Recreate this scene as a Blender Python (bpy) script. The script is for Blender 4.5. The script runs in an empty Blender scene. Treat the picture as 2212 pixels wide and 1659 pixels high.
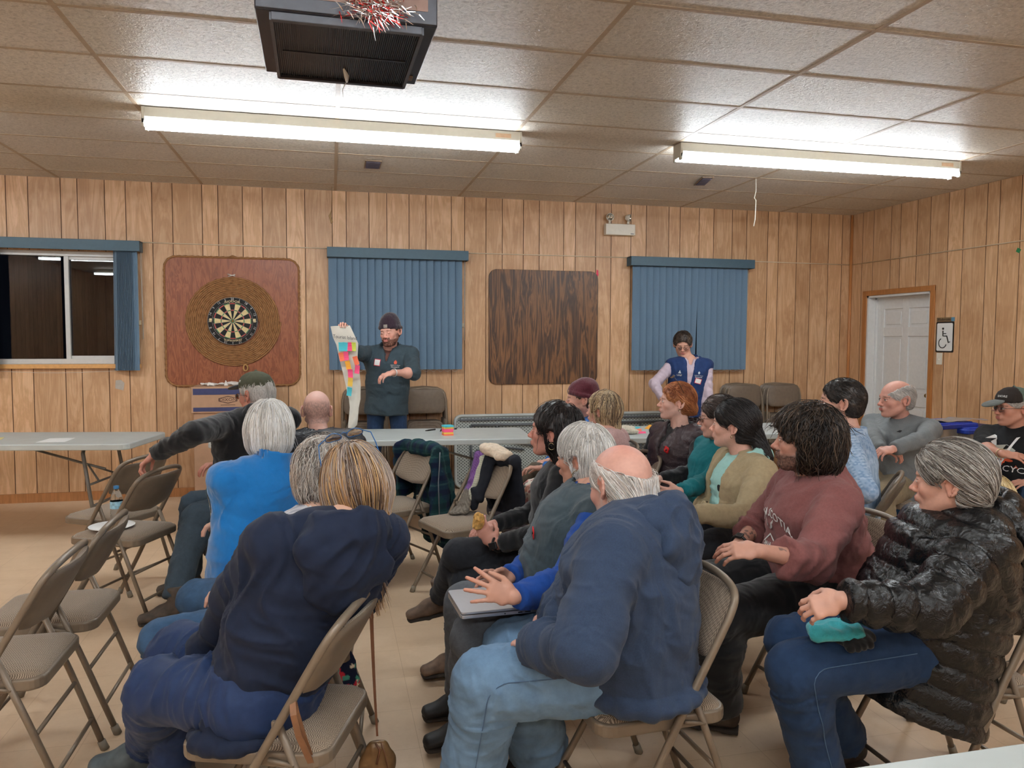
import bpy, bmesh, math, random, time
import numpy as np
from mathutils import Vector, Matrix
from mathutils.bvhtree import BVHTree
T0 = time.time()
scene = bpy.context.scene
COL = scene.collection
rng = np.random.default_rng(7)
random.seed(7)
V3 = lambda *a: np.array(a, dtype=np.float64)

# ------------------------------------------------------------------ camera
CAMZ = 1.506
FPX, YAW, PITCH, ROLL = 1649.31, 0.232608, -0.0577605, 0.00387109
ROOM_Y, ROOM_XR, CEIL = 7.757, 5.866, 2.952
ROOM_XL, ROOM_YF = -5.2, -3.6

def cam_axes():
    cy, sy = math.cos(YAW), math.sin(YAW); cp, sp = math.cos(PITCH), math.sin(PITCH)
    f = V3(sy*cp, cy*cp, sp); r = V3(cy, -sy, 0); u = np.cross(r, f)
    r2 = math.cos(ROLL)*r + math.sin(ROLL)*u; u2 = -math.sin(ROLL)*r + math.cos(ROLL)*u
    return r2, u2, f
CR, CU, CF = cam_axes()
CAM0 = V3(0, 0, CAMZ)
def ray(x, y): return CF*FPX + CR*(x-1106) + CU*(829.5-y)
def atd(x, y, d): return CAM0 + ray(x, y)/FPX*d            # point at camera depth d
def atY(x, y, Y): d = ray(x, y); return CAM0 + d*(Y/d[1])
def atX(x, y, X): d = ray(x, y); return CAM0 + d*(X/d[0])
def atz(x, y, z): d = ray(x, y); return CAM0 + d*((z-CAMZ)/d[2])

cam_data = bpy.data.cameras.new('camera')
cam = bpy.data.objects.new('camera', cam_data); COL.objects.link(cam)
cam_data.sensor_width = 36.0; cam_data.sensor_fit = 'HORIZONTAL'
cam_data.lens = FPX/2212*36.0
cam_data.clip_start = 0.02
m = Matrix.Identity(4)
for i in range(3):
    m[i][0] = CR[i]; m[i][1] = CU[i]; m[i][2] = -CF[i]; m[i][3] = CAM0[i]
cam.matrix_world = m
scene.camera = cam
scene.view_settings.view_transform = 'Standard'
scene.view_settings.look = 'None'
scene.view_settings.gamma = 1.0
scene.view_settings.use_curve_mapping = False
scene.view_settings.exposure = 0.0

# ------------------------------------------------------------------ materials
MATS = {}
def srgb(r, g, b):
    def c(v):
        v /= 255.0
        return v/12.92 if v <= .04045 else ((v+.055)/1.055)**2.4
    return (c(r), c(g), c(b), 1.0)
def newmat(name):
    mt = bpy.data.materials.new(name); mt.use_nodes = True
    nt = mt.node_tree; b = nt.nodes['Principled BSDF']
    return mt, nt, b
def N(nt, t, **kw):
    n = nt.nodes.new(t)
    for k, v in kw.items():
        if k.startswith('i_'):
            key = k[2:]
            n.inputs[int(key) if key.isdigit() else key.replace('_', ' ')].default_value = v
        else: setattr(n, k, v)
    return n
def ramp(nt, stops):
    r = nt.nodes.new('ShaderNodeValToRGB')
    e = r.color_ramp.elements
    while len(e) < len(stops): e.new(0.5)
    for i, (p, c) in enumerate(stops):
        e[i].position = p; e[i].color = c
    return r
def mixc(nt, fac, a, b, mode='MIX'):
    n = nt.nodes.new('ShaderNodeMix'); n.data_type = 'RGBA'; n.blend_type = mode
    for s, v in ((0, fac), (6, a), (7, b)):
        if hasattr(v, 'links') or hasattr(v, 'is_linked'): nt.links.new(v, n.inputs[s])
        elif v is not None: n.inputs[s].default_value = v
    return n.outputs[2]
def coords(nt, scale=(1, 1, 1), kind='Object'):
    tc = N(nt, 'ShaderNodeTexCoord'); mp = N(nt, 'ShaderNodeMapping')
    mp.inputs['Scale'].default_value = scale
    nt.links.new(tc.outputs[kind], mp.inputs[0]); return mp.outputs[0]
def bump(nt, b, h, strength=.3, dist=.01):
    n = N(nt, 'ShaderNodeBump'); n.inputs['Strength'].default_value = strength
    n.inputs['Distance'].default_value = dist
    nt.links.new(h, n.inputs['Height']); nt.links.new(n.outputs[0], b.inputs['Normal'])

def plain(name, col, rough=.5, metal=0, spec=.5, emit=None, trans=0, var=.06, scale=30):
    if name in MATS: return MATS[name]
    mt, nt, b = newmat(name)
    if var > 0:
        nz = N(nt, 'ShaderNodeTexNoise', i_Scale=scale, i_Detail=4.0)
        nt.links.new(coords(nt), nz.inputs['Vector'])
        lo = tuple(c*(1-var*1.6) for c in col[:3])+(1,); hi = tuple(min(1, c*(1+var*1.6)) for c in col[:3])+(1,)
        rp = ramp(nt, [(.3, lo), (.7, hi)]); nt.links.new(nz.outputs[0], rp.inputs[0])
        nt.links.new(rp.outputs[0], b.inputs['Base Color'])
    else: b.inputs['Base Color'].default_value = col
    b.inputs['Roughness'].default_value = rough; b.inputs['Metallic'].default_value = metal
    b.inputs['Specular IOR Level'].default_value = spec
    b.inputs['Transmission Weight'].default_value = trans
    if emit:
        b.inputs['Emission Color'].default_value = emit[0]; b.inputs['Emission Strength'].default_value = emit[1]
    MATS[name] = mt; return mt

def cloth(name, col, rough=.9, var=.18, scale=60, bmp=.35, weave=900, sheen=.06, fold=.5):
    """woven or knitted cloth: mottled colour, fine weave bump and soft creases"""
    if name in MATS: return MATS[name]
    mt, nt, b = newmat(name)
    co = coords(nt)
    nz = N(nt, 'ShaderNodeTexNoise', i_Scale=scale, i_Detail=6.0, i_Roughness=.7); nt.links.new(co, nz.inputs['Vector'])
    lo = tuple(c*(1-var) for c in col[:3])+(1,); hi = tuple(min(1, c*(1+var)) for c in col[:3])+(1,)
    rp = ramp(nt, [(.3, lo), (.7, hi)]); nt.links.new(nz.outputs[0], rp.inputs[0])
    nt.links.new(rp.outputs[0], b.inputs['Base Color'])
    n2 = N(nt, 'ShaderNodeTexNoise', i_Scale=weave, i_Detail=2.0); nt.links.new(co, n2.inputs['Vector'])
    n3 = N(nt, 'ShaderNodeTexNoise', i_Scale=8.0, i_Detail=2.0, i_Distortion=.7); nt.links.new(co, n3.inputs['Vector'])
    b1 = N(nt, 'ShaderNodeBump', i_Strength=bmp, i_Distance=.002); nt.links.new(n2.outputs[0], b1.inputs['Height'])
    b2 = N(nt, 'ShaderNodeBump', i_Strength=min(1, fold*1.4), i_Distance=.03); nt.links.new(n3.outputs[0], b2.inputs['Height'])
    nt.links.new(b1.outputs[0], b2.inputs['Normal']); nt.links.new(b2.outputs[0], b.inputs['Normal'])
    b.inputs['Roughness'].default_value = rough
    b.inputs['Sheen Weight'].default_value = sheen; b.inputs['Sheen Roughness'].default_value = .5
    b.inputs['Specular IOR Level'].default_value = .25
    MATS[name] = mt; return mt

def vcol(name, rough=.5, spec=.4, sss=0, bmp=0, bscale=400, attr='Col', rvar=0, sheen=0):
    """takes its colour from the mesh's own colour attribute"""
    if name in MATS: return MATS[name]
    mt, nt, b = newmat(name)
    a = N(nt, 'ShaderNodeAttribute', attribute_name=attr)
    nt.links.new(a.outputs['Color'], b.inputs['Base Color'])
    b.inputs['Roughness'].default_value = rough; b.inputs['Specular IOR Level'].default_value = spec
    if sss:
        b.inputs['Subsurface Weight'].default_value = sss
        b.inputs['Subsurface Radius'].default_value = (.6, .25, .12); b.inputs['Subsurface Scale'].default_value = .012
    if bmp:
        nz = N(nt, 'ShaderNodeTexNoise', i_Scale=bscale, i_Detail=3.0); nt.links.new(coords(nt), nz.inputs['Vector'])
        bump(nt, b, nz.outputs[0], bmp, .002)
    if sheen: b.inputs['Sheen Weight'].default_value = sheen
    MATS[name] = mt; return mt

# ------------------------------------------------------------------ object helpers
def tag(o, label=None, cat=None, group=None, kind=None):
    if label: o['label'] = label
    if cat: o['category'] = cat
    if group: o['group'] = group
    if kind: o['kind'] = kind
    return o
def empty(name, loc=(0, 0, 0), rz=0.0, **kw):
    o = bpy.data.objects.new(name, None); COL.objects.link(o)
    o.empty_display_size = .05
    o.location = [float(v) for v in loc]; o.rotation_euler = (0, 0, rz)
    return tag(o, **kw)
def link_mesh(name, me, mats, parent=None, loc=None, rz=0):
    o = bpy.data.objects.new(name, me); COL.objects.link(o)
    for mt in (mats if isinstance(mats, (list, tuple)) else [mats]): me.materials.append(mt)
    if parent is not None: o.parent = parent
    if loc is not None: o.location = loc
    o.rotation_euler = (0, 0, rz) if rz else o.rotation_euler
    return o
def copy_tree(o, parent=None):
    c = o.copy(); COL.objects.link(c)
    if parent is not None: c.parent = parent
    for ch in [x for x in ALLCH(o)]: copy_tree(ch, c)
    return c
def ALLCH(o): return [x for x in COL.objects if x.parent is o]

class MB:
    """collects shapes into one mesh"""
    def __init__(s): s.v = []; s.f = []; s.m = []; s.c = []; s.n = 0; s.sm = []
    def add(s, v, f, mat=0, col=None, smooth=False):
        v = np.asarray(v, float); s.v.append(v)
        for q in f: s.f.append([i+s.n for i in q]); s.m.append(mat); s.sm.append(smooth)
        s.n += len(v)
        s.c.append(np.tile(np.array((col or (1, 1, 1))[:3], float), (len(v), 1)))
        return s
    def box(s, c, h, mat=0, R=None, col=None, bev=0.0):
        """c centre, h half sizes"""
        c = np.asarray(c, float); h = np.asarray(h, float)
        if bev <= 0:
            v = np.array([[x, y, z] for x in (-1, 1) for y in (-1, 1) for z in (-1, 1)], float)*h
            f = [(0, 1, 3, 2), (4, 6, 7, 5), (0, 4, 5, 1), (2, 3, 7, 6), (0, 2, 6, 4), (1, 5, 7, 3)]
        else:
            bm = bmesh.new(); bmesh.ops.create_cube(bm, size=2.0)
            for vv in bm.verts: vv.co = Vector((vv.co.x*h[0], vv.co.y*h[1], vv.co.z*h[2]))
            bmesh.ops.bevel(bm, geom=bm.edges[:], offset=min(bev, min(h)*.95), segments=3, affect='EDGES', profile=.5)
            bm.verts.index_update()
            v = np.array([list(x.co) for x in bm.verts]); f = [[x.index for x in fc.verts] for fc in bm.faces]; bm.free()
        if R is not None: v = v @ np.asarray(R).T
        return s.add(v+c, f, mat, col)
    def tube(s, pts, r, seg=10, mat=0, col=None, caps=True, closed=False):
        pts = np.asarray(pts, float); n = len(pts)
        r = np.broadcast_to(np.asarray(r, float), (n,)) if np.ndim(r) < 2 else r
        if closed: t = np.roll(pts, -1, 0)-np.roll(pts, 1, 0)
        else: t = np.gradient(pts, axis=0)
        t /= np.linalg.norm(t, axis=1)[:, None]+1e-12
        up = np.array([0, 0, 1.]) if abs(t[0][2]) < .9 else np.array([1., 0, 0])
        nn = np.cross(up, t[0]); nn /= np.linalg.norm(nn)
        a = np.linspace(0, 2*np.pi, seg, endpoint=False); vs = []
        for i in range(n):
            nn = nn-t[i]*(nn@t[i]); nn /= np.linalg.norm(nn)+1e-12
            bb = np.cross(t[i], nn)
            vs.append(pts[i]+r[i]*(np.cos(a)[:, None]*nn+np.sin(a)[:, None]*bb))
        f = []
        for i in range(n-(0 if closed else 1)):
            i2 = (i+1) % n
            for k in range(seg):
                k2 = (k+1) % seg; f.append((i*seg+k, i*seg+k2, i2*seg+k2, i2*seg+k))
        if caps and not closed:
            f.append(tuple(range(seg-1, -1, -1))); f.append(tuple((n-1)*seg+k for k in range(seg)))
        return s.add(np.concatenate(vs), f, mat, col, smooth=True)
    def lathe(s, prof, c=(0, 0, 0), seg=24, mat=0, R=None, col=None, sx=1, sy=1):
        """prof: list of (r,z)"""
        a = np.linspace(0, 2*np.pi, seg, endpoint=False)
        v = np.array([[r*math.cos(t)*sx, r*math.sin(t)*sy, z] for r, z in prof for t in a]); f = []
        for i in range(len(prof)-1):
            for k in range(seg): f.append((i*seg+k, i*seg+(k+1) % seg, (i+1)*seg+(k+1) % seg, (i+1)*seg+k))
        if R is not None: v = v @ np.asarray(R).T
        return s.add(v+np.asarray(c, float), f, mat, col, smooth=True)
    def slab(s, outline, z0, z1, mat=0, R=None, c=(0, 0, 0), rnd=0.0, col=None, seg=4):
        """extrude a 2-D outline (counter-clockwise) from z0 to z1 with softly rounded rims"""
        o = np.asarray(outline, float); n = len(o); cen = o.mean(0)
        lv = []
        if rnd > 0:
            for k in range(seg+1):
                t = k/seg*math.pi/2; lv.append((z0+rnd-rnd*math.cos(t)*1.0 if k else z0, rnd-rnd*math.sin(t)))
            lv = [(z0+rnd*(1-math.sin(k/seg*math.pi/2)) , rnd*(1-math.cos(k/seg*math.pi/2))) for k in range(seg, -1, -1)]
            lv = lv+[(z1-(z-z0), i) for z, i in lv[::-1]]
        else: lv = [(z0, 0), (z1, 0)]
        # inward offset by vertex normals
        e = np.roll(o, -1, 0)-o; nr = np.stack([e[:, 1], -e[:, 0]], 1); nr /= np.linalg.norm(nr, axis=1)[:, None]+1e-12
        vn = nr+np.roll(nr, 1, 0); vn /= np.linalg.norm(vn, axis=1)[:, None]+1e-12
        vs = []
        for z, ins in lv:
            q = o-vn*ins; vs.append(np.column_stack([q, np.full(n, z)]))
        f = []
        for i in range(len(lv)-1):
            for k in range(n): f.append((i*n+k, i*n+(k+1) % n, (i+1)*n+(k+1) % n, (i+1)*n+k))
        f.append(tuple(range(n-1, -1, -1))); f.append(tuple((len(lv)-1)*n+k for k in range(n)))
        v = np.concatenate(vs)
        if R is not None: v = v @ np.asarray(R).T
        return s.add(v+np.asarray(c, float), f, mat, col)
    def build(s, name, mats, parent=None, loc=None, rz=0, smooth=None, colattr=False):
        me = bpy.data.meshes.new(name)
        v = np.concatenate(s.v) if s.v else np.zeros((0, 3))
        me.from_pydata(v.tolist(), [], s.f)
        me.polygons.foreach_set('material_index', s.m)
        me.polygons.foreach_set('use_smooth', s.sm if smooth is None else [smooth]*len(s.f))
        if colattr:
            a = me.color_attributes.new('Col', 'FLOAT_COLOR', 'POINT')
            c = np.concatenate(s.c); a.data.foreach_set('color', np.column_stack([c, np.ones(len(c))]).ravel())
        me.update()
        return link_mesh(name, me, mats, parent, loc, rz)

def rrect(w, h, r, n=5, cx=0, cy=0):
    """rounded rectangle outline, half sizes w,h, counter-clockwise"""
    o = []
    for qx, qy, a0 in ((1, 1, 0), (-1, 1, 90), (-1, -1, 180), (1, -1, 270)):
        for k in range(n+1):
            a = math.radians(a0+90*k/n); o.append((cx+qx*(w-r)+r*math.cos(a), cy+qy*(h-r)+r*math.sin(a)))
    return o
def rotz(a): c, s = math.cos(a), math.sin(a); return np.array([[c, -s, 0], [s, c, 0], [0, 0, 1.]])
def rotx(a): c, s = math.cos(a), math.sin(a); return np.array([[1, 0, 0], [0, c, -s], [0, s, c]])
def roty(a): c, s = math.cos(a), math.sin(a); return np.array([[c, 0, s], [0, 1, 0], [-s, 0, c]])
def unit(v): v = np.asarray(v, float); return v/(np.linalg.norm(v)+1e-12)

def text_mesh(txt, size, extrude=.0006, align='CENTER', sx=1.0, res=2):
    """letters as (verts Nx3 in the xy plane, faces)"""
    cu = bpy.data.curves.new('lettering', 'FONT'); cu.body = txt; cu.size = size; cu.extrude = extrude
    cu.align_x = align; cu.align_y = 'CENTER'; cu.resolution_u = res
    o = bpy.data.objects.new('lettering', cu); COL.objects.link(o)
    dg = bpy.context.evaluated_depsgraph_get(); me = o.evaluated_get(dg).to_mesh()
    v = np.array([list(x.co) for x in me.vertices]); f = [list(p.vertices) for p in me.polygons]
    o.evaluated_get(dg).to_mesh_clear(); bpy.data.objects.remove(o); bpy.data.curves.remove(cu)
    if len(v): v[:, 0] *= sx
    return v, f

# ------------------------------------------------------------------ smooth noise on points
_perm = np.random.default_rng(3).random((64, 64, 64)).astype(np.float32)
def vnoise(P):
    P = np.asarray(P, np.float32); i = np.floor(P).astype(np.int64); f = P-i; f = f*f*(3-2*f)
    i0 = i & 63; i1 = (i+1) & 63
    x0, y0, z0 = i0.T; x1, y1, z1 = i1.T; fx, fy, fz = f.T
    p = _perm
    a = p[x0, y0, z0]*(1-fx)+p[x1, y0, z0]*fx; b = p[x0, y1, z0]*(1-fx)+p[x1, y1, z0]*fx
    c = p[x0, y0, z1]*(1-fx)+p[x1, y0, z1]*fx; d = p[x0, y1, z1]*(1-fx)+p[x1, y1, z1]*fx
    return ((a*(1-fy)+b*fy)*(1-fz)+(c*(1-fy)+d*fy)*fz)*2-1
def fbm(P, o=3):
    s = 0; a = 1; t = 0
    for k in range(o): s = s+a*vnoise(P*2**k+17.3*k); t += a; a *= .5
    return s/t

# ------------------------------------------------------------------ implicit surfaces
class Sdf:
    def __init__(s): s.p = []
    def _add(s, kind, lo, hi, k, data, sub): s.p.append((kind, np.array(lo, np.float32), np.array(hi, np.float32), k, data, sub)); return s
    def cap(s, a, b, ra, rb=None, k=.02, flat=False, flata=False, sub=False):
        a = np.asarray(a, np.float32); b = np.asarray(b, np.float32); rb = ra if rb is None else rb
        R = max(ra, rb)
        return s._add('cap', np.minimum(a, b)-R, np.maximum(a, b)+R, k, (a, b, ra, rb, flat, flata), sub)
    def chain(s, pts, r, k=.02, **kw):
        r = [r]*len(pts) if np.ndim(r) == 0 else r
        for i in range(len(pts)-1): s.cap(pts[i], pts[i+1], r[i], r[i+1], k, **kw)
        return s
    def ecap(s, a, b, ra, rb, u, k=.03, flat=False, flata=False, u2=None, sub=False):
        """elliptical section: ra=(half width, half depth), u width axis"""
        a = np.asarray(a, np.float32); b = np.asarray(b, np.float32); R = max(*ra, *rb)
        return s._add('ecap', np.minimum(a, b)-R, np.maximum(a, b)+R, k, (a, b, ra, rb, unit(u).astype(np.float32), flat, flata, unit(u if u2 is None else u2).astype(np.float32)), sub)
    def ell(s, c, r, R=None, k=.02, sub=False):
        c = np.asarray(c, np.float32); r = np.asarray(r, np.float32); m_ = r.max()
        R = np.eye(3, dtype=np.float32) if R is None else np.asarray(R, np.float32)
        return s._add('ell', c-m_, c+m_, k, (c, r, R), sub)
    def box(s, c, h, R=None, rnd=.01, k=.01, sub=False):
        c = np.asarray(c, np.float32); h = np.asarray(h, np.float32); m_ = float(np.linalg.norm(h))
        R = np.eye(3, dtype=np.float32) if R is None else np.asarray(R, np.float32)
        return s._add('box', c-m_, c+m_, k, (c, h-rnd, R, rnd), sub)
    def plane(s, c, n, rad=9, k=.005):
        """removes everything on the +n side within rad of c"""
        c = np.asarray(c, np.float32)
        return s._add('plane', c-rad, c+rad, k, (c, unit(n).astype(np.float32), rad), True)
    def xf(s, M, t, sc=1.0):
        """returns a copy moved by rotation M, shift t"""
        M = np.asarray(M, np.float64); t = np.asarray(t, np.float64); q = Sdf()
        for kind, lo, hi, k, d, sub in s.p:
            f = lambda p: M @ (np.asarray(p, float)*sc)+t
            if kind == 'cap': q.cap(f(d[0]), f(d[1]), d[2]*sc, d[3]*sc, k*sc, d[4], d[5], sub)
            elif kind == 'ecap': q.ecap(f(d[0]), f(d[1]), tuple(x*sc for x in d[2]), tuple(x*sc for x in d[3]), M@d[4], k*sc, d[5], d[6], M@d[7], sub)
            elif kind == 'ell': q.ell(f(d[0]), d[1]*sc, M@d[2], k*sc, sub)
            elif kind == 'box': q.box(f(d[0]), (d[1]+d[3])*sc, M@d[2], d[3]*sc, k*sc, sub)
            elif kind == 'plane': q.plane(f(d[0]), M@d[1], d[2], k*sc)
        return q
    def ext(s, o): s.p += o.p; return s
    def bounds(s):
        lo = np.min([p[1] for p in s.p if not p[5]], 0); hi = np.max([p[2] for p in s.p if not p[5]], 0); return lo, hi
    def ev(s, P, pad=.05):
        P = np.asarray(P, np.float32); D = np.full(len(P), 1.0, np.float32)
        for kind, lo, hi, k, d, sub in s.p:
            pd = pad+k
            mk = np.all((P > lo-pd) & (P < hi+pd), axis=1)
            if not mk.any(): continue
            ix = np.nonzero(mk)[0]; Q = P[ix]
            if kind == 'cap':
                a, b, ra, rb, fl, fa = d; ab = b-a; L2 = float(ab@ab)+1e-12; t = (Q-a)@ab/L2
                tc = np.clip(t, 0, 1); r = np.linalg.norm(Q-a-tc[:, None]*ab, axis=1)-(ra+(rb-ra)*tc)
                if fl: r = np.maximum(r, (t-1)*math.sqrt(L2))
                if fa: r = np.maximum(r, -t*math.sqrt(L2))
            elif kind == 'ecap':
                a, b, ra, rb, u, fl, fa, u2 = d; ab = b-a; L = math.sqrt(float(ab@ab))+1e-9; w = ab/L
                t = (Q-a)@w/L; tc = np.clip(t, 0, 1); q = Q-a-tc[:, None]*ab
                U = u[None]*(1-tc)[:, None]+u2[None]*tc[:, None]; U = U-(U@w)[:, None]*w; U /= np.linalg.norm(U, axis=1)[:, None]+1e-9
                W = np.cross(w, U)
                qu = (q*U).sum(1); qv = (q*W).sum(1); qw = q@w
                ru = ra[0]+(rb[0]-ra[0])*tc; rv = ra[1]+(rb[1]-ra[1])*tc; rm = np.minimum(ru, rv)
                e = np.sqrt((qu/ru)**2+(qv/rv)**2+(qw/rm)**2); r = (e-1)*rm
                if fl: r = np.maximum(r, (t-1)*L)
                if fa: r = np.maximum(r, -t*L)
            elif kind == 'ell':
                c, rr, R = d; q = (Q-c)@R; e = np.linalg.norm(q/rr, axis=1); r = (e-1)*rr.min()
                # better distance estimate
                g = np.linalg.norm(q/(rr*rr), axis=1)+1e-9; r = np.where(e > .3, e*(e-1)/g, r)
            elif kind == 'box':
                c, h, R, rn = d; q = np.abs((Q-c)@R)-h
                r = np.linalg.norm(np.maximum(q, 0), axis=1)+np.minimum(q.max(1), 0)-rn
            elif kind == 'plane':
                c, n, rad = d; r = -((Q-c)@n)
                r = np.where(np.linalg.norm(Q-c, axis=1) < rad, r, 1.0)
            D0 = D[ix]
            if sub:
                h = np.clip(.5-.5*(D0+r)/k, 0, 1); D[ix] = D0*(1-h)-r*h+k*h*(1-h)
            else:
                h = np.clip(.5+.5*(r-D0)/k, 0, 1); D[ix] = r*(1-h)+D0*h-k*h*(1-h)
        return D
    def grad(s, P, e=.002):
        g = np.stack([s.ev(P+np.array(o, np.float32)*e)-s.ev(P-np.array(o, np.float32)*e) for o in ((1, 0, 0), (0, 1, 0), (0, 0, 1))], 1)
        return g/(np.linalg.norm(g, axis=1)[:, None]+1e-9)
    def mesh(s, vox, m=4):
        """sparse surface nets -> verts, quads"""
        lo, hi = s.bounds(); lo = lo-vox*3; hi = hi+vox*3
        nc = np.ceil((hi-lo)/(vox*m)).astype(int)+1
        g = [np.arange(n) for n in nc]
        C = np.stack(np.meshgrid(*g, indexing='ij'), -1).reshape(-1, 3)
        cen = lo+(C+.5)*(vox*m)-vox*.5
        dc = s.ev(cen, pad=vox*m*2.2)
        act = np.abs(dc) < vox*m*1.35
        D = np.repeat(np.repeat(np.repeat(dc.reshape(nc), m, 0), m, 1), m, 2)
        A = C[act]
        off = np.stack(np.meshgrid(*[np.arange(m)]*3, indexing='ij'), -1).reshape(-1, 3)
        for st in range(0, len(A), 12000):
            I = (A[st:st+12000, None, :]*m+off[None]).reshape(-1, 3)
            D[I[:, 0], I[:, 1], I[:, 2]] = s.ev(lo+I*vox, pad=vox*3)
        S = (D < 0)
        Su = S.astype(np.uint8)
        c8 = sum(Su[i:Su.shape[0]-1+i, j:Su.shape[1]-1+j, k:Su.shape[2]-1+k] for i in (0, 1) for j in (0, 1) for k in (0, 1))
        ce = np.argwhere((c8 > 0) & (c8 < 8))
        if len(ce) == 0: return np.zeros((0, 3)), np.zeros((0, 4), int)
        idx = np.full(c8.shape, -1, np.int32); idx[ce[:, 0], ce[:, 1], ce[:, 2]] = np.arange(len(ce))
        acc = np.zeros((len(ce), 3)); cnt = np.zeros(len(ce))
        crn = [np.array((i, j, k)) for i in (0, 1) for j in (0, 1) for k in (0, 1)]
        val = {tuple(c): D[ce[:, 0]+c[0], ce[:, 1]+c[1], ce[:, 2]+c[2]] for c in crn}
        for a in crn:
            for ax in range(3):
                if a[ax] == 0:
                    b = a.copy(); b[ax] = 1; va, vb = val[tuple(a)], val[tuple(b)]
                    mk = (va < 0) != (vb < 0); t = np.where(mk, va/(va-vb+1e-12), 0)
                    p = np.tile(a.astype(float), (len(ce), 1)); p[:, ax] += t
                    acc += p*mk[:, None]; cnt += mk
        vt = lo+(ce+acc/cnt[:, None])*vox
        F = []
        for ax in range(3):
            b, c = (ax+1) % 3, (ax+2) % 3
            sl0 = [slice(None)]*3; sl1 = [slice(None)]*3
            sl0[ax] = slice(0, -1); sl1[ax] = slice(1, None)
            s0 = S[tuple(sl0)]; s1 = S[tuple(sl1)]
            E = np.argwhere(s0 != s1)
            ok = (E[:, b] > 0) & (E[:, c] > 0) & (E[:, b] < S.shape[b]-1) & (E[:, c] < S.shape[c]-1); E = E[ok]
            inside = s0[E[:, 0], E[:, 1], E[:, 2]]
            q = []
            for db, dc_ in ((0, 0), (-1, 0), (-1, -1), (0, -1)):
                X = E.copy(); X[:, b] += db; X[:, c] += dc_; q.append(idx[X[:, 0], X[:, 1], X[:, 2]])
            q = np.stack(q, 1); q[~inside] = q[~inside][:, ::-1]
            F.append(q)
        F = np.concatenate(F); F = F[(F >= 0).all(1)]
        return vt, F

def raw_mesh(name, Vt, F, mats, parent=None, col=None, smooth=True):
    me = bpy.data.meshes.new(name); Vt = np.asarray(Vt, np.float32); F = np.asarray(F, np.int32)
    k = F.shape[1]
    me.vertices.add(len(Vt)); me.vertices.foreach_set('co', Vt.ravel())
    me.loops.add(F.size); me.loops.foreach_set('vertex_index', F.ravel())
    me.polygons.add(len(F)); me.polygons.foreach_set('loop_start', np.arange(0, F.size, k, dtype=np.int32))
    me.polygons.foreach_set('loop_total', np.full(len(F), k, np.int32))
    me.polygons.foreach_set('use_smooth', np.full(len(F), smooth))
    me.update(calc_edges=True); me.validate()
    if col is not None:
        a = me.color_attributes.new('Col', 'FLOAT_COLOR', 'POINT')
        a.data.foreach_set('color', np.column_stack([np.clip(col, 0, 1), np.ones(len(col))]).astype(np.float32).ravel())
    return link_mesh(name, me, mats, parent)
def join(parts):
    """parts: list of (V,F) or (V,F,C)"""
    n = 0; vs = []; fs = []; cs = []
    for p in parts:
        if len(p[0]) == 0: continue
        vs.append(p[0]); fs.append(p[1]+n); n += len(p[0])
        if len(p) > 2: cs.append(p[2])
    return np.concatenate(vs), np.concatenate(fs), (np.concatenate(cs) if cs else None)
def vnormals(Vt, F):
    n = np.cross(Vt[F[:, 2]]-Vt[F[:, 0]], Vt[F[:, 3]]-Vt[F[:, 1]]); o = np.zeros_like(Vt, dtype=float)
    for i in range(4): np.add.at(o, F[:, i], n)
    return o/(np.linalg.norm(o, axis=1)[:, None]+1e-12)
def lsmooth(Vt, F, it=1, a=.5):
    for _ in range(it):
        s = np.zeros_like(Vt, dtype=float); c = np.zeros(len(Vt))
        for i in range(4):
            j = F[:, (i+1) % 4]; np.add.at(s, F[:, i], Vt[j]); np.add.at(s, j, Vt[F[:, i]])
            np.add.at(c, F[:, i], 1); np.add.at(c, j, 1)
        Vt = Vt*(1-a)+a*s/np.maximum(c, 1)[:, None]
    return Vt
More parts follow.
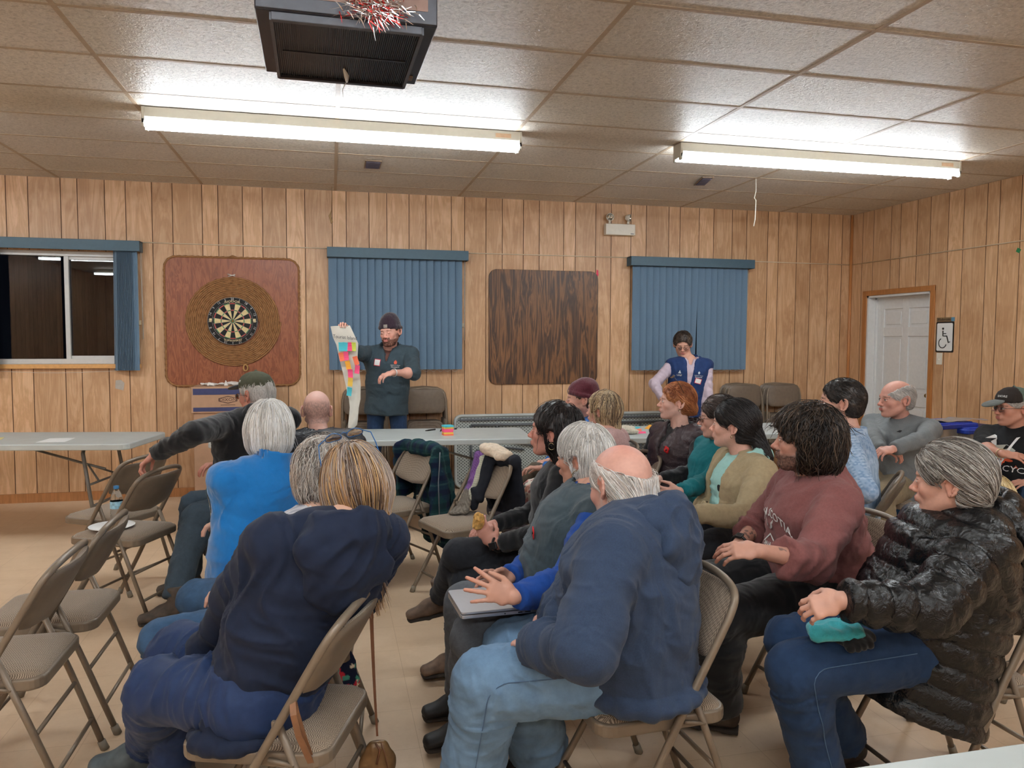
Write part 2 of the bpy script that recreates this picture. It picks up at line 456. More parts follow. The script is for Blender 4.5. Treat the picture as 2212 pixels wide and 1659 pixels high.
# =================================================================== the room
def wood_wall_mat():
    mt, nt, b = newmat('wood_panelling')
    a = N(nt, 'ShaderNodeAttribute', attribute_name='Col')
    sp = N(nt, 'ShaderNodeSeparateColor'); nt.links.new(a.outputs['Color'], sp.inputs[0])
    co = coords(nt)
    # each plank gets its own slice of the grain
    add = N(nt, 'ShaderNodeVectorMath', operation='ADD'); nt.links.new(co, add.inputs[0])
    mul = N(nt, 'ShaderNodeVectorMath', operation='SCALE'); mul.inputs['Scale'].default_value = 37.0
    nt.links.new(a.outputs['Color'], mul.inputs[0]); nt.links.new(mul.outputs[0], add.inputs[1])
    mp = N(nt, 'ShaderNodeMapping'); mp.inputs['Scale'].default_value = (7, 7, .9); nt.links.new(add.outputs[0], mp.inputs[0])
    n1 = N(nt, 'ShaderNodeTexNoise', i_Scale=1.3, i_Detail=5.0, i_Roughness=.6, i_Distortion=1.6); nt.links.new(mp.outputs[0], n1.inputs['Vector'])
    wv = N(nt, 'ShaderNodeMath', operation='MULTIPLY'); wv.inputs[1].default_value = 22.0; nt.links.new(n1.outputs[0], wv.inputs[0])
    sn = N(nt, 'ShaderNodeMath', operation='SINE'); nt.links.new(wv.outputs[0], sn.inputs[0])
    mp2 = N(nt, 'ShaderNodeMapping'); mp2.inputs['Scale'].default_value = (60, 60, 2.5); nt.links.new(add.outputs[0], mp2.inputs[0])
    n2 = N(nt, 'ShaderNodeTexNoise', i_Scale=2.0, i_Detail=6.0, i_Roughness=.7); nt.links.new(mp2.outputs[0], n2.inputs['Vector'])
    n3 = N(nt, 'ShaderNodeTexNoise', i_Scale=2.2, i_Detail=4.0, i_Roughness=.6); nt.links.new(add.outputs[0], n3.inputs['Vector'])
    r1 = ramp(nt, [(.0, srgb(206, 166, 127)), (.45, srgb(217, 178, 140)), (1., srgb(224, 187, 150))])
    ma = N(nt, 'ShaderNodeMath', operation='MULTIPLY_ADD'); ma.inputs[1].default_value = .5; ma.inputs[2].default_value = .5
    nt.links.new(sn.outputs[0], ma.inputs[0]); nt.links.new(ma.outputs[0], r1.inputs[0])
    r2 = ramp(nt, [(.3, (.72, .66, .6, 1)), (.55, (1, 1, 1, 1)), (.75, (1.0, .98, .95, 1))]); nt.links.new(n2.outputs[0], r2.inputs[0])
    r3 = ramp(nt, [(.32, (.74, .66, .58, 1)), (.5, (1, 1, 1, 1)), (.8, (1.06, 1.05, 1.02, 1))]); nt.links.new(n3.outputs[0], r3.inputs[0])
    c = mixc(nt, .55, r1.outputs[0], r2.outputs[0], 'MULTIPLY'); c = mixc(nt, .65, c, r3.outputs[0], 'MULTIPLY')
    pr = ramp(nt, [(0, (.80, .76, .72, 1)), (1, (1.06, 1.03, 1.0, 1))]); nt.links.new(sp.outputs[0], pr.inputs[0])
    c = mixc(nt, .9, c, pr.outputs[0], 'MULTIPLY')
    nt.links.new(c, b.inputs['Base Color'])
    b.inputs['Roughness'].default_value = .42; b.inputs['Specular IOR Level'].default_value = .45
    bump(nt, b, n2.outputs[0], .06, .002)
    return mt
M_WALL = wood_wall_mat()
M_GROOVE = plain('panel_groove', srgb(92, 58, 34), .7)
def trim_wood(name, col, rough=.4):
    mt, nt, b = newmat(name)
    n = N(nt, 'ShaderNodeTexNoise', i_Scale=3.0, i_Detail=5.0, i_Roughness=.65); nt.links.new(coords(nt, (20, 20, 1.5)), n.inputs['Vector'])
    r = ramp(nt, [(.3, tuple(c*.72 for c in col[:3])+(1,)), (.7, tuple(min(1, c*1.12) for c in col[:3])+(1,))])
    nt.links.new(n.outputs[0], r.inputs[0]); nt.links.new(r.outputs[0], b.inputs['Base Color'])
    b.inputs['Roughness'].default_value = rough; return mt
M_TRIM = trim_wood('trim_wood', srgb(178, 118, 66))
M_BASE = trim_wood('base_wood', srgb(176, 120, 74))

def floor_mat():
    mt, nt, b = newmat('vinyl_floor')
    co = coords(nt)
    n1 = N(nt, 'ShaderNodeTexNoise', i_Scale=1.2, i_Detail=5.0, i_Roughness=.6); nt.links.new(co, n1.inputs['Vector'])
    r1 = ramp(nt, [(.3, srgb(216, 188, 157)), (.7, srgb(229, 203, 174))]); nt.links.new(n1.outputs[0], r1.inputs[0])
    # dark flecks, turned from tile to tile
    mp = N(nt, 'ShaderNodeMapping'); mp.inputs['Scale'].default_value = (16, 70, 1); mp.inputs['Rotation'].default_value = (0, 0, .8); nt.links.new(co, mp.inputs[0])
    n2 = N(nt, 'ShaderNodeTexNoise', i_Scale=1.6, i_Detail=4.0, i_Roughness=.75); nt.links.new(mp.outputs[0], n2.inputs['Vector'])
    r2 = ramp(nt, [(.665, (0, 0, 0, 1)), (.72, (1, 1, 1, 1))]); nt.links.new(n2.outputs[0], r2.inputs[0])
    c = mixc(nt, r2.outputs[0], r1.outputs[0], srgb(150, 112, 80))
    n3 = N(nt, 'ShaderNodeTexNoise', i_Scale=5.0, i_Detail=8.0, i_Roughness=.8); nt.links.new(co, n3.inputs['Vector'])
    r3 = ramp(nt, [(.35, (.86, .82, .77, 1)), (.6, (1, 1, 1, 1))]); nt.links.new(n3.outputs[0], r3.inputs[0])
    c = mixc(nt, .6, c, r3.outputs[0], 'MULTIPLY')
    br = N(nt, 'ShaderNodeTexBrick', offset=0.0); br.inputs['Scale'].default_value = 1.0
    br.inputs['Brick Width'].default_value = .3048; br.inputs['Row Height'].default_value = .3048; br.inputs['Mortar Size'].default_value = .0012
    br.inputs['Color1'].default_value = (1, 1, 1, 1); br.inputs['Color2'].default_value = (.965, .96, .95, 1); br.inputs['Mortar'].default_value = (.72, .66, .6, 1)
    nt.links.new(co, br.inputs['Vector'])
    c = mixc(nt, .8, c, br.outputs['Color'], 'MULTIPLY')
    nt.links.new(c, b.inputs['Base Color'])
    b.inputs['Roughness'].default_value = .36; b.inputs['Specular IOR Level'].default_value = .45
    bump(nt, b, n3.outputs[0], .05, .002)
    return mt
fl = MB(); fl.box(((ROOM_XL+ROOM_XR)/2+.2, (ROOM_YF+ROOM_Y)/2, -.05), ((ROOM_XR-ROOM_XL)/2+.4, (ROOM_Y-ROOM_YF)/2, .05))
tag(fl.build('floor', floor_mat()), 'worn beige speckled vinyl tile floor', kind='structure')

# ---- ceiling: 2 x 4 ft lay-in tiles on a T-bar grid
def ceil_mat():
    mt, nt, b = newmat('ceiling_tile')
    co = coords(nt)
    n1 = N(nt, 'ShaderNodeTexNoise', i_Scale=48.0, i_Detail=5.0, i_Roughness=.65, i_Distortion=.8); nt.links.new(co, n1.inputs['Vector'])
    n0 = N(nt, 'ShaderNodeTexNoise', i_Scale=1.5, i_Detail=3.0); nt.links.new(co, n0.inputs['Vector'])
    a = N(nt, 'ShaderNodeAttribute', attribute_name='Col')
    r0 = ramp(nt, [(.3, srgb(206, 198, 186)), (.7, srgb(218, 211, 200))]); nt.links.new(n0.outputs[0], r0.inputs[0])
    c = mixc(nt, 1., r0.outputs[0], a.outputs['Color'], 'MULTIPLY')
    r1 = ramp(nt, [(.36, (.70, .68, .66, 1)), (.50, (1, 1, 1, 1)), (.66, (1.18, 1.18, 1.18, 1))]); nt.links.new(n1.outputs[0], r1.inputs[0])  # painted speckle: white glints lightened and pits darkened in the colour
    c = mixc(nt, .8, c, r1.outputs[0], 'MULTIPLY')
    nt.links.new(c, b.inputs['Base Color'])
    b.inputs['Roughness'].default_value = .40; b.inputs['Specular IOR Level'].default_value = .5
    bump(nt, b, n1.outputs[0], 1.0, .008)
    return mt
M_TBAR = plain('t_bar', srgb(178, 158, 134), .45)
cl = MB(); TX0, TY0 = .0542, 4.389
xs = [TX0+a*1.2192 for a in range(-6, 7)]; ys = [TY0+b*.6096 for b in range(-15, 8)]
xs = [ROOM_XL]+[x for x in xs if ROOM_XL+.1 < x < ROOM_XR-.1]+[ROOM_XR]
ys = [ROOM_YF]+[y for y in ys if ROOM_YF+.1 < y < ROOM_Y-.06]+[ROOM_Y]
for i in range(len(xs)-1):
    for j in range(len(ys)-1):
        t = .94+.1*random.random()
        cl.box(((xs[i]+xs[i+1])/2, (ys[j]+ys[j+1])/2, CEIL+.012), ((xs[i+1]-xs[i])/2, (ys[j+1]-ys[j])/2, .008), 0, col=(t, t*random.uniform(.985, 1), t*random.uniform(.97, 1)))
for x in xs: cl.box((x, (ROOM_YF+ROOM_Y)/2, CEIL+.0054), (.0130, (ROOM_Y-ROOM_YF)/2, .0034), 1)
for y in ys: cl.box(((ROOM_XL+ROOM_XR)/2, y, CEIL+.0052), ((ROOM_XR-ROOM_XL)/2, .0120, .0033), 1)
tag(cl.build('ceiling', [ceil_mat(), M_TBAR], colattr=True), 'textured white ceiling tiles in a metal grid', kind='structure')

# ---- panelled walls with real grooves; holes: (a0,a1,z0,z1)
GX = [-2.814, -2.637, -2.372, -2.235, -2.008, -1.832, -1.608, -1.431, -1.171, -1.029, -0.809, -0.629, -0.409, -0.235, 0.022, 0.157, 0.377, 0.551, 0.771, 0.941, 1.199, 1.335, 1.557, 1.729, 1.952, 2.123, 2.389, 2.519, 2.745, 2.918, 3.143, 3.318, 3.581, 3.713, 3.94, 4.114, 4.34, 4.518, 4.781, 4.916, 5.149, 5.329, 5.56, 5.738]
GY = [7.572, 7.394, 7.12, 6.98, 6.745, 6.567, 6.336, 6.152, 5.886, 5.751, 5.529]
def wall(name, g, lo, hi, holes, tf, lab):
    """tf(a, depth, z) -> world point; depth>0 goes into the wall"""
    mb = MB(); e = [lo]; g = sorted(x for x in g if lo+.02 < x < hi-.02)
    cut = sorted(set([lo, hi]+g+[h[0] for h in holes]+[h[1] for h in holes]))
    tone = {}
    for i in range(len(cut)-1):
        a0, a1 = cut[i], cut[i+1]
        gl = [q for q in g if q <= a0+1e-6]; key = gl[-1] if gl else lo
        if key not in tone: tone[key] = (random.random(), random.random(), random.random())
        l = .0035 if a0 in g else 0; r = .0035 if a1 in g else 0
        zs = [(0, CEIL+.02)]
        for h in holes:
            if h[0] <= a0+1e-6 and h[1] >= a1-1e-6: zs = [z for z in ((0, h[2]), (h[3], CEIL+.02)) if z[1]-z[0] > .01]
        for z0, z1 in zs:
            mb.add([tf(a0+l, 0, z0), tf(a1-r, 0, z0), tf(a1-r, 0, z1), tf(a0+l, 0, z1)], [(0, 1, 2, 3)], 0, tone[key])
            if a0 in g:
                for da, db, d0, d1 in ((-.0035, -.0015, 0, .004), (-.0015, .0015, .004, .004), (.0015, .0035, .004, 0)):
                    mb.add([tf(a0+da, d0, z0), tf(a0+db, d1, z0), tf(a0+db, d1, z1), tf(a0+da, d0, z1)], [(0, 1, 2, 3)], 1)
    for h in holes:   # reveals
        d = .10
        for p, q in (((h[0], h[2]), (h[1], h[2])), ((h[1], h[2]), (h[1], h[3])), ((h[1], h[3]), (h[0], h[3])), ((h[0], h[3]), (h[0], h[2]))):
            mb.add([tf(p[0], 0, p[1]), tf(q[0], 0, q[1]), tf(q[0], d, q[1]), tf(p[0], d, p[1])], [(0, 1, 2, 3)], 2)
    o = mb.build(name, [M_WALL, M_GROOVE, M_TRIM], colattr=True)
    return tag(o, lab, kind='structure')
W1 = (-3.05, -1.74, 1.268, 2.30); W2 = (.03, 1.27, 1.27, 2.30); W3 = (3.20, 4.44, 1.27, 2.30)
gb = GX+[-3.033-.0, -3.21, -3.46, -3.59, -3.86, -4.0, -4.2, -4.43, -4.6, -4.8, -5.0]
wall('wall_back', gb, ROOM_XL, ROOM_XR, [W1, W2, W3], lambda a, d, z: (a, ROOM_Y+d, z), 'wood-panelled back wall with three windows')
DOOR = (6.525, 7.464, 0.0, 2.012)
per = [0.0, .178, .452, .592, .827, 1.005]
gy = GY+[5.35-k*1.2192-p for k in range(8) for p in per]
wall('wall_right', gy, ROOM_YF, ROOM_Y, [DOOR], lambda a, d, z: (ROOM_XR+d, a, z), 'wood-panelled right wall with a white door')
wall('wall_left', [ROOM_YF+.2*k for k in range(1, 57)], ROOM_YF, ROOM_Y, [], lambda a, d, z: (ROOM_XL-d, a, z), 'wood-panelled left wall')
wall('wall_front', [ROOM_XL+.2*k for k in range(1, 56)], ROOM_XL, ROOM_XR, [], lambda a, d, z: (a, ROOM_YF-d, z), 'wood-panelled wall behind the camera')

# trims
t = MB(); t.box((( ROOM_XL+ROOM_XR)/2, ROOM_Y-.007, .042), ((ROOM_XR-ROOM_XL)/2, .007, .042))
tag(t.build('baseboard_back', M_BASE), kind='structure')
t = MB(); t.box((ROOM_XR-.007, (ROOM_YF+6.46)/2, .042), (.007, (6.46-ROOM_YF)/2, .042)); t.box((ROOM_XR-.007, 7.64, .042), (.007, .11, .042))
tag(t.build('baseboard_right', M_BASE), kind='structure')
t = MB(); t.tube([(ROOM_XR-.012, ROOM_Y-.012, 0), (ROOM_XR-.012, ROOM_Y-.012, CEIL)], .017, 10)
tag(t.build('trim_1', trim_wood('corner_wood', srgb(190, 128, 76))), 'round wooden strip down the room corner', kind='structure')

# ---- door in the right wall
M_WHITE = plain('white_paint', srgb(226, 226, 224), .35, var=.02)
d = MB()
y0, y1, zt = DOOR[0], DOOR[1], DOOR[3]
for (c, h) in ((((ROOM_XR-.008), y0-.030, zt/2+.02), (.008, .030, zt/2+.025)), (((ROOM_XR-.008), y1+.030, zt/2+.02), (.008, .030, zt/2+.025)), (((ROOM_XR-.0085), (y0+y1)/2, zt+.028), (.0085, (y1-y0)/2+.06, .028))):
    d.box(c, h, bev=.004)
dt = d.build('trim_2', M_TRIM); tag(dt, 'brown wooden door casing', kind='structure')
door = empty('door_1', (ROOM_XR+.07, (y0+y1)/2, 0), label='white six-panel door', kind='structure')
j = MB(); jx = ROOM_XR+.06
j.box((.0, y1-(y0+y1)/2-.011, zt/2), (.072, .011, zt/2)); j.box((.0, y0-(y0+y1)/2+.011, zt/2), (.072, .011, zt/2)); j.box((0, 0, zt-.011), (.072, (y1-y0)/2, .011))
j.box((.03, y1-(y0+y1)/2-.03, zt/2), (.012, .012, zt/2)); j.box((.03, 0, zt-.03), (.012, (y1-y0)/2, .012))
j.build('door_frame', M_WHITE, door)
lf = MB(); hw = (y1-y0)/2-.036; hz = zt/2-.025
# leaf built of stiles, rails and raised panels, face towards -X
X0 = .045
lf.box((X0+.018, 0, hz+.012), (.012, hw, hz))
cols = [(-hw+.105, -.045), (.045, hw-.105)]
rows = [(.22, .82), (.98, 1.56), (1.66, 1.86)]
def frame_bar(a0, a1, b0, b1): lf.box((X0+.001, (a0+a1)/2, (b0+b1)/2), (.007, (a1-a0)/2, (b1-b0)/2), bev=.003)
for a0, a1 in ((-hw, -hw+.105), (-.045, .045), (hw-.105, hw)): frame_bar(a0, a1, .012, 2*hz+.012)
for b0, b1 in ((.012, .22), (.82, .98), (1.56, 1.66), (1.86, 2*hz+.012)):
    for a0, a1 in cols: frame_bar(a0, a1, b0, b1)
for a0, a1 in cols:
    for b0, b1 in rows: lf.box((X0+.003, (a0+a1)/2, (b0+b1)/2), (.005, (a1-a0)/2-.03, (b1-b0)/2-.03), bev=.008)
leaf = lf.build('door_leaf', M_WHITE, door)
kb = MB(); kb.lathe([(0, -.05), (.018, -.05), (.026, -.03), (.026, -.018), (.012, -.008), (.012, 0)], (X0-.008, -hw+.06, .95), 16, R=roty(math.pi/2))
kb.build('door_knob', plain('brass', srgb(176, 150, 90), .3, 1.0), leaf)
bk = MB(); bk.box((ROOM_XR+.5, (y0+y1)/2, 1.2), (.02, .9, 1.3)); tag(bk.build('wall_washroom', plain('dim_wall', srgb(120, 110, 100), .8)), kind='structure')

# ---- windows
M_GLASS = plain('window_glass', (1, 1, 1, 1), .0, trans=1.0, var=0)
M_GLASS.node_tree.nodes['Principled BSDF'].inputs['IOR'].default_value = 1.45
M_VINYL = plain('white_vinyl', srgb(206, 205, 202), .35, var=.02)
def window(i, W, lab):
    w = empty('window_%d' % i, ((W[0]+W[1])/2, ROOM_Y+.03, W[2]), label=lab, kind='structure')
    hw = (W[1]-W[0])/2; H = W[3]-W[2]; f = MB(); t = .024
    for c, h in (((0, 0, t), (hw, .03, t)), ((0, 0, H-t), (hw, .03, t)), ((-hw+t, 0, H/2), (t, .03, H/2)), ((hw-t, 0, H/2), (t, .03, H/2))): f.box(c, h, bev=.003)
    f.box((.05, -.008, H/2), (.019, .018, H/2-.03), bev=.003)
    f.box((.30, .006, H-.062), (.26, .012, .014)); f.box((.30, .006, .062), (.26, .012, .014))
    f.build('window_frame', M_VINYL, w)
    g = MB(); g.box((-hw/2+.02, .004, H/2), (hw/2-.02, .0025, H/2-.04)); g.build('pane', M_GLASS, w)
    g = MB(); g.box((hw/2+.02, .016, H/2), (hw/2-.02, .0025, H/2-.04)); g.build('pane', M_GLASS, w)
    s = MB(); s.box((0, -.043, -.020), (hw+.01, .022, .020), bev=.003); s.build('window_sill', plain('sill_pine', srgb(214, 160, 98), .45), w)
    return w
window(1, W1, 'white sliding window open to the night, dark glass')
window(2, W2, 'window behind the closed middle blinds')
window(3, W3, 'window behind the closed right blinds')
ng = MB(); ng.box((1, ROOM_Y+3.0, -.3), (9, 3.0, .02))
tag(ng.build('ground', plain('night_ground', srgb(40, 40, 38), .9)), 'dark ground outside the windows', kind='structure')

# ---- vertical blinds
M_SLAT = cloth('blind_fabric', srgb(100, 124, 146), rough=.8, var=.08, scale=160, bmp=.25, weave=1400, sheen=.1, fold=0)
M_VAL = plain('blind_valance', srgb(66, 94, 110), .5, var=.03)
M_CHAIN = plain('bead_chain', srgb(190, 190, 184), .4)
def slat_mesh():
    mb = MB(); n = 6; w = .0405; zz = [0, .02, .25, .5, .75, .98, 1.0]; v = []
    for k in range(n+1):
        u_ = -w+2*w*k/n; bow = -.004*(1-(u_/w)**2)
        v.append((u_, bow))
    vs = [(x, y, -z) for z in zz for x, y in v]+[(x, y+.0008, -z) for z in zz for x, y in v]
    m_ = n+1; L = len(zz); f = []
    for i in range(L-1):
        for k in range(n):
            f.append((i*m_+k, (i+1)*m_+k, (i+1)*m_+k+1, i*m_+k+1)); o = L*m_
            f.append((o+i*m_+k, o+i*m_+k+1, o+(i+1)*m_+k+1, o+(i+1)*m_+k))
    mb.add(vs, f, smooth=True); return mb
def blinds(x0, x1, slats, zb, lab, vx0, vx1):
    """slats: list of (x, angle, dy, tilt)"""
    r = empty('vertical_blind', ((x0+x1)/2, ROOM_Y, 2.40), label=lab, cat='window blind', group='blue vertical blinds on the back wall')
    cx = (x0+x1)/2; v = MB()
    v.box(((vx0+vx1)/2-cx, -.122, -.052), ((vx1-vx0)/2, .005, .048), bev=.003)
    for sx in (vx0+.005-cx, vx1-.005-cx): v.box((sx, -.062, -.052), (.005, .062, .048))
    v.box(((vx0+vx1)/2-cx, -.06, -.008), ((vx1-vx0)/2, .06, .004))
    v.build('valance', M_VAL, r)
    h = MB(); h.box((0, -.07, -.03), ((x1-x0)/2, .02, .014)); h.build('head_rail', M_CHAIN, r)
    me = None; L = 2.40-.044-zb
    for (x, a, dy, ti) in slats:
        if me is None:
            o = slat_mesh().build('slat', M_SLAT, r); me = o.data
            for vv in me.vertices: vv.co.z *= L
        else: o = bpy.data.objects.new('slat', me); COL.objects.link(o); o.parent = r
        o.location = (x-cx, -.07+dy, -.044); o.rotation_euler = (0, ti, a)
    c = MB(); xs_ = [s[0]-cx for s in slats]
    for k in range(len(xs_)-1):
        if abs(xs_[k+1]-xs_[k]) < .03: continue
        p = [(xs_[k]+(xs_[k+1]-xs_[k])*u_, -.075, -.044-L-.001-.018*math.sin(math.pi*u_)) for u_ in np.linspace(0, 1, 7)]
        c.tube(p, .0014, 5)
    c.build('bottom_chain', M_CHAIN, r)
    p = MB(); p.tube([(x1-cx+.025, -.05, -.05), (x1-cx+.027, -.03, -.9)], .0025, 6); p.tube([(x1-cx+.035, -.05, -.05), (x1-cx+.03, -.03, -.9)], .0014, 5)
    p.build('pull_cord', M_CHAIN, r)
    return r
sl = [(.02+.0728*k, -.30+random.uniform(-.05, .05), random.uniform(-.002, .002), 0) for k in range(18)]
blinds(-.02, 1.30, sl, 1.205, 'middle blue vertical blind, closed, behind the man in the dark beanie', -.03, 1.355)
sl = []
for k in range(18):
    x = 3.19+.0740*k; ti = 0
    if k == 9: ti = .022
    if k == 10: ti = -.006; 
    sl.append((x+(-.008 if k < 9 else .006), -.30+random.uniform(-.06, .06), random.uniform(-.002, .002), ti))
blinds(3.15, 4.49, sl, 1.185, 'rightmost blue vertical blind with a dark gap between its slats', 3.10, 4.555)
sl = [(-1.915+.012*k, -.95, 0, .03-.003*k) for k in range(11)]+[(-1.782, -.4, -.004, .0), (-1.765, -.12, -.012, 0)]
sl = [(-3.02+.014*k, -.95, 0, 0) for k in range(10)]+sl
blinds(-3.06, -1.73, sl, 1.21, 'blue vertical blind at the far left, drawn open beside the dark window', -3.07, -1.695)

# ---- cord line along the walls
zc = 2.392; yy = ROOM_Y-.006; M_COND = plain('conduit', srgb(214, 196, 168), .5)
for pts, lab in (([(-1.69, yy, zc+.004), (-.9, yy, zc+.001), (-.03, yy, zc)], 'thin cream conduit on the back wall above the dartboard'), ([(1.36, yy, zc-.004), (2.2, yy, zc-.002), (3.1, yy, zc)], 'thin cream conduit on the back wall above the dark board'),
                 ([(4.56, yy, zc), (5.84, yy, zc-.006)], 'thin cream conduit on the back wall beside the room corner'), ([(ROOM_XR-.006, ROOM_Y-.04, zc-.006), (ROOM_XR-.006, 2.0, zc-.01)], 'thin cream conduit along the right wall above the white door')):
    w = MB(); w.tube(pts, .0055, 6); tag(w.build('wall_conduit', M_COND), lab, 'conduit', 'conduits along the panelled walls')

# ---- fluorescent fixtures
M_TUBE = plain('lit_tube', (1, 1, 1, 1), .4, emit=((.87, .94, 1.0, 1), 33.0), var=0)
M_FIX = plain('fixture_enamel', srgb(214, 212, 200), .3, var=.02)
def fixture(x, y, lab, n=0):
    r = empty('fluorescent_light', (x, y, CEIL), label=lab, cat='ceiling light', group='fluorescent ceiling lights')
    h = MB(); h.box((0, 0, -.032), (1.222, .062, .032), bev=.004); h.box((0, 0, -.068), (1.20, .045, .006))
    h.build('housing', M_FIX, r)
    for s in (-1, 1):
        t = MB(); t.tube([(-1.205, s*.048, -.098), (1.205, s*.048, -.098)], .0190, 14); t.build('tube_lamp', M_TUBE, r)
        e = MB()
        e.box((s*1.213, 0, -.052), (.010, .064, .052), bev=.003)
        for q in (-1, 1): e.box((s*1.215, q*.048, -.098), (.009, .016, .026), bev=.004)
        e.build('end_socket', M_FIX, r)
    lb = MB(); lb.box((1.09, -.0625, -.034), (.055, .001, .014)); lb.build('rating_label', plain('tan_label', srgb(205, 172, 140), .6), r)
    return r
fixture(.085, 5.31, 'lit fluorescent ceiling light nearer the black air cleaner')
fixture(3.72, 5.29, 'lit fluorescent ceiling light towards the room corner on the right')
fixture(-3.6, 5.31, 'lit fluorescent ceiling light beyond the left edge of the view')
for x, w_ in ((-3.6, 'left'), (.085, 'middle'), (3.72, 'right')):
    fixture(x, 1.0, 'lit fluorescent ceiling light overhead of the audience, '+w_+' of its row')
    fixture(x, -2.1, 'lit fluorescent ceiling light at the rear of the hall, '+w_+' of its row')

# ---- ceiling vents, hanging strings
M_VENT = plain('vent_dark', srgb(84, 74, 84), .5)
def vent(c, hx, hy, lab, rz=0):
    r = empty('ceiling_vent', (c[0], c[1], CEIL), rz, label=lab, cat='vent', group='small ceiling vents')
    f = MB(); f.box((0, 0, -.004), (hx, hy, .004), bev=.002); f.build('vent_frame', plain('vent_rim', srgb(140, 118, 96), .5), r)
    g = MB()
    for k in range(7): g.box((0, -hy*.7+k*hy*1.4/6, -.009), (hx*.82, hy*.07, .003), R=rotx(.5))
    g.build('vent_grille', M_VENT, r)
    b_ = MB(); b_.box((0, 0, -.0085), (hx*.85, hy*.8, .0012)); b_.build('vent_backing', M_VENT, r)
vent((.35, 6.50), .068, .15, 'small square dark vent in the ceiling behind the left light')
vent((3.30, 6.43), .05, .18, 'narrow dark vent in the ceiling behind the right light', -.25)
s = MB(); a = atz(1633, 386, CEIL)
s.tube([a, a+V3(.003, 0, -.11), a+V3(-.012, 0, -.17), a+V3(.004, 0, -.19), a+V3(0, 0, -.36), a+V3(-.012, 0, -.42)], .004, 6)
tag(s.build('pull_string', plain('white_string', srgb(226, 220, 205), .8)), 'white knotted string hanging from the ceiling on the right', 'string')
s = MB(); a = atz(717, 405, CEIL-.01)
a = V3(a[0], 7.55, CEIL)
zb_ = atY(715, 455, 7.55)
s.tube([a, V3(zb_[0]+.004, 7.55, zb_[2])], .0022, 5)
s.tube([V3(zb_[0]+.004, 7.55, zb_[2]), V3(zb_[0]-.012, 7.55, zb_[2]-.05), V3(zb_[0]+.006, 7.55, zb_[2]-.11), V3(zb_[0]-.002, 7.55, zb_[2]-.12)], [.004, .012, .013, .004], 6)
tag(s.build('hanging_ornament', plain('dry_tan', srgb(160, 130, 90), .8)), 'small tan ornament on a string above the middle blind', 'ornament')

# ---- air cleaner hanging from the ceiling
M_BLK = plain('cleaner_black', srgb(38, 38, 46), .35, var=.05)
M_DRK = plain('cleaner_rim', srgb(88, 92, 102), .4)
nl, nr, fl_, fr = atz(540, 18, 2.60), atz(935, 57, 2.60), atz(582, 155, 2.60), atz(905, 185, 2.60)
cc = (nl+nr+fl_+fr)/4; ax = unit(nr-nl+fr-fl_); az_ = math.atan2(ax[1], ax[0])
hwid = (np.linalg.norm(nr-nl)+np.linalg.norm(fr-fl_))/4; hdep = (np.linalg.norm(fl_-nl)+np.linalg.norm(fr-nr))/4
ac = empty('air_cleaner', (cc[0], cc[1], 2.60), az_, label='black box air cleaner hanging under the ceiling, tinsel on its front', cat='air cleaner')
H = CEIL-2.60
b_ = MB(); b_.box((0, 0, H/2), (hwid, hdep, H/2), bev=.006); b_.build('cabinet', M_BLK, ac)
g = MB(); gw = hwid*.83
g.box((0, -hdep*.93, -.012), (gw, .012, .014), 0, bev=.003); g.box((0, hdep*.93, -.012), (gw, .012, .014), 1)
for s_ in (-1, 1): g.box((s_*gw, 0, -.012), (.006, hdep*.95, .014), 0)
g.build('grille_frame', [M_DRK, M_BLK], ac)
g = MB(); g.box((0, 0, -.006), (gw, hdep*.93, .004), 0)
for k in range(70): g.box((-gw+2*gw*(k+.5)/70, 0, -.013), (.0016, hdep*.9, .004), 0)
g.box((0, 0, -.019), (gw*.9, .006, .002), 0)
g.build('grille', M_BLK, ac)
p = MB(); p.box((0, -hdep-.004, H/2), (hwid-.004, .005, H/2-.004), 0, bev=.002); p.box((0, -hdep-.0095, H/2+.01), (hwid-.035, .002, H/2-.035), 1)
p.build('front_panel', [M_DRK, plain('brown_laminate', srgb(150, 122, 112), .3)], ac)
sw = MB(); sw.box((hwid-.035, hdep-.09, -.004), (.012, .02, .005), bev=.002); sw.build('switch', plain('tan_switch', srgb(120, 100, 84), .5), ac)
tn = MB()
for k in range(420):
    a_ = random.uniform(0, 6.28); R_ = random.uniform(.01, .075)*(1 if k > 60 else 1.4)
    c0 = V3(.09+random.gauss(0, .045), -hdep-.02, .005+abs(random.gauss(0, .035)))
    c1 = c0+V3(R_*math.cos(a_), random.uniform(-.02, .005), R_*math.sin(a_)*.8-.006); mid_ = (c0+c1)/2+V3(random.uniform(-.01, .01), -.01, 0)
    d_ = V3(.0012, 0, .0012); tn.add([c0-d_, c0+d_, mid_+d_, mid_-d_, c1+d_*.3, c1-d_*.3], [(0, 1, 2, 3), (3, 2, 4, 5)], 1 if random.random() < .28 else 0)
tag(tn.build('tinsel_bow', [plain('silver_tinsel', srgb(230, 230, 230), .15, .9, var=0), plain('red_tinsel', srgb(200, 40, 36), .25, .6, var=0)], None, (cc[0], cc[1], 2.60), az_), 'silver and red tinsel bow stuck on the hanging black air cleaner', 'decoration')
tp = MB(); tp.tube([(0, hdep*.45, -.018), (.012, hdep*.62, -.026), (.016, hdep*.80, -.03)], [.004, .011, .006], 6)
tp.tube([(.016, hdep*.80, -.03), (.0, hdep*.95, -.05), (.004, hdep*1.02, -.075)], .0015, 5)
tag(tp.build('tape_strip', M_WHITE, None, (cc[0], cc[1], 2.60), az_), 'twist of white tape under the hanging black air cleaner', 'tape')

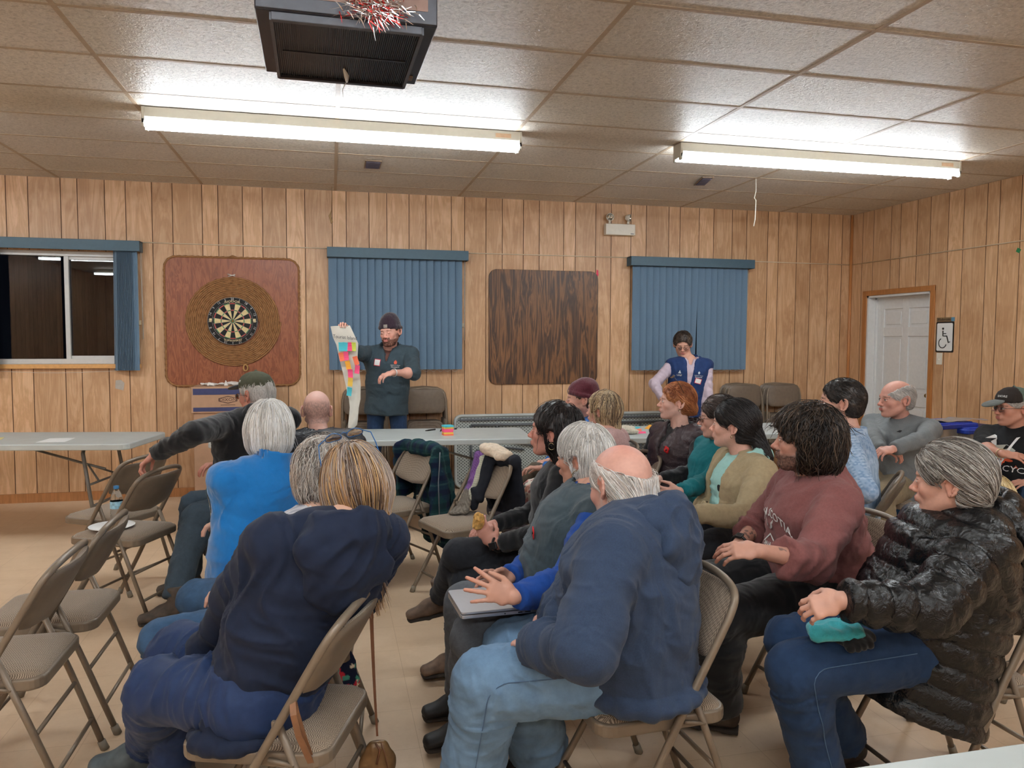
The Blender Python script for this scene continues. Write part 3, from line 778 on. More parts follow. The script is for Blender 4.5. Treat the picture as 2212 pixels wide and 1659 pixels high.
# ---- light & world
wd = bpy.data.worlds.new('world'); scene.world = wd; scene.view_settings.exposure = .48; wd.use_nodes = True
wd.node_tree.nodes['Background'].inputs[0].default_value = (.01, .012, .02, 1); wd.node_tree.nodes['Background'].inputs[1].default_value = .1
# =================================================================== furniture
def cushion(mb, outline, T, c=(0, 0, 0), R=None, mat=0, rings=7, p=5, bend=None, flip=False):
    o = np.asarray(outline); n = len(o); cen = o.mean(0); vs = []; sc = [1-(1-k/rings)**1.6 for k in range(1, rings+1)][::-1]
    for s_ in sc:
        z = T*(1-s_**p)**.5
        vs.append(np.column_stack([cen+(o-cen)*s_, np.full(n, z)]))
    vs.append(np.array([[cen[0], cen[1], T]])); f = []
    for i in range(len(sc)-1):
        for k in range(n): f.append((i*n+k, i*n+(k+1) % n, (i+1)*n+(k+1) % n, (i+1)*n+k))
    L = (len(sc)-1)*n
    for k in range(n): f.append((L+k, L+(k+1) % n, len(sc)*n))
    v = np.concatenate(vs)
    if flip: v[:, 2] *= -1; f = [q[::-1] for q in f]
    if bend is not None: v = bend(v)
    if R is not None: v = v@np.asarray(R).T
    mb.add(v+np.asarray(c, float), f, mat, smooth=True)

def herring():
    mt, nt, b = newmat('herringbone_fabric')
    co = coords(nt); sp = N(nt, 'ShaderNodeSeparateXYZ'); nt.links.new(co, sp.inputs[0])
    def M(op, *a):
        n = N(nt, 'ShaderNodeMath', operation=op)
        for i, v in enumerate(a):
            if hasattr(v, 'is_linked'): nt.links.new(v, n.inputs[i])
            else: n.inputs[i].default_value = v
        return n.outputs[0]
    # zigzag ribs: y + |tri(x)|
    tri = M('PINGPONG', sp.outputs[1], .011)
    w = M('ADD', sp.outputs[0], tri); w = M('ADD', w, sp.outputs[2])
    s_ = M('SINE', M('MULTIPLY', w, 900.0)); s_ = M('MULTIPLY_ADD', s_, .5, .5)
    nz = N(nt, 'ShaderNodeTexNoise', i_Scale=420.0, i_Detail=2.0); nt.links.new(co, nz.inputs['Vector'])
    mx = M('ADD', M('MULTIPLY', s_, .55), M('MULTIPLY', nz.outputs[0], .55))
    r = ramp(nt, [(.25, srgb(88, 74, 62)), (.6, srgb(142, 124, 106)), (.85, srgb(178, 160, 140))]); nt.links.new(mx, r.inputs[0])
    nt.links.new(r.outputs[0], b.inputs['Base Color']); b.inputs['Roughness'].default_value = .95
    b.inputs['Sheen Weight'].default_value = .2; b.inputs['Specular IOR Level'].default_value = .2
    bump(nt, b, mx, .35, .0015); return mt
M_SEAT = herring()
M_CH = plain('chair_enamel', srgb(122, 108, 92), .38, metal=.15, var=.04)
M_CAPF = plain('foot_rubber', srgb(120, 112, 98), .6)

def make_chair():
    r = empty('folding_chair', (0, 0, 0))
    # frame: one bent tube, front legs running up to the arch over the backrest
    def side(s_):
        return [(.205, s_*.228, .02), (.10, s_*.222, .20), (-.02, s_*.214, .42), (-.145, s_*.208, .64), (-.20, s_*.200, .735)]
    pts = side(-1)+[(-.226, -.170, .775), (-.240, -.10, .793), (-.246, 0, .799), (-.240, .10, .793), (-.226, .170, .775)]+side(1)[::-1]
    from mathutils import geometry
    P = [Vector(p) for p in pts]; fine = []
    for i in range(len(P)-1):
        p0, p1, p2, p3 = P[max(i-1, 0)], P[i], P[i+1], P[min(i+2, len(P)-1)]
        for k in range(5):
            t = k/5; fine.append(.5*((2*p1)+(-p0+p2)*t+(2*p0-5*p1+4*p2-p3)*t*t+(-p0+3*p1-3*p2+p3)*t**3))
    fine.append(P[-1])
    f = MB(); f.tube([list(v) for v in fine], .0118, 10); fr = f.build('frame', M_CH, r)
    c = MB()
    for s_ in (-1, 1):
        c = MB(); c.tube([(.212, s_*.2285, .0), (.199, s_*.228, .034)], [.0155, .0145], 10); c.build('foot_cap', M_CAPF, fr)
    for s_ in (-1, 1):
        l = MB(); l.tube([(-.075, s_*.198, .52), (-.16, s_*.196, .30), (-.262, s_*.190, .02)], .0108, 10)
        l.box((-.072, s_*.204, .515), (.012, .006, .018), bev=.003)
        l.tube([(-.05, s_*.206, .43), (-.118, s_*.203, .415)], .006, 6)
        o = l.build('leg', M_CH, r)
        q = MB(); q.tube([(-.270, s_*.190, .0), (-.257, s_*.190, .034)], [.0150, .0140], 10); q.build('foot_cap', M_CAPF, o)
    for (p, q) in (((-.175, -.19, .26), (-.175, .19, .26)), ((-.228, -.19, .12), (-.228, .19, .12)), ((.150, -.22, .115), (.150, .22, .115))):
        b_ = MB(); b_.tube([p, q], .0075, 8); b_.build('stretcher', M_CH, r)
    s_ = MB(); ol = rrect(.205, .198, .055, 6)
    s_.slab(ol, -.040, 0, rnd=.009); s_.build('seat_pan', M_CH, r, (0.0, 0, .445))
    s_ = MB(); cushion(s_, rrect(.196, .189, .05, 6), .024, p=4); s_.build('seat_cushion', M_SEAT, r, (0.0, 0, .4445))
    # backrest between the uprights, bowed backwards
    def outl(g=0):
        o = []
        for k in range(11): a = math.pi*k/10; o.append((.198*math.cos(a)*(1 if True else 1), .05+.045*math.sin(a)**.8 if 0 < k < 10 else .05))
        return o
    ol = []
    for (x, y) in [(.19, -.10), (.199, -.085), (.203, 0), (.200, .045), (.187, .078), (.155, .098), (.08, .108), (0, .110), (-.08, .108), (-.155, .098), (-.187, .078), (-.200, .045), (-.203, 0), (-.199, -.085), (-.19, -.10), (-.14, -.112), (0, -.122), (.14, -.112)]: ol.append((x, y))
    # local: x-> chair y, y-> up along the tube, z-> forward
    tl = math.atan2(.150, .27); up = np.array([-math.sin(tl), 0, math.cos(tl)]); fw = np.array([math.cos(tl), 0, math.sin(tl)])
    Rb = np.column_stack([(0, 1, 0), up, fw]); cb = np.array([-.183, 0, .69])
    def bend(v): v = v.copy(); v[:, 2] -= .030*(1-(v[:, 0]/.2)**2); return v
    b_ = MB(); cushion(b_, ol, .020, c=cb, R=Rb, bend=bend, p=4)
    b_.build('backrest_cushion', M_SEAT, r)
    b_ = MB(); cushion(b_, [(x*1.0, y*1.0) for x, y in ol], .012, c=cb, R=Rb, bend=bend, p=6, flip=True)
    b_.build('backrest_shell', M_CH, r)
    return r
CHAIR0 = make_chair(); _cused = [False]
def chair(x, y, az, label, group='folding chairs', z=0):
    if not _cused[0]: o = CHAIR0; _cused[0] = True
    else: o = copy_tree(CHAIR0)
    o.location = (x, y, z); o.rotation_euler = (0, 0, math.radians(az))
    return tag(o, label, 'chair', group)
# empty chairs
chair(-1.09, 2.80, 180, 'empty folding chair at the lower left corner, nearest of the left column')
chair(-1.075, 3.29, 180, 'empty folding chair just behind the nearest one at the left edge')
chair(-1.12, 4.56, 158, 'empty folding chair holding a paper plate and a water bottle')
chair(-1.30, 5.06, 152, 'empty folding chair whose back is gripped by the hand of the man in the cap')
chair(.735, 4.36, 200, 'empty folding chair with scarves, a cream hat and a dark coat over its back')
chair(.37, 4.90, 205, 'folding chair with a dark green plaid jacket over its back')
chair(2.80, 3.30, 150, 'empty folding chair between the maroon hoodie man and the black puffer woman')

# folded chairs leaning on the wall
def make_folded():
    r = empty('folded_chair', (0, 0, 0))
    f = MB(); pts = [(-.222, 0, .012), (-.216, 0, .45), (-.206, 0, .90), (-.19, 0, .975), (-.13, 0, 1.02), (0, 0, 1.03), (.13, 0, 1.02), (.19, 0, .975), (.206, 0, .90), (.216, 0, .45), (.222, 0, .012)]
    f.tube(pts, .0115, 8); f.build('frame', M_CH, r)
    for s_ in (-1, 1):
        l = MB(); l.tube([(s_*.195, -.012, .72), (s_*.19, -.012, .03)], .0105, 8); l.build('leg', M_CH, r)
    b_ = MB(); ol = [(x*.97, y*1.05) for x, y in rrect(.205, .115, .06, 6)]
    def bend(v): v = v.copy(); v[:, 2] += .02*(1-(v[:, 0]/.2)**2); return v
    Rb = np.column_stack([(1, 0, 0), (0, 0, 1), (0, -1, 0)])
    cushion(b_, ol, .012, c=(0, 0, .90), R=Rb, p=6, bend=bend); cushion(b_, ol, .012, c=(0, 0, .90), R=Rb, p=6, bend=bend, flip=True)
    b_.build('backrest', M_CHB, r)
    s_ = MB(); s_.slab(rrect(.18, .20, .06, 6), -.012, .012, R=Rb, c=(0, -.004, .50), rnd=.006); 
    for q in (.155, .13): s_.tube([(x, -.018, .50+y*1.1) for x, y in rrect(q, q+.02, .06, 5)], .004, 6, closed=True)
    s_.build('seat', M_CHB, r); return r
M_CHB = plain('chair_brown', srgb(112, 98, 84), .5, metal=.1)
F0 = make_folded(); fu = [0]
def stack(x, n, where, y0=7.66):
    for k in range(n):
        o = F0 if fu[0] == 0 else copy_tree(F0); fu[0] += 1
        o.location = (x+.012*(k % 2), y0-.052*k, .0); o.rotation_euler = (-.08, 0, random.uniform(-.02, .02))
        tag(o, '%s folded chair leaning %s' % (['rearmost', 'second', 'third', 'fourth', 'front'][k], where), 'chair', 'folded chairs leaning on the wall')
stack(.31, 5, 'on the wall left of the man in the dark beanie')
stack(.90, 5, 'on the wall right of the man in the dark beanie')
stack(4.42, 4, 'on the wall under the rightmost blind, left pile')
stack(4.90, 4, 'on the wall towards the corner, right pile')

# ---- tables
M_TOP = plain('table_plastic', srgb(186, 192, 190), .42, var=.03, scale=8)
M_LEG = plain('table_leg_grey', srgb(112, 108, 102), .4, metal=.3)
def make_table():
    r = empty('folding_table', (0, 0, 0))
    t = MB(); t.slab(rrect(1.22, .38, .07, 6), -.045, 0, rnd=.008); t.build('tabletop', M_TOP, r, (0, 0, .742))
    for s_ in (-1, 1):
        l = MB(); x = s_*.86
        l.tube([(x+s_*.10, -.29, .01), (x+s_*.04, -.29, .40), (x, -.28, .66), (x-s_*.03, -.2, .69), (x-s_*.03, .2, .69), (x, .28, .66), (x+s_*.04, .29, .40), (x+s_*.10, .29, .01)], .014, 9)
        l.tube([(x+s_*.06, -.29, .27), (x+s_*.06, .29, .27)], .011, 8)
        l.build('leg_frame', M_LEG, r)
        b_ = MB(); b_.tube([(x+s_*.03, 0, .50), (x-s_*.10, 0, .535), (x-s_*.62, 0, .69)], .010, 8); b_.tube([(x+s_*.045, -.15, .44), (x-s_*.10, 0, .535), (x+s_*.045, .15, .44)], .008, 8)
        b_.tube([(x+s_*.045, -.29, .43), (x+s_*.045, .29, .43)], .009, 8)
        b_.build('brace', M_LEG, r)
    return r
TB0 = make_table(); tu = [0]
def table(x, y, rz, label):
    o = TB0 if tu[0] == 0 else copy_tree(TB0); tu[0] += 1
    o.location = (x, y, 0); o.rotation_euler = (0, 0, rz); return tag(o, label, 'table', 'grey-white folding tables')
table(.35, 6.20, -.10, 'long grey-white folding table in front of the man in the dark beanie')
table(-2.58, 6.56, -.17, 'long grey-white folding table at the left edge under the dark window')
table(3.22, 5.97, .02, 'long grey-white folding table behind the redhead and the women beside her')
table(1.56, .775, .0, 'white folding table whose corner shows at the bottom right')

def lattice_mat():
    mt, nt, b = newmat('table_underside')
    co = coords(nt); sp = N(nt, 'ShaderNodeSeparateXYZ'); nt.links.new(co, sp.inputs[0])
    def M(op, *a):
        n = N(nt, 'ShaderNodeMath', operation=op)
        for i, v in enumerate(a):
            if hasattr(v, 'is_linked'): nt.links.new(v, n.inputs[i])
            else: n.inputs[i].default_value = v
        return n.outputs[0]
    px, pz_ = .036, .030
    def dots(ox, oz):
        u_ = M('SUBTRACT', M('FLOORED_MODULO', M('ADD', sp.outputs[0], ox), px), px/2); v_ = M('SUBTRACT', M('FLOORED_MODULO', M('ADD', sp.outputs[2], oz), pz_), pz_/2)
        return M('SQRT', M('ADD', M('MULTIPLY', u_, u_), M('MULTIPLY', v_, v_)))
    d = M('MINIMUM', dots(0, 0), dots(px/2, pz_/2))
    r = ramp(nt, [(.42, (0.02, .022, .022, 1)), (.5, srgb(168, 174, 170))]); r.color_ramp.interpolation = 'LINEAR'
    nt.links.new(M('MULTIPLY', d, 80.0), r.inputs[0]); nt.links.new(r.outputs[0], b.inputs['Base Color'])
    b.inputs['Roughness'].default_value = .5; return mt
ft = empty('folded_table', (2.42, 7.55, 0), label='folded grey-white table on its long edge against the wall, perforated underside showing', cat='table')
ft.rotation_euler = (-.09, 0, -.01)
Rf = np.column_stack([(1, 0, 0), (0, 0, 1), (0, -1, 0)])
o = MB(); ol = rrect(1.22, .37, .07, 6)
o.slab(ol, -.02, .012, R=Rf, c=(0, 0, .378), rnd=.004, mat=0)
o.tube([(x, -.016, .378+y) for x, y in rrect(1.208, .358, .065, 6)], .016, 8, closed=True, mat=0)
o.build('tabletop', M_TOP, ft)
o = MB(); o.slab(rrect(1.19, .34, .05, 5), .0, .004, R=Rf, c=(0, 0, 0)); q = o.build('underside_panel', lattice_mat(), ft, (0, -.0125, .378))
M_LEGD = plain('table_leg_dark', srgb(98, 102, 106), .4, metal=.3)
for s_ in (-1, 1):
    o = MB(); z0, z1 = .378-.25, .378+.25
    o.tube([(s_*1.05, -.03, z1+.01), (s_*.30, -.035, z1+.01), (s_*.24, -.035, z1-.03), (s_*.24, -.035, z0+.03), (s_*.30, -.035, z0), (s_*1.05, -.03, z0)], .013, 8)
    o.tube([(s_*1.05, -.03, z0), (s_*1.05, -.03, z1+.01)], .013, 8); o.build('leg_frame', M_LEGD, ft)
    o = MB(); o.tube([(s_*.78, -.035, z0), (s_*.78, -.035, z1)], .011, 8); o.tube([(s_*.5, -.04, .378), (s_*.78, -.04, .42), (s_*1.0, -.035, .378)], .010, 8)
    o.tube([(s_*.30, -.04, .40), (s_*.62, -.04, .46), (s_*.72, -.04, .52), (s_*.8, -.04, .53)], .012, 8); o.build('brace', M_LEGD, ft)
    o = MB(); o.box((0, -.028, .378+s_*.318), (1.16, .012, .012), bev=.004); o.build('rail', M_LEGD, ft)
# =================================================================== wall pieces and small things
def ply(name, c0, c1, c2, sc=(9, 9, 1.3), dist=2.0, rough=.35):
    mt, nt, b = newmat(name)
    n1 = N(nt, 'ShaderNodeTexNoise', i_Scale=1.5, i_Detail=4.0, i_Roughness=.55, i_Distortion=dist); nt.links.new(coords(nt, sc), n1.inputs['Vector'])
    m1 = N(nt, 'ShaderNodeMath', operation='MULTIPLY'); m1.inputs[1].default_value = 30.0; nt.links.new(n1.outputs[0], m1.inputs[0])
    s1 = N(nt, 'ShaderNodeMath', operation='SINE'); nt.links.new(m1.outputs[0], s1.inputs[0])
    m2 = N(nt, 'ShaderNodeMath', operation='MULTIPLY_ADD'); m2.inputs[1].default_value = .5; m2.inputs[2].default_value = .5; nt.links.new(s1.outputs[0], m2.inputs[0])
    r1 = ramp(nt, [(0, c0), (.5, c1), (1, c2)]); nt.links.new(m2.outputs[0], r1.inputs[0])
    n2 = N(nt, 'ShaderNodeTexNoise', i_Scale=2.0, i_Detail=5.0, i_Roughness=.7); nt.links.new(coords(nt, (50, 50, 4)), n2.inputs['Vector'])
    r2 = ramp(nt, [(.3, (.7, .66, .62, 1)), (.65, (1.05, 1.03, 1, 1))]); nt.links.new(n2.outputs[0], r2.inputs[0])
    nt.links.new(mixc(nt, .75, r1.outputs[0], r2.outputs[0], 'MULTIPLY'), b.inputs['Base Color'])
    b.inputs['Roughness'].default_value = rough; return mt
WALLR = np.column_stack([(1, 0, 0), (0, 0, 1), (0, -1, 0)])   # 2-D x,y -> wall x,z ; thickness towards the room
def rope(mb, pts, r, closed, pitch=.028, mat=0, step=.007, seg=9):
    pts = np.asarray(pts, float)
    if closed: pts = np.vstack([pts, pts[:1]])
    d = np.r_[0, np.cumsum(np.linalg.norm(np.diff(pts, axis=0), axis=1))]; n = max(8, int(d[-1]/step)); s_ = np.linspace(0, d[-1], n, endpoint=not closed)
    q = np.column_stack([np.interp(s_, d, pts[:, i]) for i in range(3)])
    t = (np.roll(q, -1, 0)-np.roll(q, 1, 0)) if closed else np.gradient(q, axis=0); t /= np.linalg.norm(t, axis=1)[:, None]+1e-12
    nn = np.tile([0., -1., 0.], (len(q), 1)); nn -= t*(nn*t).sum(1)[:, None]; nn /= np.linalg.norm(nn, axis=1)[:, None]; bb = np.cross(t, nn)
    a = np.linspace(0, 2*np.pi, seg, endpoint=False)
    rr = r*(.94+.34*np.cos(3*a[None]-2*np.pi*s_[:, None]/pitch*1.0))
    v = q[:, None]+rr[..., None]*(np.cos(a)[None, :, None]*nn[:, None]+np.sin(a)[None, :, None]*bb[:, None])
    f = []; m_ = len(q)
    for i in range(m_ if closed else m_-1):
        j = (i+1) % m_
        for k in range(seg): f.append((i*seg+k, i*seg+(k+1) % seg, j*seg+(k+1) % seg, j*seg+k))
    mb.add(v.reshape(-1, 3), f, mat, smooth=True)

# dartboard backing
bc = V3(-.905, ROOM_Y-.001, 1.667)
db = empty('backing_board', bc, label='reddish-brown square plywood board with rope edging, dartboard coil at its centre', cat='board')
o = MB(); o.slab(rrect(.598, .600, .10, 8), .0, .020, R=WALLR, rnd=.004)
o.build('panel', ply('mahogany_ply', srgb(132, 72, 46), srgb(148, 84, 54), srgb(158, 94, 62), sc=(9, 9, 1.8), dist=1.8), db)
M_ROPE = plain('manila_rope', srgb(148, 104, 64), .85, var=.2, scale=200)
o = MB(); rope(o, [(x, -.014, z) for x, z in rrect(.606, .608, .11, 12)], .0105, True, pitch=.055); 
o.tube([(-.03, -.014, .608), (0, -.02, .618), (.03, -.016, .610), (.05, -.014, .606)], [.012, .016, .013, .008], 8); o.build('rope_edging', M_ROPE, db)
# rope coil
rc = empty('rope_coil', (-.905, ROOM_Y-.020, 1.672), label='flat round coil of brown twisted rope around the dartboard', cat='rope')
o = MB(); turns = 12; pts = []
for k in range(turns*72+1):
    a = 2*math.pi*k/72; R_ = .232+.0165*a/(2*math.pi); pts.append((R_*math.cos(a), -.009, R_*math.sin(a)*.985))
rope(o, pts, .0088, False, pitch=.075, step=.0085, seg=8)
o.build('coil', M_ROPE, rc)
o = MB(); kx, kz = .105, -.425
for k in range(7): a = k*.9; o.tube([(kx+.028*math.cos(a+t)*.7, -.014-.008*math.sin(3*t), kz-.02+.030*math.sin(a+t)) for t in np.linspace(0, 3.4, 9)], .0075, 7)
o.build('rope_knot', plain('knot_rope', srgb(176, 136, 84), .85), rc)
# dartboard
dbd = empty('dartboard', (-.908, ROOM_Y-.0205, 1.674), label='bristle dartboard with black number ring in the middle of the rope coil', cat='dartboard')
M_DB = [plain('db_black', srgb(28, 28, 28), .8), plain('db_cream', srgb(222, 202, 150), .85), plain('db_red', srgb(196, 52, 48), .8), plain('db_green', srgb(48, 120, 62), .8), plain('db_wire', srgb(190, 190, 190), .3, .8)]
o = MB(); o.lathe([(0, 0), (.2255, 0), (.2255, .034), (.222, .038), (.170, .038)], R=rotx(math.pi/2), seg=64, mat=0)
RR = [(0, .0065, 'B'), (.0065, .016, 'G'), (.016, .099, 's'), (.099, .107, 'm'), (.107, .162, 's'), (.162, .170, 'm')]
for k in range(20):
    a0, a1 = math.radians(90-9+k*18), math.radians(90+9+k*18); dark = (k % 2 == 0)
    for r0, r1, t in RR:
        mt = {'B': 2, 'G': 3, 's': 0 if dark else 1, 'm': 2 if dark else 3}[t]; q = []
        for a in np.linspace(a0, a1, 4): q.append((r0*math.cos(a), -.0385, r0*math.sin(a))); q.append((r1*math.cos(a), -.0385, r1*math.sin(a)))
        o.add(q, [(0, 2, 3, 1), (2, 4, 5, 3), (4, 6, 7, 5)], mt)
o.build('face', M_DB, dbd, smooth=None)
o = MB()
for R_ in (.107, .099, .162, .170, .016, .2235, .183): o.tube([(R_*math.cos(a), -.039, R_*math.sin(a)) for a in np.linspace(0, 2*math.pi, 60, endpoint=False)], .0007 if R_ < .2 else .0014, 5, closed=True)
for k in range(20): a = math.radians(99+18*k); o.tube([(.016*math.cos(a), -.039, .016*math.sin(a)), (.183*math.cos(a), -.039, .183*math.sin(a))], .0007, 5)
o.build('wire_spider', M_DB[4], dbd)
o = MB(); nums = [20, 1, 18, 4, 13, 6, 10, 15, 2, 17, 3, 19, 7, 16, 8, 11, 14, 9, 12, 5]
for k, n_ in enumerate(nums):
    a = math.radians(90-18*k); v, f = text_mesh(str(n_), .030, .0003)
    if len(v) == 0: continue
    rot = a-math.pi/2; c, s_ = math.cos(rot), math.sin(rot)
    x = v[:, 0]*c-v[:, 1]*s_+.207*math.cos(a); z = v[:, 0]*s_+v[:, 1]*c+.207*math.sin(a); o.add(np.column_stack([x, -.0395-v[:, 2], z]), f)
o.build('number', M_DB[4], dbd)
o = MB()
for txt, zz, sg in (('NODOR', .186, 1), ('SUPAWIRES', -.188, -1)):
    v, f = text_mesh(txt, .030 if sg > 0 else .025, .0003, sx=1.25); zc_ = zz+v[:, 1]-sg*(v[:, 0]**2)*2.1; o.add(np.column_stack([v[:, 0], -.0400-v[:, 2], zc_]), f)
o.build('lettering', plain('db_letter', srgb(226, 206, 160), .7), dbd)
o = MB()
for sg in (-1, 1): o.box((sg*.197, -.0395, .012), (.012, .001, .011)); o.box((sg*.199, -.0395, -.006), (.011, .001, .004))
o.build('emblem', plain('db_letter', srgb(226, 206, 160), .7), dbd)
# two white darts' flights stuck over the coil
dt_ = empty('dart', (-.915, ROOM_Y-.021, 2.105), label='small white crossed darts pinned above the rope coil', cat='dart')
o = MB(); o.tube([(-.035, -.012, .014), (.035, -.03, -.006)], .0045, 6); o.tube([(-.03, -.012, -.010), (.036, -.03, .010)], .0045, 6); o.tube([(0, 0, 0), (0, -.022, 0)], .002, 5); o.build('barrel', plain('dart_white', srgb(220, 214, 206), .5), dt_)
# dark plain board
o = MB(); o.slab(rrect(.593, .595, .085, 8), .0, .018, R=WALLR, rnd=.004)
tag(o.build('wall_board', ply('dark_ply', srgb(66, 44, 30), srgb(92, 62, 40), srgb(128, 88, 54), sc=(8, 8, .8), dist=1.3, rough=.4), None, (2.178, ROOM_Y-.001, 1.638)), 'dark brown stained square plywood board between the two closed blinds', 'board')
o = MB(); p0 = atY(1290, 590, ROOM_Y); o.slab([(-.013, -.03), (0, -.045), (.014, -.02), (.010, .03), (-.006, .035)], .0, .004, R=WALLR)
tag(o.build('ribbon_scrap', plain('pink_scrap', srgb(220, 60, 90), .6), None, tuple(p0)), 'small pink ribbon scrap at the upper right corner of the dark board', 'ribbon')
p0 = atY(259, 832, ROOM_Y)
o = MB(); o.slab([(-.035, .045), (-.04, -.03), (.03, -.05), (.04, .02), (.01, .05)][::-1], 0, .002, R=WALLR, mat=0)
tag(o.build('tape_patch', plain('grey_tape', srgb(178, 170, 160), .6), None, tuple(p0), 0), 'small grey tape patch on the wall below the left blind', 'tape')
o = MB(); p0 = atX(2200, 541, ROOM_XR-.001); o.box((0, 0, 0), (.001, .02, .018), R=rotx(.5))
tag(o.build('green_sticker', plain('green_stick', srgb(30, 120, 70), .6), None, tuple(p0)), 'small green sticker high on the right wall', 'sticker')
for px_, py_, nm in ((302, 697, 'left'), (1000, 703, 'middle')):
    o = MB(); p0 = atY(px_, py_, ROOM_Y-.008); o.box((0, 0, 0), (.014, .008, .022), bev=.004); o.tube([(0, -.008, -.004), (0, -.018, -.02)], .004, 6)
    tag(o.build('cord_cleat', plain('cleat_cream', srgb(220, 204, 170), .5), None, tuple(p0)), 'tiny cream cord cleat beside the %s blind' % nm, 'cleat', 'cord cleats on the back wall')

# emergency light
em = empty('emergency_light', (2.998, ROOM_Y, 2.678), label='white emergency light unit with two round lamp heads high on the wall', cat='emergency light')
M_EM = plain('em_white', srgb(226, 220, 206), .4, var=.02)
o = MB(); o.box((0, -.036, 0), (.166, .036, .058), bev=.006); o.box((.13, -.0735, -.042), (.018, .0008, .004), mat=1); o.build('battery_box', [M_EM, M_LEGD], em)
for sx, az_ in ((-.115, -.25), (.095, .95)):
    hd = MB(); Rr = rotz(az_)@rotx(math.pi/2+.15)
    hd.lathe([(0, -.035), (.020, -.034), (.032, -.015), (.039, .012), (.041, .020), (.036, .020)], (sx, -.05, .128), 20, R=Rr)
    hd.tube([(sx, -.04, .06), (sx, -.045, .085), (sx, -.048, .10)], [.014, .013, .012], 8); h = hd.build('lamp_head', M_EM, em)
    g = MB(); g.lathe([(.036, .017), (.030, .006), (.018, -.004), (0, -.008)], (sx, -.05, .128), 20, R=Rr); g.build('reflector', plain('chrome_dish', srgb(200, 196, 188), .12, .9, var=0), h)

# washroom signs, switch (right wall): u along -Y to the right of the picture
def rw(name, y, z, mats, parts, lab, cat):
    r = empty(name, (ROOM_XR, y, z), label=lab, cat=cat)
    RW = np.column_stack([(0, -1, 0), (0, 0, 1), (-1, 0, 0)]); out = []
    for pn, fn, mt in parts:
        mb = MB(); fn(mb, RW); out.append(mb.build(pn, mt, r))
    return r
M_BL = plain('sign_black', srgb(22, 22, 22), .4, var=0); M_WS = plain('sign_white', srgb(232, 234, 232), .4, var=0)
def isa(mb, RW):
    def tb(pts, r): mb.tube([RW@np.array([x, y, .0065]) for x, y in pts], r, 6)
    a0 = np.linspace(math.radians(115), math.radians(345), 16)
    tb([(-.022+.047*math.cos(a), -.060+.047*math.sin(a)) for a in a0], .0042)
    tb([(-.020, .062), (-.018, .010), (.030, .010)], .0055); tb([(-.018, .034), (.020, .034)], .004)
    tb([(.030, .010), (.052, -.055), (.070, -.046)], .0055)
    mb.lathe([(0, 0), (.0115, 0), (.0115, .004), (0, .004)], RW@np.array([-.020, .082, .004]), 14, R=RW)
rw('accessible_sign', 6.330, 1.550, None, [
    ('backing', lambda mb, R: mb.slab(rrect(.112, .150, .012, 4), .0, .0035, R=R), M_BL),
    ('sign_face', lambda mb, R: mb.slab(rrect(.098, .136, .014, 4), .0035, .0050, R=R), M_WS),
    ('symbol', isa, M_BL)], 'white sign with a black wheelchair symbol beside the white door', 'sign')
def wt(mb, R):
    v, f = text_mesh('Washroom', .036, .0004, sx=1.0); mb.add((np.column_stack([v[:, 0]-.02, v[:, 1], v[:, 2]+.0045]))@R.T, f)
rw('washroom_tag', 6.328, 1.722, None, [
    ('tag_plate', lambda mb, R: mb.box(R@np.array([-.018, 0, .002]), (.002, .092, .020)), plain('tag_brown', srgb(120, 98, 70), .5)),
    ('tag_end', lambda mb, R: mb.box(R@np.array([.092, 0, .002]), (.002, .020, .020)), plain('tag_blue', srgb(90, 140, 170), .5)),
    ('lettering', wt, M_BL)], 'small brown and blue nameplate above the wheelchair sign', 'sign')
rw('light_switch', 6.388, 1.336, None, [
    ('switch_plate', lambda mb, R: mb.box(R@np.array([0, 0, .003]), (.003, .036, .058), bev=.002), M_EM),
    ('toggle', lambda mb, R: mb.box(R@np.array([0, -.006, .010]), (.007, .005, .010), bev=.002), M_EM)], 'white light switch below the wheelchair sign', 'light switch')

# cardboard box with blue bands
M_CARD = plain('cardboard', srgb(180, 142, 114), .85, var=.04, scale=14); M_BAND = plain('blue_band', srgb(62, 66, 104), .8)
pL = atY(412, 840, 7.30); pb = atz(560, 1065, 0)
cw, ch = .68, 1.075
bx = empty('cardboard_box', (pL[0]+cw/2, 7.50, 0), .02, label='tall brown cardboard box with dark blue bands under the dartboard', cat='box')
o = MB(); o.box((0, 0, .42), (cw/2-.012, .19, .42), bev=.004); o.build('box_body', M_CARD, bx)
o = MB(); o.box((0, 0, .955), (cw/2, .205, .118), bev=.004); ob = o.build('box_lid', M_CARD, bx)
o = MB(); o.box((.0, -.2062, 1.030), (cw/2-.015, .0008, .028)); o.box((.0, -.2062, .870), (cw/2-.015, .0008, .018)); o.build('band', M_BAND, ob)
o = MB(); hx = [(-.080, 0), (-.080, .014), (0, .034), (.080, .014), (.080, -.014), (0, -.034), (-.080, -.014)]; hx = hx[::-1]
o.slab([(x, z) for x, z in hx], 0, .0006, R=WALLR, c=(-.03, -.2062, .955), mat=0)
o.slab([(x*.90, z*.80) for x, z in hx], .0006, .0009, R=WALLR, c=(-.03, -.2062, .955), mat=1)
v, f = text_mesh('DIXON', .040, .0004, sx=1.1); o.add(np.column_stack([v[:, 0]-.03, -.2075-v[:, 2], v[:, 1]+.955]), f, 0)
o.box((-.03, -.2064, .908), (.062, .0005, .0022), 0)
o.build('printed_mark', [plain('print_brown', srgb(70, 44, 38), .8), M_CARD], ob)
cr = Sdf()
for k in range(16): cr.ell((random.uniform(-.22, .22), random.uniform(-.1, .1), .010), (random.uniform(.02, .05), .03, random.uniform(.008, .018)), k=.02)
cr.cap((.0, -.06, .0), (-.003, -.06, .045), .016, .004)
v, f = cr.mesh(.008); v = v+.008*np.column_stack([vnoise(v*60+s_) for s_ in (0, 9, 19)])
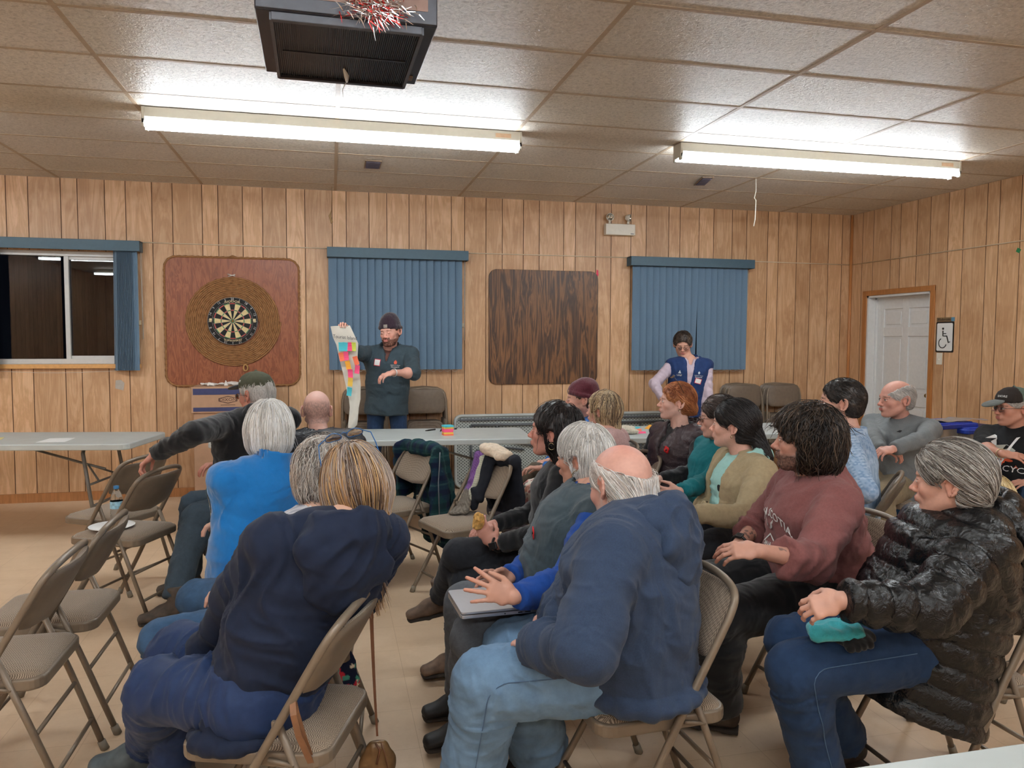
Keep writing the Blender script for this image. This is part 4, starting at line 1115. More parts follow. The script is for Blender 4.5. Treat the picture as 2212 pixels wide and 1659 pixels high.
o = raw_mesh('plastic_wrap', v, f, plain('cloudy_plastic', srgb(232, 228, 222), .3, var=.03)); o.location = (pL[0]+cw/2-.06, 7.50, 1.078)
tag(o, 'crumpled white plastic wrap lying on top of the cardboard box', 'plastic wrap')

# on the tables
TZ = .742
def note_pad(p, cols, rz, lab, grp):
    r = empty('note_stack', p, rz, label=lab, cat='sticky notes', group=grp)
    for k, c in enumerate(cols):
        o = MB(); o.box((random.uniform(-.003, .003), random.uniform(-.003, .003), .007+.0135*k), (.038, .038, .0066), R=rotz(random.uniform(-.08, .08))); o.build('note_pad', plain('note_%d_%d_%d' % c, srgb(*c), .8, var=.02), r)
PINK, ORG, YEL, CYA, LIM, AMB = (255, 92, 140), (255, 128, 92), (255, 206, 90), (84, 200, 214), (214, 224, 96), (255, 178, 62)
p = atz(967, 940, TZ); note_pad(tuple(p), [ORG, YEL, PINK, PINK, YEL, CYA], .15, 'stack of coloured sticky note pads on the middle table', 'sticky notes')
def pen(a, b, lab, col=srgb(30, 30, 32), z=TZ, r=.006):
    p, q = atz(*a, z), atz(*b, z); p[2] = q[2] = z+r; o = MB(); o.tube([p, p+(q-p)*.3, p+(q-p)*.31, q], [r*.6, r, r*1.15, r*1.15], 8)
    tag(o.build('marker_pen', plain('pen_black', col, .4)), lab, 'marker', 'black markers on the tables')
pen((919, 932), (940, 929), 'black marker pen lying left of the sticky note stack')
pen((951, 933), (955, 928), 'black marker touching the left side of the sticky note stack')
pen((981, 928), (986, 927.5), 'black marker end behind the right side of the sticky note stack')
pen((1662, 921), (1672, 921.5), 'black marker on the table beside the nose of the maroon hoodie man')
def sheet(name, quad, z, mat, lab, cat, grp=None):
    P_ = [atz(x, y, z) for x, y in quad]; c = sum(P_)/4; o = MB()
    up = [q-c+V3(0, 0, .0012) for q in P_]; dn = [q-c for q in P_]; o.add(dn+up, [(3, 2, 1, 0), (4, 5, 6, 7), (0, 1, 5, 4), (1, 2, 6, 5), (2, 3, 7, 6), (3, 0, 4, 7)])
    return tag(o.build(name, mat, None, tuple(c)), lab, cat, grp)
M_PAPER = plain('white_paper', srgb(236, 236, 234), .8, var=.01)
sheet('paper_sheet', [(77, 956), (140, 955), (163, 946), (108, 947)], TZ+.0002, M_PAPER, 'white paper sheet lying on the left table', 'paper')
sheet('paper_sheet', [(-30, 950), (2, 950), (10, 945), (-20, 945)], TZ+.0002, plain('yel_pap', srgb(226, 216, 150), .8), 'pale yellow paper at the left edge of the left table', 'paper')
for q, c, lab in (([(1360, 926), (1378, 926), (1385, 922.5), (1366, 922)], CYA, 'blue sticky note on the right table beside the cream bundle'), ([(1368, 931), (1386, 931), (1385, 926.5), (1369, 927)], ORG, 'orange-red sticky note on the right table'), ([(1374, 937), (1396, 936), (1394, 932), (1377, 932)], PINK, 'pink sticky note at the front of the right table'), ([(1392, 926), (1408, 928), (1412, 918), (1402, 918)], AMB, 'amber sticky note beside the brown vest of the redhead')):
    sheet('sticky_note', q, TZ+.0002, plain('note_%d_%d_%d' % c, srgb(*c), .8, var=.02), lab, 'sticky note', 'sticky notes')
s_ = Sdf(); p = atz(1352, 938, TZ)
s_.cap((0, 0, .04), (.06, .02, .035), .032, .03, k=.01); s_.cap((.02, -.03, .03), (.085, -.02, .02), .026, .018, k=.01); s_.cap((-.06, .0, .035), (.0, .02, .045), .03, .03, k=.008)
v, f = s_.mesh(.006); v = v+.004*vnoise(v*70)[:, None]
o = raw_mesh('knit_bundle', v, f, cloth('cream_knit', srgb(206, 196, 178), bmp=.8, weave=300)); o.location = tuple(p+V3(0, 0, -.0))
tag(o, 'cream knitted bundle on the right table behind the long-haired woman', 'knitwear')

# water bottle, plates on chair seats
def bottle(loc):
    r = empty('water_bottle', loc, label='clear plastic water bottle with a blue cap on the chair seat', cat='bottle')
    pr = [(.0, 0), (.030, 0), (.033, .006), (.033, .05), (.0305, .056), (.033, .062), (.033, .075), (.031, .08), (.033, .085), (.033, .135), (.031, .15), (.022, .178), (.0135, .192), (.0125, .205)]
    m_ = plain('clear_pet', (.93, .97, 1, 1), .03, trans=1.0, var=0); m_.node_tree.nodes['Principled BSDF'].inputs['IOR'].default_value = 1.12
    o = MB(); o.lathe(pr, seg=28); o.build('bottle_body', m_, r)
    o = MB(); o.lathe([(.0333, .088), (.0335, .089), (.0335, .128), (.0333, .129)], seg=28, mat=0); o.build('bottle_label', plain('lbl_blue', srgb(150, 196, 226), .4, var=.3, scale=60), r)
    o = MB(); o.lathe([(.0145, .198), (.0145, .214), (.0, .214)], seg=18); o.build('bottle_cap', plain('cap_blue', srgb(40, 110, 160), .4), r)
def plate(loc, R_, lab, rot=None):
    o = MB(); o.lathe([(0, .003), (R_*.62, .003), (R_*.72, .006), (R_, .016), (R_*1.01, .0175), (R_, .0145), (R_*.72, .003), (R_*.6, 0), (0, 0)], seg=36, R=rot)
    return tag(o.build('paper_plate', M_PAPER, None, tuple(loc)), lab, 'plate', 'white paper plates')
cz = .4685
bottle(tuple(atz(253, 1131, cz)-V3(0, 0, 0)))
plate(atz(242, 1141, cz-.002), .115, 'white paper plate on the empty chair seat beside the water bottle')

# blue-lidded clear totes by the right wall, wrapped in plastic
M_CLR = plain('cloudy_tote', srgb(222, 216, 206), .25, trans=.65, var=.04)
for (px_, py_, lab, rz) in ((2030, 912, 'clear plastic tote with a blue lid behind the grey shirt man, left of two', .2), (2098, 922, 'blue-lidded clear plastic tote nearer the person in the dark cap', .1)):
    p = atd(px_, py_, 5.75); r = empty('storage_tote', (p[0], p[1], 0), rz, label=lab, cat='storage bin', group='storage totes with blue lids'); H = p[2]-.02
    o = MB()
    for a0, a1, z0, z1 in ((.215, .155, 0, H*.5-.01), (.215, .155, H*.5, H)):
        ol0 = rrect(a0*.9, a1*.9, .04, 4); ol1 = rrect(a0, a1, .05, 4); n = len(ol0)
        vs = [(x, y, z0) for x, y in ol0]+[(x, y, z1) for x, y in ol1]; o.add(vs, [tuple(range(n-1, -1, -1))]+[(k, (k+1) % n, n+(k+1) % n, n+k) for k in range(n)])
    o.build('tote_body', M_CLR, r)
    o = MB(); o.slab(rrect(.230, .168, .05, 5), H-.012, H+.022, rnd=.008); o.slab(rrect(.200, .138, .04, 5), H+.018, H+.030, rnd=.004); o.build('tote_lid', plain('lid_blue', srgb(32, 62, 168), .4), r)
sh = MB(); p = atd(2066, 907, 5.72); sh_v = []
gx = np.linspace(-.30, .30, 13); gy_ = np.linspace(-.012, .025, 4)
q = [(x, 5*y+.01*math.sin(9*x), .006*math.sin(17*x)+.004*math.sin(40*x+200*y)) for x in gx for y in gy_]
o = MB(); o.add(q, [(i*4+k, (i+1)*4+k, (i+1)*4+k+1, i*4+k+1) for i in range(12) for k in range(3)], smooth=True)
tag(o.build('plastic_sheet', M_CLR, None, tuple(p)), 'strip of clear plastic sheet lying over the blue tote lids', 'plastic sheet')
# =================================================================== people
UP = V3(0, 0, 1)
def dirv(az, el=0): a, e = math.radians(az), math.radians(el); return V3(math.cos(a)*math.cos(e), math.sin(a)*math.cos(e), math.sin(e))
def reach(p, px, L, far=False):
    """point at distance L from p on the sight line of pixel px (near or far solution)"""
    d = unit(ray(*px)); o = CAM0-p; b = float(o@d); c = float(o@o)-L*L; disc = b*b-c
    t = -b if disc < 0 else -b+(math.sqrt(disc) if far else -math.sqrt(disc))
    q = CAM0+d*t
    return p+unit(q-p)*L if disc < 0 else q
def frame(fwd, up):
    f = unit(fwd); l = unit(np.cross(up, f)); return np.column_stack([f, l, np.cross(f, l)])   # columns: forward, left, up

def head_sdf(f=1.0, nose=1.0, jaw=1.0, neckr=.055, ears=True, lips=1.0):
    s = Sdf()
    s.ell((-.014, 0, .034), (.100, .077, .084), k=.02)
    s.ell((-.035, 0, .010), (.070, .070, .070), k=.03)
    s.ell((.032, 0, -.018), (.058, .060, .084), k=.03)
    s.ell((.036, 0, -.066), (.050, .047*jaw, .042), k=.025)
    for sd in (-1, 1):
        s.cap((-.006, sd*.052*jaw, -.056), (.058, sd*.020, -.098), .016, .015, k=.025)
        s.ell((.056, sd*.042, -.026), (.024, .020, .020), k=.02)
    s.ell((.074, 0, -.097), (.018, .020*jaw, .016), k=.018)
    s.cap((.079, -.030, .020), (.079, .030, .020), .011, k=.014)
    for sd in (-1, 1): s.ell((.097, sd*.033, .000), (.016, .018, .012), k=.012, sub=True)
    s.cap((.086, 0, .010), (.106*1+.006*(nose-1), 0, -.026), .0075, .0095, k=.010)
    s.ell((.110+.008*(nose-1), 0, -.031), (.0125*nose, .0105, .0095), k=.008)
    for sd in (-1, 1): s.ell((.100, sd*.0125, -.034), (.0095, .0075, .0075), k=.006)
    for sd in (-1, 1): s.ell((.0775, sd*.032, -.001), (.0135, .0150, .0115), k=.005)
    for sd in (-1, 1): s.cap((.0885, sd*.022, .002), (.0885, sd*.041, .001), .0022, k=.003)
    s.ell((.086, 0, -.060), (.014, .026, .016), k=.014)
    s.cap((.0985, -.015, -.0565), (.0985, .015, -.0565), .0045*lips, k=.006); s.cap((.097, -.013, -.066), (.097, .013, -.066), .0052*lips, k=.006)
    s.cap((.108, -.020, -.0612), (.108, .020, -.0612), .0025, k=.004, sub=True)
    if ears:
        for sd in (-1, 1):
            E = lambda a, r, o=0: (-.020-.003+math.cos(a)*r*.62-.004*math.sin(a), sd*(.0765+.004+o+.008*(-math.cos(a)*.6+.4)), -.006+math.sin(a)*r)
            s.ell((-.018, sd*.0755, -.008), (.014, .007, .024), k=.008)
            pts = [E(a, .031, .003) for a in np.linspace(math.radians(20), math.radians(250), 9)]
            s.chain(pts, [.0045]*9, k=.004)
            s.ell((-.017, sd*.0790, -.034), (.0075, .0048, .010), k=.008)
            s.ell((-.012, sd*.0860, -.004), (.0065, .006, .013), k=.004, sub=True)
            s.chain([E(a, .019, .001) for a in np.linspace(math.radians(60), math.radians(240), 6)], [.0032]*6, k=.004)
    return s

def lerp(a, b, t): return np.asarray(a)*(1-t)+np.asarray(b)*t
def hand_prims(s, w, fd, pn, side, curl=.5, spread=.25, sc=1.0, thumb=.6, k=.006, idx=None):
    """w wrist, fd finger direction, pn palm-facing normal, side +1 left hand / -1 right hand"""
    fd = unit(fd); pn = unit(pn-fd*(pn@fd)); th = unit(np.cross(fd, pn))*side*-1.0     # thumb side
    C = lambda a, b, c: w+sc*(fd*a+th*b+pn*c)
    # palm: tapering slab
    s.ecap(C(.0, 0, 0), C(.030, .002, .002), (.026*sc, .017*sc), (.034*sc, .016*sc), th, k=.012)
    s.ecap(C(.030, .002, .002), C(.082, 0, .0), (.036*sc, .0155*sc), (.039*sc, .0125*sc), th, k=.012)
    Ls = [(.040, .026, .020), (.045, .029, .021), (.042, .027, .021), (.032, .021, .018)]
    for i, (l1, l2, l3) in enumerate(Ls):
        off = .030-.0195*i; base = C(.083-(.006 if i in (0,) else 0)-(.010 if i == 3 else 0), off, 0.0)
        cu = curl if idx is None else idx[i]
        a = spread*(.5-i/3.0)*1.0; d0 = fd*math.cos(a)+th*math.sin(a); p = base; an = 0
        r = (.0092, .0084, .0076, .0066); r = [x*sc*(1 if i < 3 else .88) for x in r]
        for j, L in enumerate((l1, l2, l3)):
            an += cu*(1.05, 1.25, .8)[j]; d = d0*math.cos(an)+pn*math.sin(an); q = p+d*L*sc
            s.cap(p, q, r[j], r[j+1], k=k if j == 0 else .003); p = q
    t0 = C(.018, .028, .004); d = unit(fd*.72+th*.62+pn*(.35+.3*thumb)); t1 = t0+d*.040*sc
    d2 = unit(fd*(.95-.3*thumb)+th*(.25-.35*thumb)+pn*(.25+.55*thumb)); t2 = t1+d2*.031*sc; t3 = t2+unit(d2+pn*.2-th*.25*thumb)*.024*sc
    s.cap(t0, t1, .0135*sc, .0105*sc, k=.012); s.cap(t1, t2, .0100*sc, .0090*sc, k=.003); s.cap(t2, t3, .0088*sc, .0072*sc, k=.002)

def shoe(parent, ank, toe, up, mat, sole, boot=.0, sc=1.0, dirt=0, vox=.006):
    toe = unit(toe); upn = unit(up-toe*(up@toe)); R_ = np.column_stack([toe, np.cross(upn, toe), upn])
    s = Sdf(); k = .02
    s.ecap((-.045, 0, -.048), (.07, 0, -.050), (.036, .040), (.044, .036), (0, 1, 0), k=k)
    s.ecap((.07, 0, -.052), (.155, .004, -.064), (.046, .034), (.043, .024), (0, 1, 0), k=k)
    s.cap((-.02, 0, -.02), (.045, 0, -.035), .042, .034, k=.03)
    s.cap((-.02, 0, -.03), (-.012, 0, .02+boot), .044, .046, k=.02, flat=True)
    s.plane((0, 0, -.084), (0, 0, -1), 1.0)
    s = s.xf(R_, ank, sc); v, f = s.mesh(vox)
    n = vnoise(v*45); v = v+.0015*n[:, None]
    o = raw_mesh('boot' if boot > .03 else 'shoe', v, f, mat, parent)
    s = Sdf()
    s.ecap((-.045, 0, -.088), (.07, 0, -.088), (.042, .012), (.048, .012), (0, 1, 0), k=.01)
    s.ecap((.07, 0, -.088), (.162, .004, -.086), (.050, .012), (.045, .013), (0, 1, 0), k=.01)
    s.box((-.045, 0, -.094), (.032, .036, .008), rnd=.004); s.plane((0, 0, -.1015), (0, 0, -1), 1.0, k=.002)
    s = s.xf(R_, ank, sc); v, f = s.mesh(vox*.8); raw_mesh('sole', v, f, sole, o)
    return o

class Pose: pass
def hinted(p, px, L, hint):
    """point at distance L from p on the sight line of px; of the two, the one nearer to the hinted direction"""
    a, b = reach(p, px, L), reach(p, px, L, True); h = unit(hint)
    return a if (a-p)@h >= (b-p)@h else b
def solve(sp):
    """joint positions from a compact description (see the list of people below)"""
    J = Pose(); s = sp.get('s', 1.0); J.s = s
    J.P = np.array(sp['pel'], float); dP = float((J.P-CAM0)@CF)
    az = sp['az']; J.f = dirv(az); J.l = dirv(az+90); paz = sp.get('saz', az); J.sl = dirv(paz+90, sp.get('stilt', 0)); J.sf = dirv(paz)
    J.N = atd(*sp['neck'], dP+sp.get('nd', -.02))
    haz, hp, hr = sp['look']; hf = dirv(haz, hp)
    J.H = hinted(J.N, sp['head'], .170*s, UP+dirv(haz)*.4)
    lf = unit(np.cross(UP, hf)); up0 = np.cross(hf, lf); r_ = math.radians(hr)
    J.R = frame(hf, up0*math.cos(r_)-lf*math.sin(r_))
    sw = sp.get('sw', .185)*s; t = unit(J.N-J.P); J.t = t
    J.S = {}; J.E = {}; J.W = {}; J.Hp = {}; J.K = {}; J.A = {}
    for sd, nm in ((1, 'L'), (-1, 'R')):
        J.S[nm] = J.N+J.sl*sd*sw-t*.055*s+J.sf*.01
        UA, FA = .285*s, .255*s
        def jn(p, q, L, hint):
            if isinstance(q, list): return atz(*q)
            if len(q) == 2: return hinted(p, q, L, hint)
            if isinstance(q[2], str): return reach(p, q[:2], L, q[2] == 'far')
            return p+unit(q[0]*J.f+q[1]*J.l+q[2]*UP)*L
        a = sp['arm'+nm]
        J.E[nm] = jn(J.S[nm], a[0], UA, -UP+J.sf*.3); J.W[nm] = jn(J.E[nm], a[1], FA, J.sf)
        J.Hp[nm] = J.P+J.l*sd*.088*s+J.f*.01
        q = sp['leg'+nm]; J.K[nm] = jn(J.Hp[nm], q[0], .43*s, J.f)
        if isinstance(q[1], tuple) and len(q[1]) == 3 and not isinstance(q[1][2], str):
            k = J.K[nm]; h = max(.1, k[2]-.098); d = q[1]; J.A[nm] = k+(d[0]*J.f+d[1]*J.l)*h+UP*-h
        else: J.A[nm] = jn(J.K[nm], q[1], .415*s, -UP)
    return J

def torso(s, J, e, hw=1.0, belly=0.0, top=True, hem=None, k=.05, up=1.0, shr=1.0, neckhole=True):
    """torso shell with ease e; hem = how far below the pelvis point it reaches"""
    sc = J.s; P, Nn, t = J.P, J.N, J.t; sf = J.sf
    bf = unit(J.f+J.sf)
    W_ = lerp(P, Nn, .32)+bf*.012*sc; C_ = lerp(P, Nn, .68)+sf*.020*sc; U_ = Nn-t*.075*sc+sf*.012
    uw = unit(J.l+J.sl)
    P0 = P if hem is None else P-t*hem
    s.ecap(P0, W_, ((.165*hw+e)*sc, (.118*hw+e)*sc), ((.150*hw+e)*sc, (.112*hw+e)*sc), J.l, k=k, flata=hem is not None and hem > 0, u2=uw)
    if belly: s.ell(lerp(P, Nn, .22)+bf*(.055+belly*.45)*sc, ((.10+belly)*sc+e, .135*hw*sc+e, .13*sc+e), R=frame(bf, t), k=.06)
    s.ecap(W_, C_, ((.150*hw+e)*sc, (.112*hw+e)*sc), ((.160*hw*up+e)*sc, (.118*up+e)*sc), uw, k=k, u2=J.sl)
    if top:
        s.ecap(C_, U_, ((.160*hw*up+e)*sc, (.118*up+e)*sc), ((.115+e)*sc, (.075+e)*sc), J.sl, k=k)
        for nm in 'LR':
            s.cap(Nn+(J.S[nm]-Nn)*.25-t*.025*sc, J.S[nm], (.048*shr+e*.8)*sc, (.052*shr+e*.8)*sc, k=.045)
    return s
def sleeve(s, J, nm, e, frac=1.0, k=.016, taper=1.0, cuff=True, flat=True):
    sc = J.s; S, E_, W = J.S[nm], J.E[nm], J.W[nm]
    s.cap(S, E_, (.050+e*.9)*sc, (.041+e*.75)*sc, k=k)
    if frac <= 0: return
    s.cap(E_, E_+(W-E_)*frac, (.041+e*.75)*sc, (.030*taper+e*.5)*sc*(1 if frac > .8 else 1.1), k=.014, flat=flat)
    if cuff and frac > .4:
        c0 = E_+(W-E_)*(frac-.16); c1 = E_+(W-E_)*(frac+.0); s.cap(c0, c1, (.0325*taper+e*.42)*sc, (.0315*taper+e*.38)*sc, k=.004, flat=True, flata=True)
def legs(s, J, e, k=.035, calf=1.0, thigh=1.0, hem=.97, flat=True):
    sc = J.s
    s.ell(J.P-UP*.005, ((.125+e)*sc, (.165*thigh**.5+e)*sc, (.105+e)*sc), R=frame(J.f, UP), k=.04)
    for nm in 'LR':
        s.cap(J.Hp[nm], J.K[nm], (.080*thigh+e)*sc, (.056*thigh**.5+e)*sc, k=k)
        s.cap(J.K[nm], J.K[nm]+(J.A[nm]-J.K[nm])*hem, (.054*thigh**.5+e)*sc, (.036*calf+e*1.2)*sc, k=.02, flat=flat)
        s.ell(lerp(J.K[nm], J.A[nm], .30)-unit(J.f)*.012, ((.052+e)*sc,)*3, k=.04)

def folds(v, f, J, amp=.008, fr=14, seed=0):
    """cloth creases: ridges running round limbs and across the body, strongest near joints"""
    n = vnormals(v, f)
    bones = [(J.P, J.N, .13), (J.S['L'], J.E['L'], .045), (J.S['R'], J.E['R'], .045), (J.E['L'], J.W['L'], .04), (J.E['R'], J.W['R'], .04), (J.Hp['L'], J.K['L'], .075), (J.Hp['R'], J.K['R'], .075), (J.K['L'], J.A['L'], .05), (J.K['R'], J.A['R'], .05)]
    W_ = []; A_ = []
    for a, b_, r in bones:
        ab = b_-a; t = np.clip((v-a)@ab/(ab@ab), 0, 1); d = np.linalg.norm(v-a-t[:, None]*ab, axis=1)-r; W_.append(np.exp(-np.maximum(d, 0)/.018)+1e-6); A_.append(unit(ab))
    W_ = np.array(W_); W_ /= W_.sum(0); k = np.array([((v-b_[0])@a) for a, b_ in zip(A_, bones)])
    q = v.copy()*fr*.62
    for i, a in enumerate(A_): q += (W_[i]*k[i]*fr*1.05)[:, None]*a[None]
    q = q+seed*7.7
    w = np.column_stack([vnoise(v*5+3+seed), vnoise(v*5+11), vnoise(v*5+29)])
    n1 = vnoise(q+1.1*w); n2 = vnoise(q*1.9+1.2*w+40); n3 = vnoise(q*.5+.8*w+80)
    r1 = 1-np.abs(n1)**.75*2.2; r2 = 1-np.abs(n2)**.8*2.1; r3 = n3
    g = np.full(len(v), .30)
    for c, rad in [(J.E['L'], .12), (J.E['R'], .12), (J.S['L']-J.t*.12, .13), (J.S['R']-J.t*.12, .13), (lerp(J.P, J.N, .22), .18), (J.K['L'], .12), (J.K['R'], .12), (J.P+J.f*.12, .14), (lerp(J.E['L'], J.W['L'], .65), .11), (lerp(J.E['R'], J.W['R'], .65), .11), (J.A['L'], .12), (J.A['R'], .12)]:
        g += .8*np.exp(-((v-c)**2).sum(1)/(rad*rad))
    g = np.minimum(g, 1.15)
    return v+n*((r1*.75+r2*.32)*amp*g+r3*amp*.7)[:, None]

PUFF = {}
def puffer(v, f, J, amp, step, tilt=0.0, sleeves=True, k=1.0):
    """quilted channels running round body and sleeves"""
    n = vnormals(v, f)
    def seg(p, a, b):
        ab = b-a; t = np.clip(((p-a)@ab)/(ab@ab), 0, 1); return t*np.linalg.norm(ab), np.linalg.norm(p-a-t[:, None]*ab, axis=1)
    P0 = J.P-J.t*.25; L, dT = seg(v, P0, J.N+J.t*.2); s_ = L+tilt*((v-J.P)@J.sl)
    dT = dT-.13
    best = s_.copy(); db = dT
    if sleeves:
        for nm in 'LR':
            a1, d1 = seg(v, J.S[nm], J.E[nm]); a2, d2 = seg(v, J.E[nm], J.W[nm])
            m_ = d1-.04 < db; m_ &= ((v-J.S[nm])@unit(J.E[nm]-J.S[nm]) > .03); best = np.where(m_, a1, best); db = np.where(m_, d1-.04, db)
            m_ = d2-.04 < db; best = np.where(m_, a2+.29, best); db = np.where(m_, d2-.04, db)
    ph = best/step*math.pi; h = np.abs(np.sin(ph))**.55
    wr = fbm(v*np.array([38, 38, 38.])+9, 2)
    return v+n*(amp*(h-.6)+amp*.22*wr*h)[:, None], h

SKIN = vcol('skin', .48, .4, sss=0, bmp=.12, bscale=300)
def rgb(*c): return np.array(srgb(*c)[:3])
def strands(hs, roots, flow,  col, n=800, steps=9, L=.012, off=.0012, rad=.0011, grav=.0, jit=.18, seed=1, colf=None, curl=0.0, taper=True, free=True, reject=None, lf=.004):
    """thin locks that follow the surface of hair volume hs (world space)"""
    rg = np.random.default_rng(seed); v, f = roots
    ix = rg.integers(0, len(v), n); p = v[ix].astype(float); P_ = [p.copy()]
    jj = rg.normal(0, jit, (n, 3)); ph = rg.uniform(0, 6.28, (n, 1)); lift = rg.random((n, 1))**2*lf
    for k in range(steps):
        d = flow(p)+jj+UP*-grav
        if curl: d = d+curl*np.column_stack([np.sin(ph[:, 0]+k*1.3), np.cos(ph[:, 0]*1.7+k*1.1), .5*np.sin(ph[:, 0]*2.3+k*1.7)])
        g = hs.grad(p); sd = hs.ev(p)
        on = (sd < .02)[:, None]
        d = np.where(on, d-g*(d*g).sum(1)[:, None], d); d /= np.linalg.norm(d, axis=1)[:, None]+1e-9
        p = p+d*L
        sd = hs.ev(p); g = hs.grad(p); near = (sd < off+.012)
        if free: near &= ~((g[:, 2] < -.55) & (sd > -.004))
        p = p-np.where(near[:, None], g*(sd[:, None]-off-lift), 0)
        P_.append(p.copy())
    P_ = np.stack(P_, 1); m_ = steps+1
    if reject is not None:
        bad = reject(P_[:, ::2].reshape(-1, 3)).reshape(n, -1).any(1); P_ = P_[~bad]; ix = ix[~bad]; n = len(P_)
    T = np.gradient(P_, axis=1); T /= np.linalg.norm(T, axis=2)[..., None]+1e-9
    ref = np.array([.3, .5, .81]); B = np.cross(T, ref); B /= np.linalg.norm(B, axis=2)[..., None]+1e-9; B2 = np.cross(T, B)
    r = rad*rg.uniform(.6, 1.5, n)[:, None]*np.ones((1, m_))
    if taper: r = r*(1-.75*np.linspace(0, 1, m_)**2.5)[None]*np.minimum(1, .35+np.linspace(0, 1, m_)*5)[None]
    vs = np.stack([P_+r[..., None]*(math.cos(a)*B+math.sin(a)*B2) for a in (0, 2.094, 4.189)], 2).reshape(-1, 3)
    a = (np.arange(n)[:, None]*m_+np.arange(m_-1)[None]).ravel()*3; F = []
    for q in range(3): F.append(np.column_stack([a+q, a+(q+1) % 3, a+3+(q+1) % 3, a+3+q]))
    c = colf(v[ix], rg) if colf else np.tile(col, (n, 1))
    C = np.repeat(c, m_*3, axis=0)
    return vs, np.concatenate(F), C

HAIRM = vcol('hair', .45, .45, rvar=0)
def palette(cols, amp=.15):
    cols = [rgb(*c) for c in cols]
    def f(p, rg):
        n = len(p); t = np.clip(.5+.75*vnoise(p*26)+rg.normal(0, .28, n), 0, .999)*(len(cols)-1); i = t.astype(int); fr = (t-i)[:, None]
        A = np.array(cols); c = A[i]*(1-fr)+A[np.minimum(i+1, len(cols)-1)]*fr
        return c*(1+rg.normal(0, amp, (n, 1)))
    return f

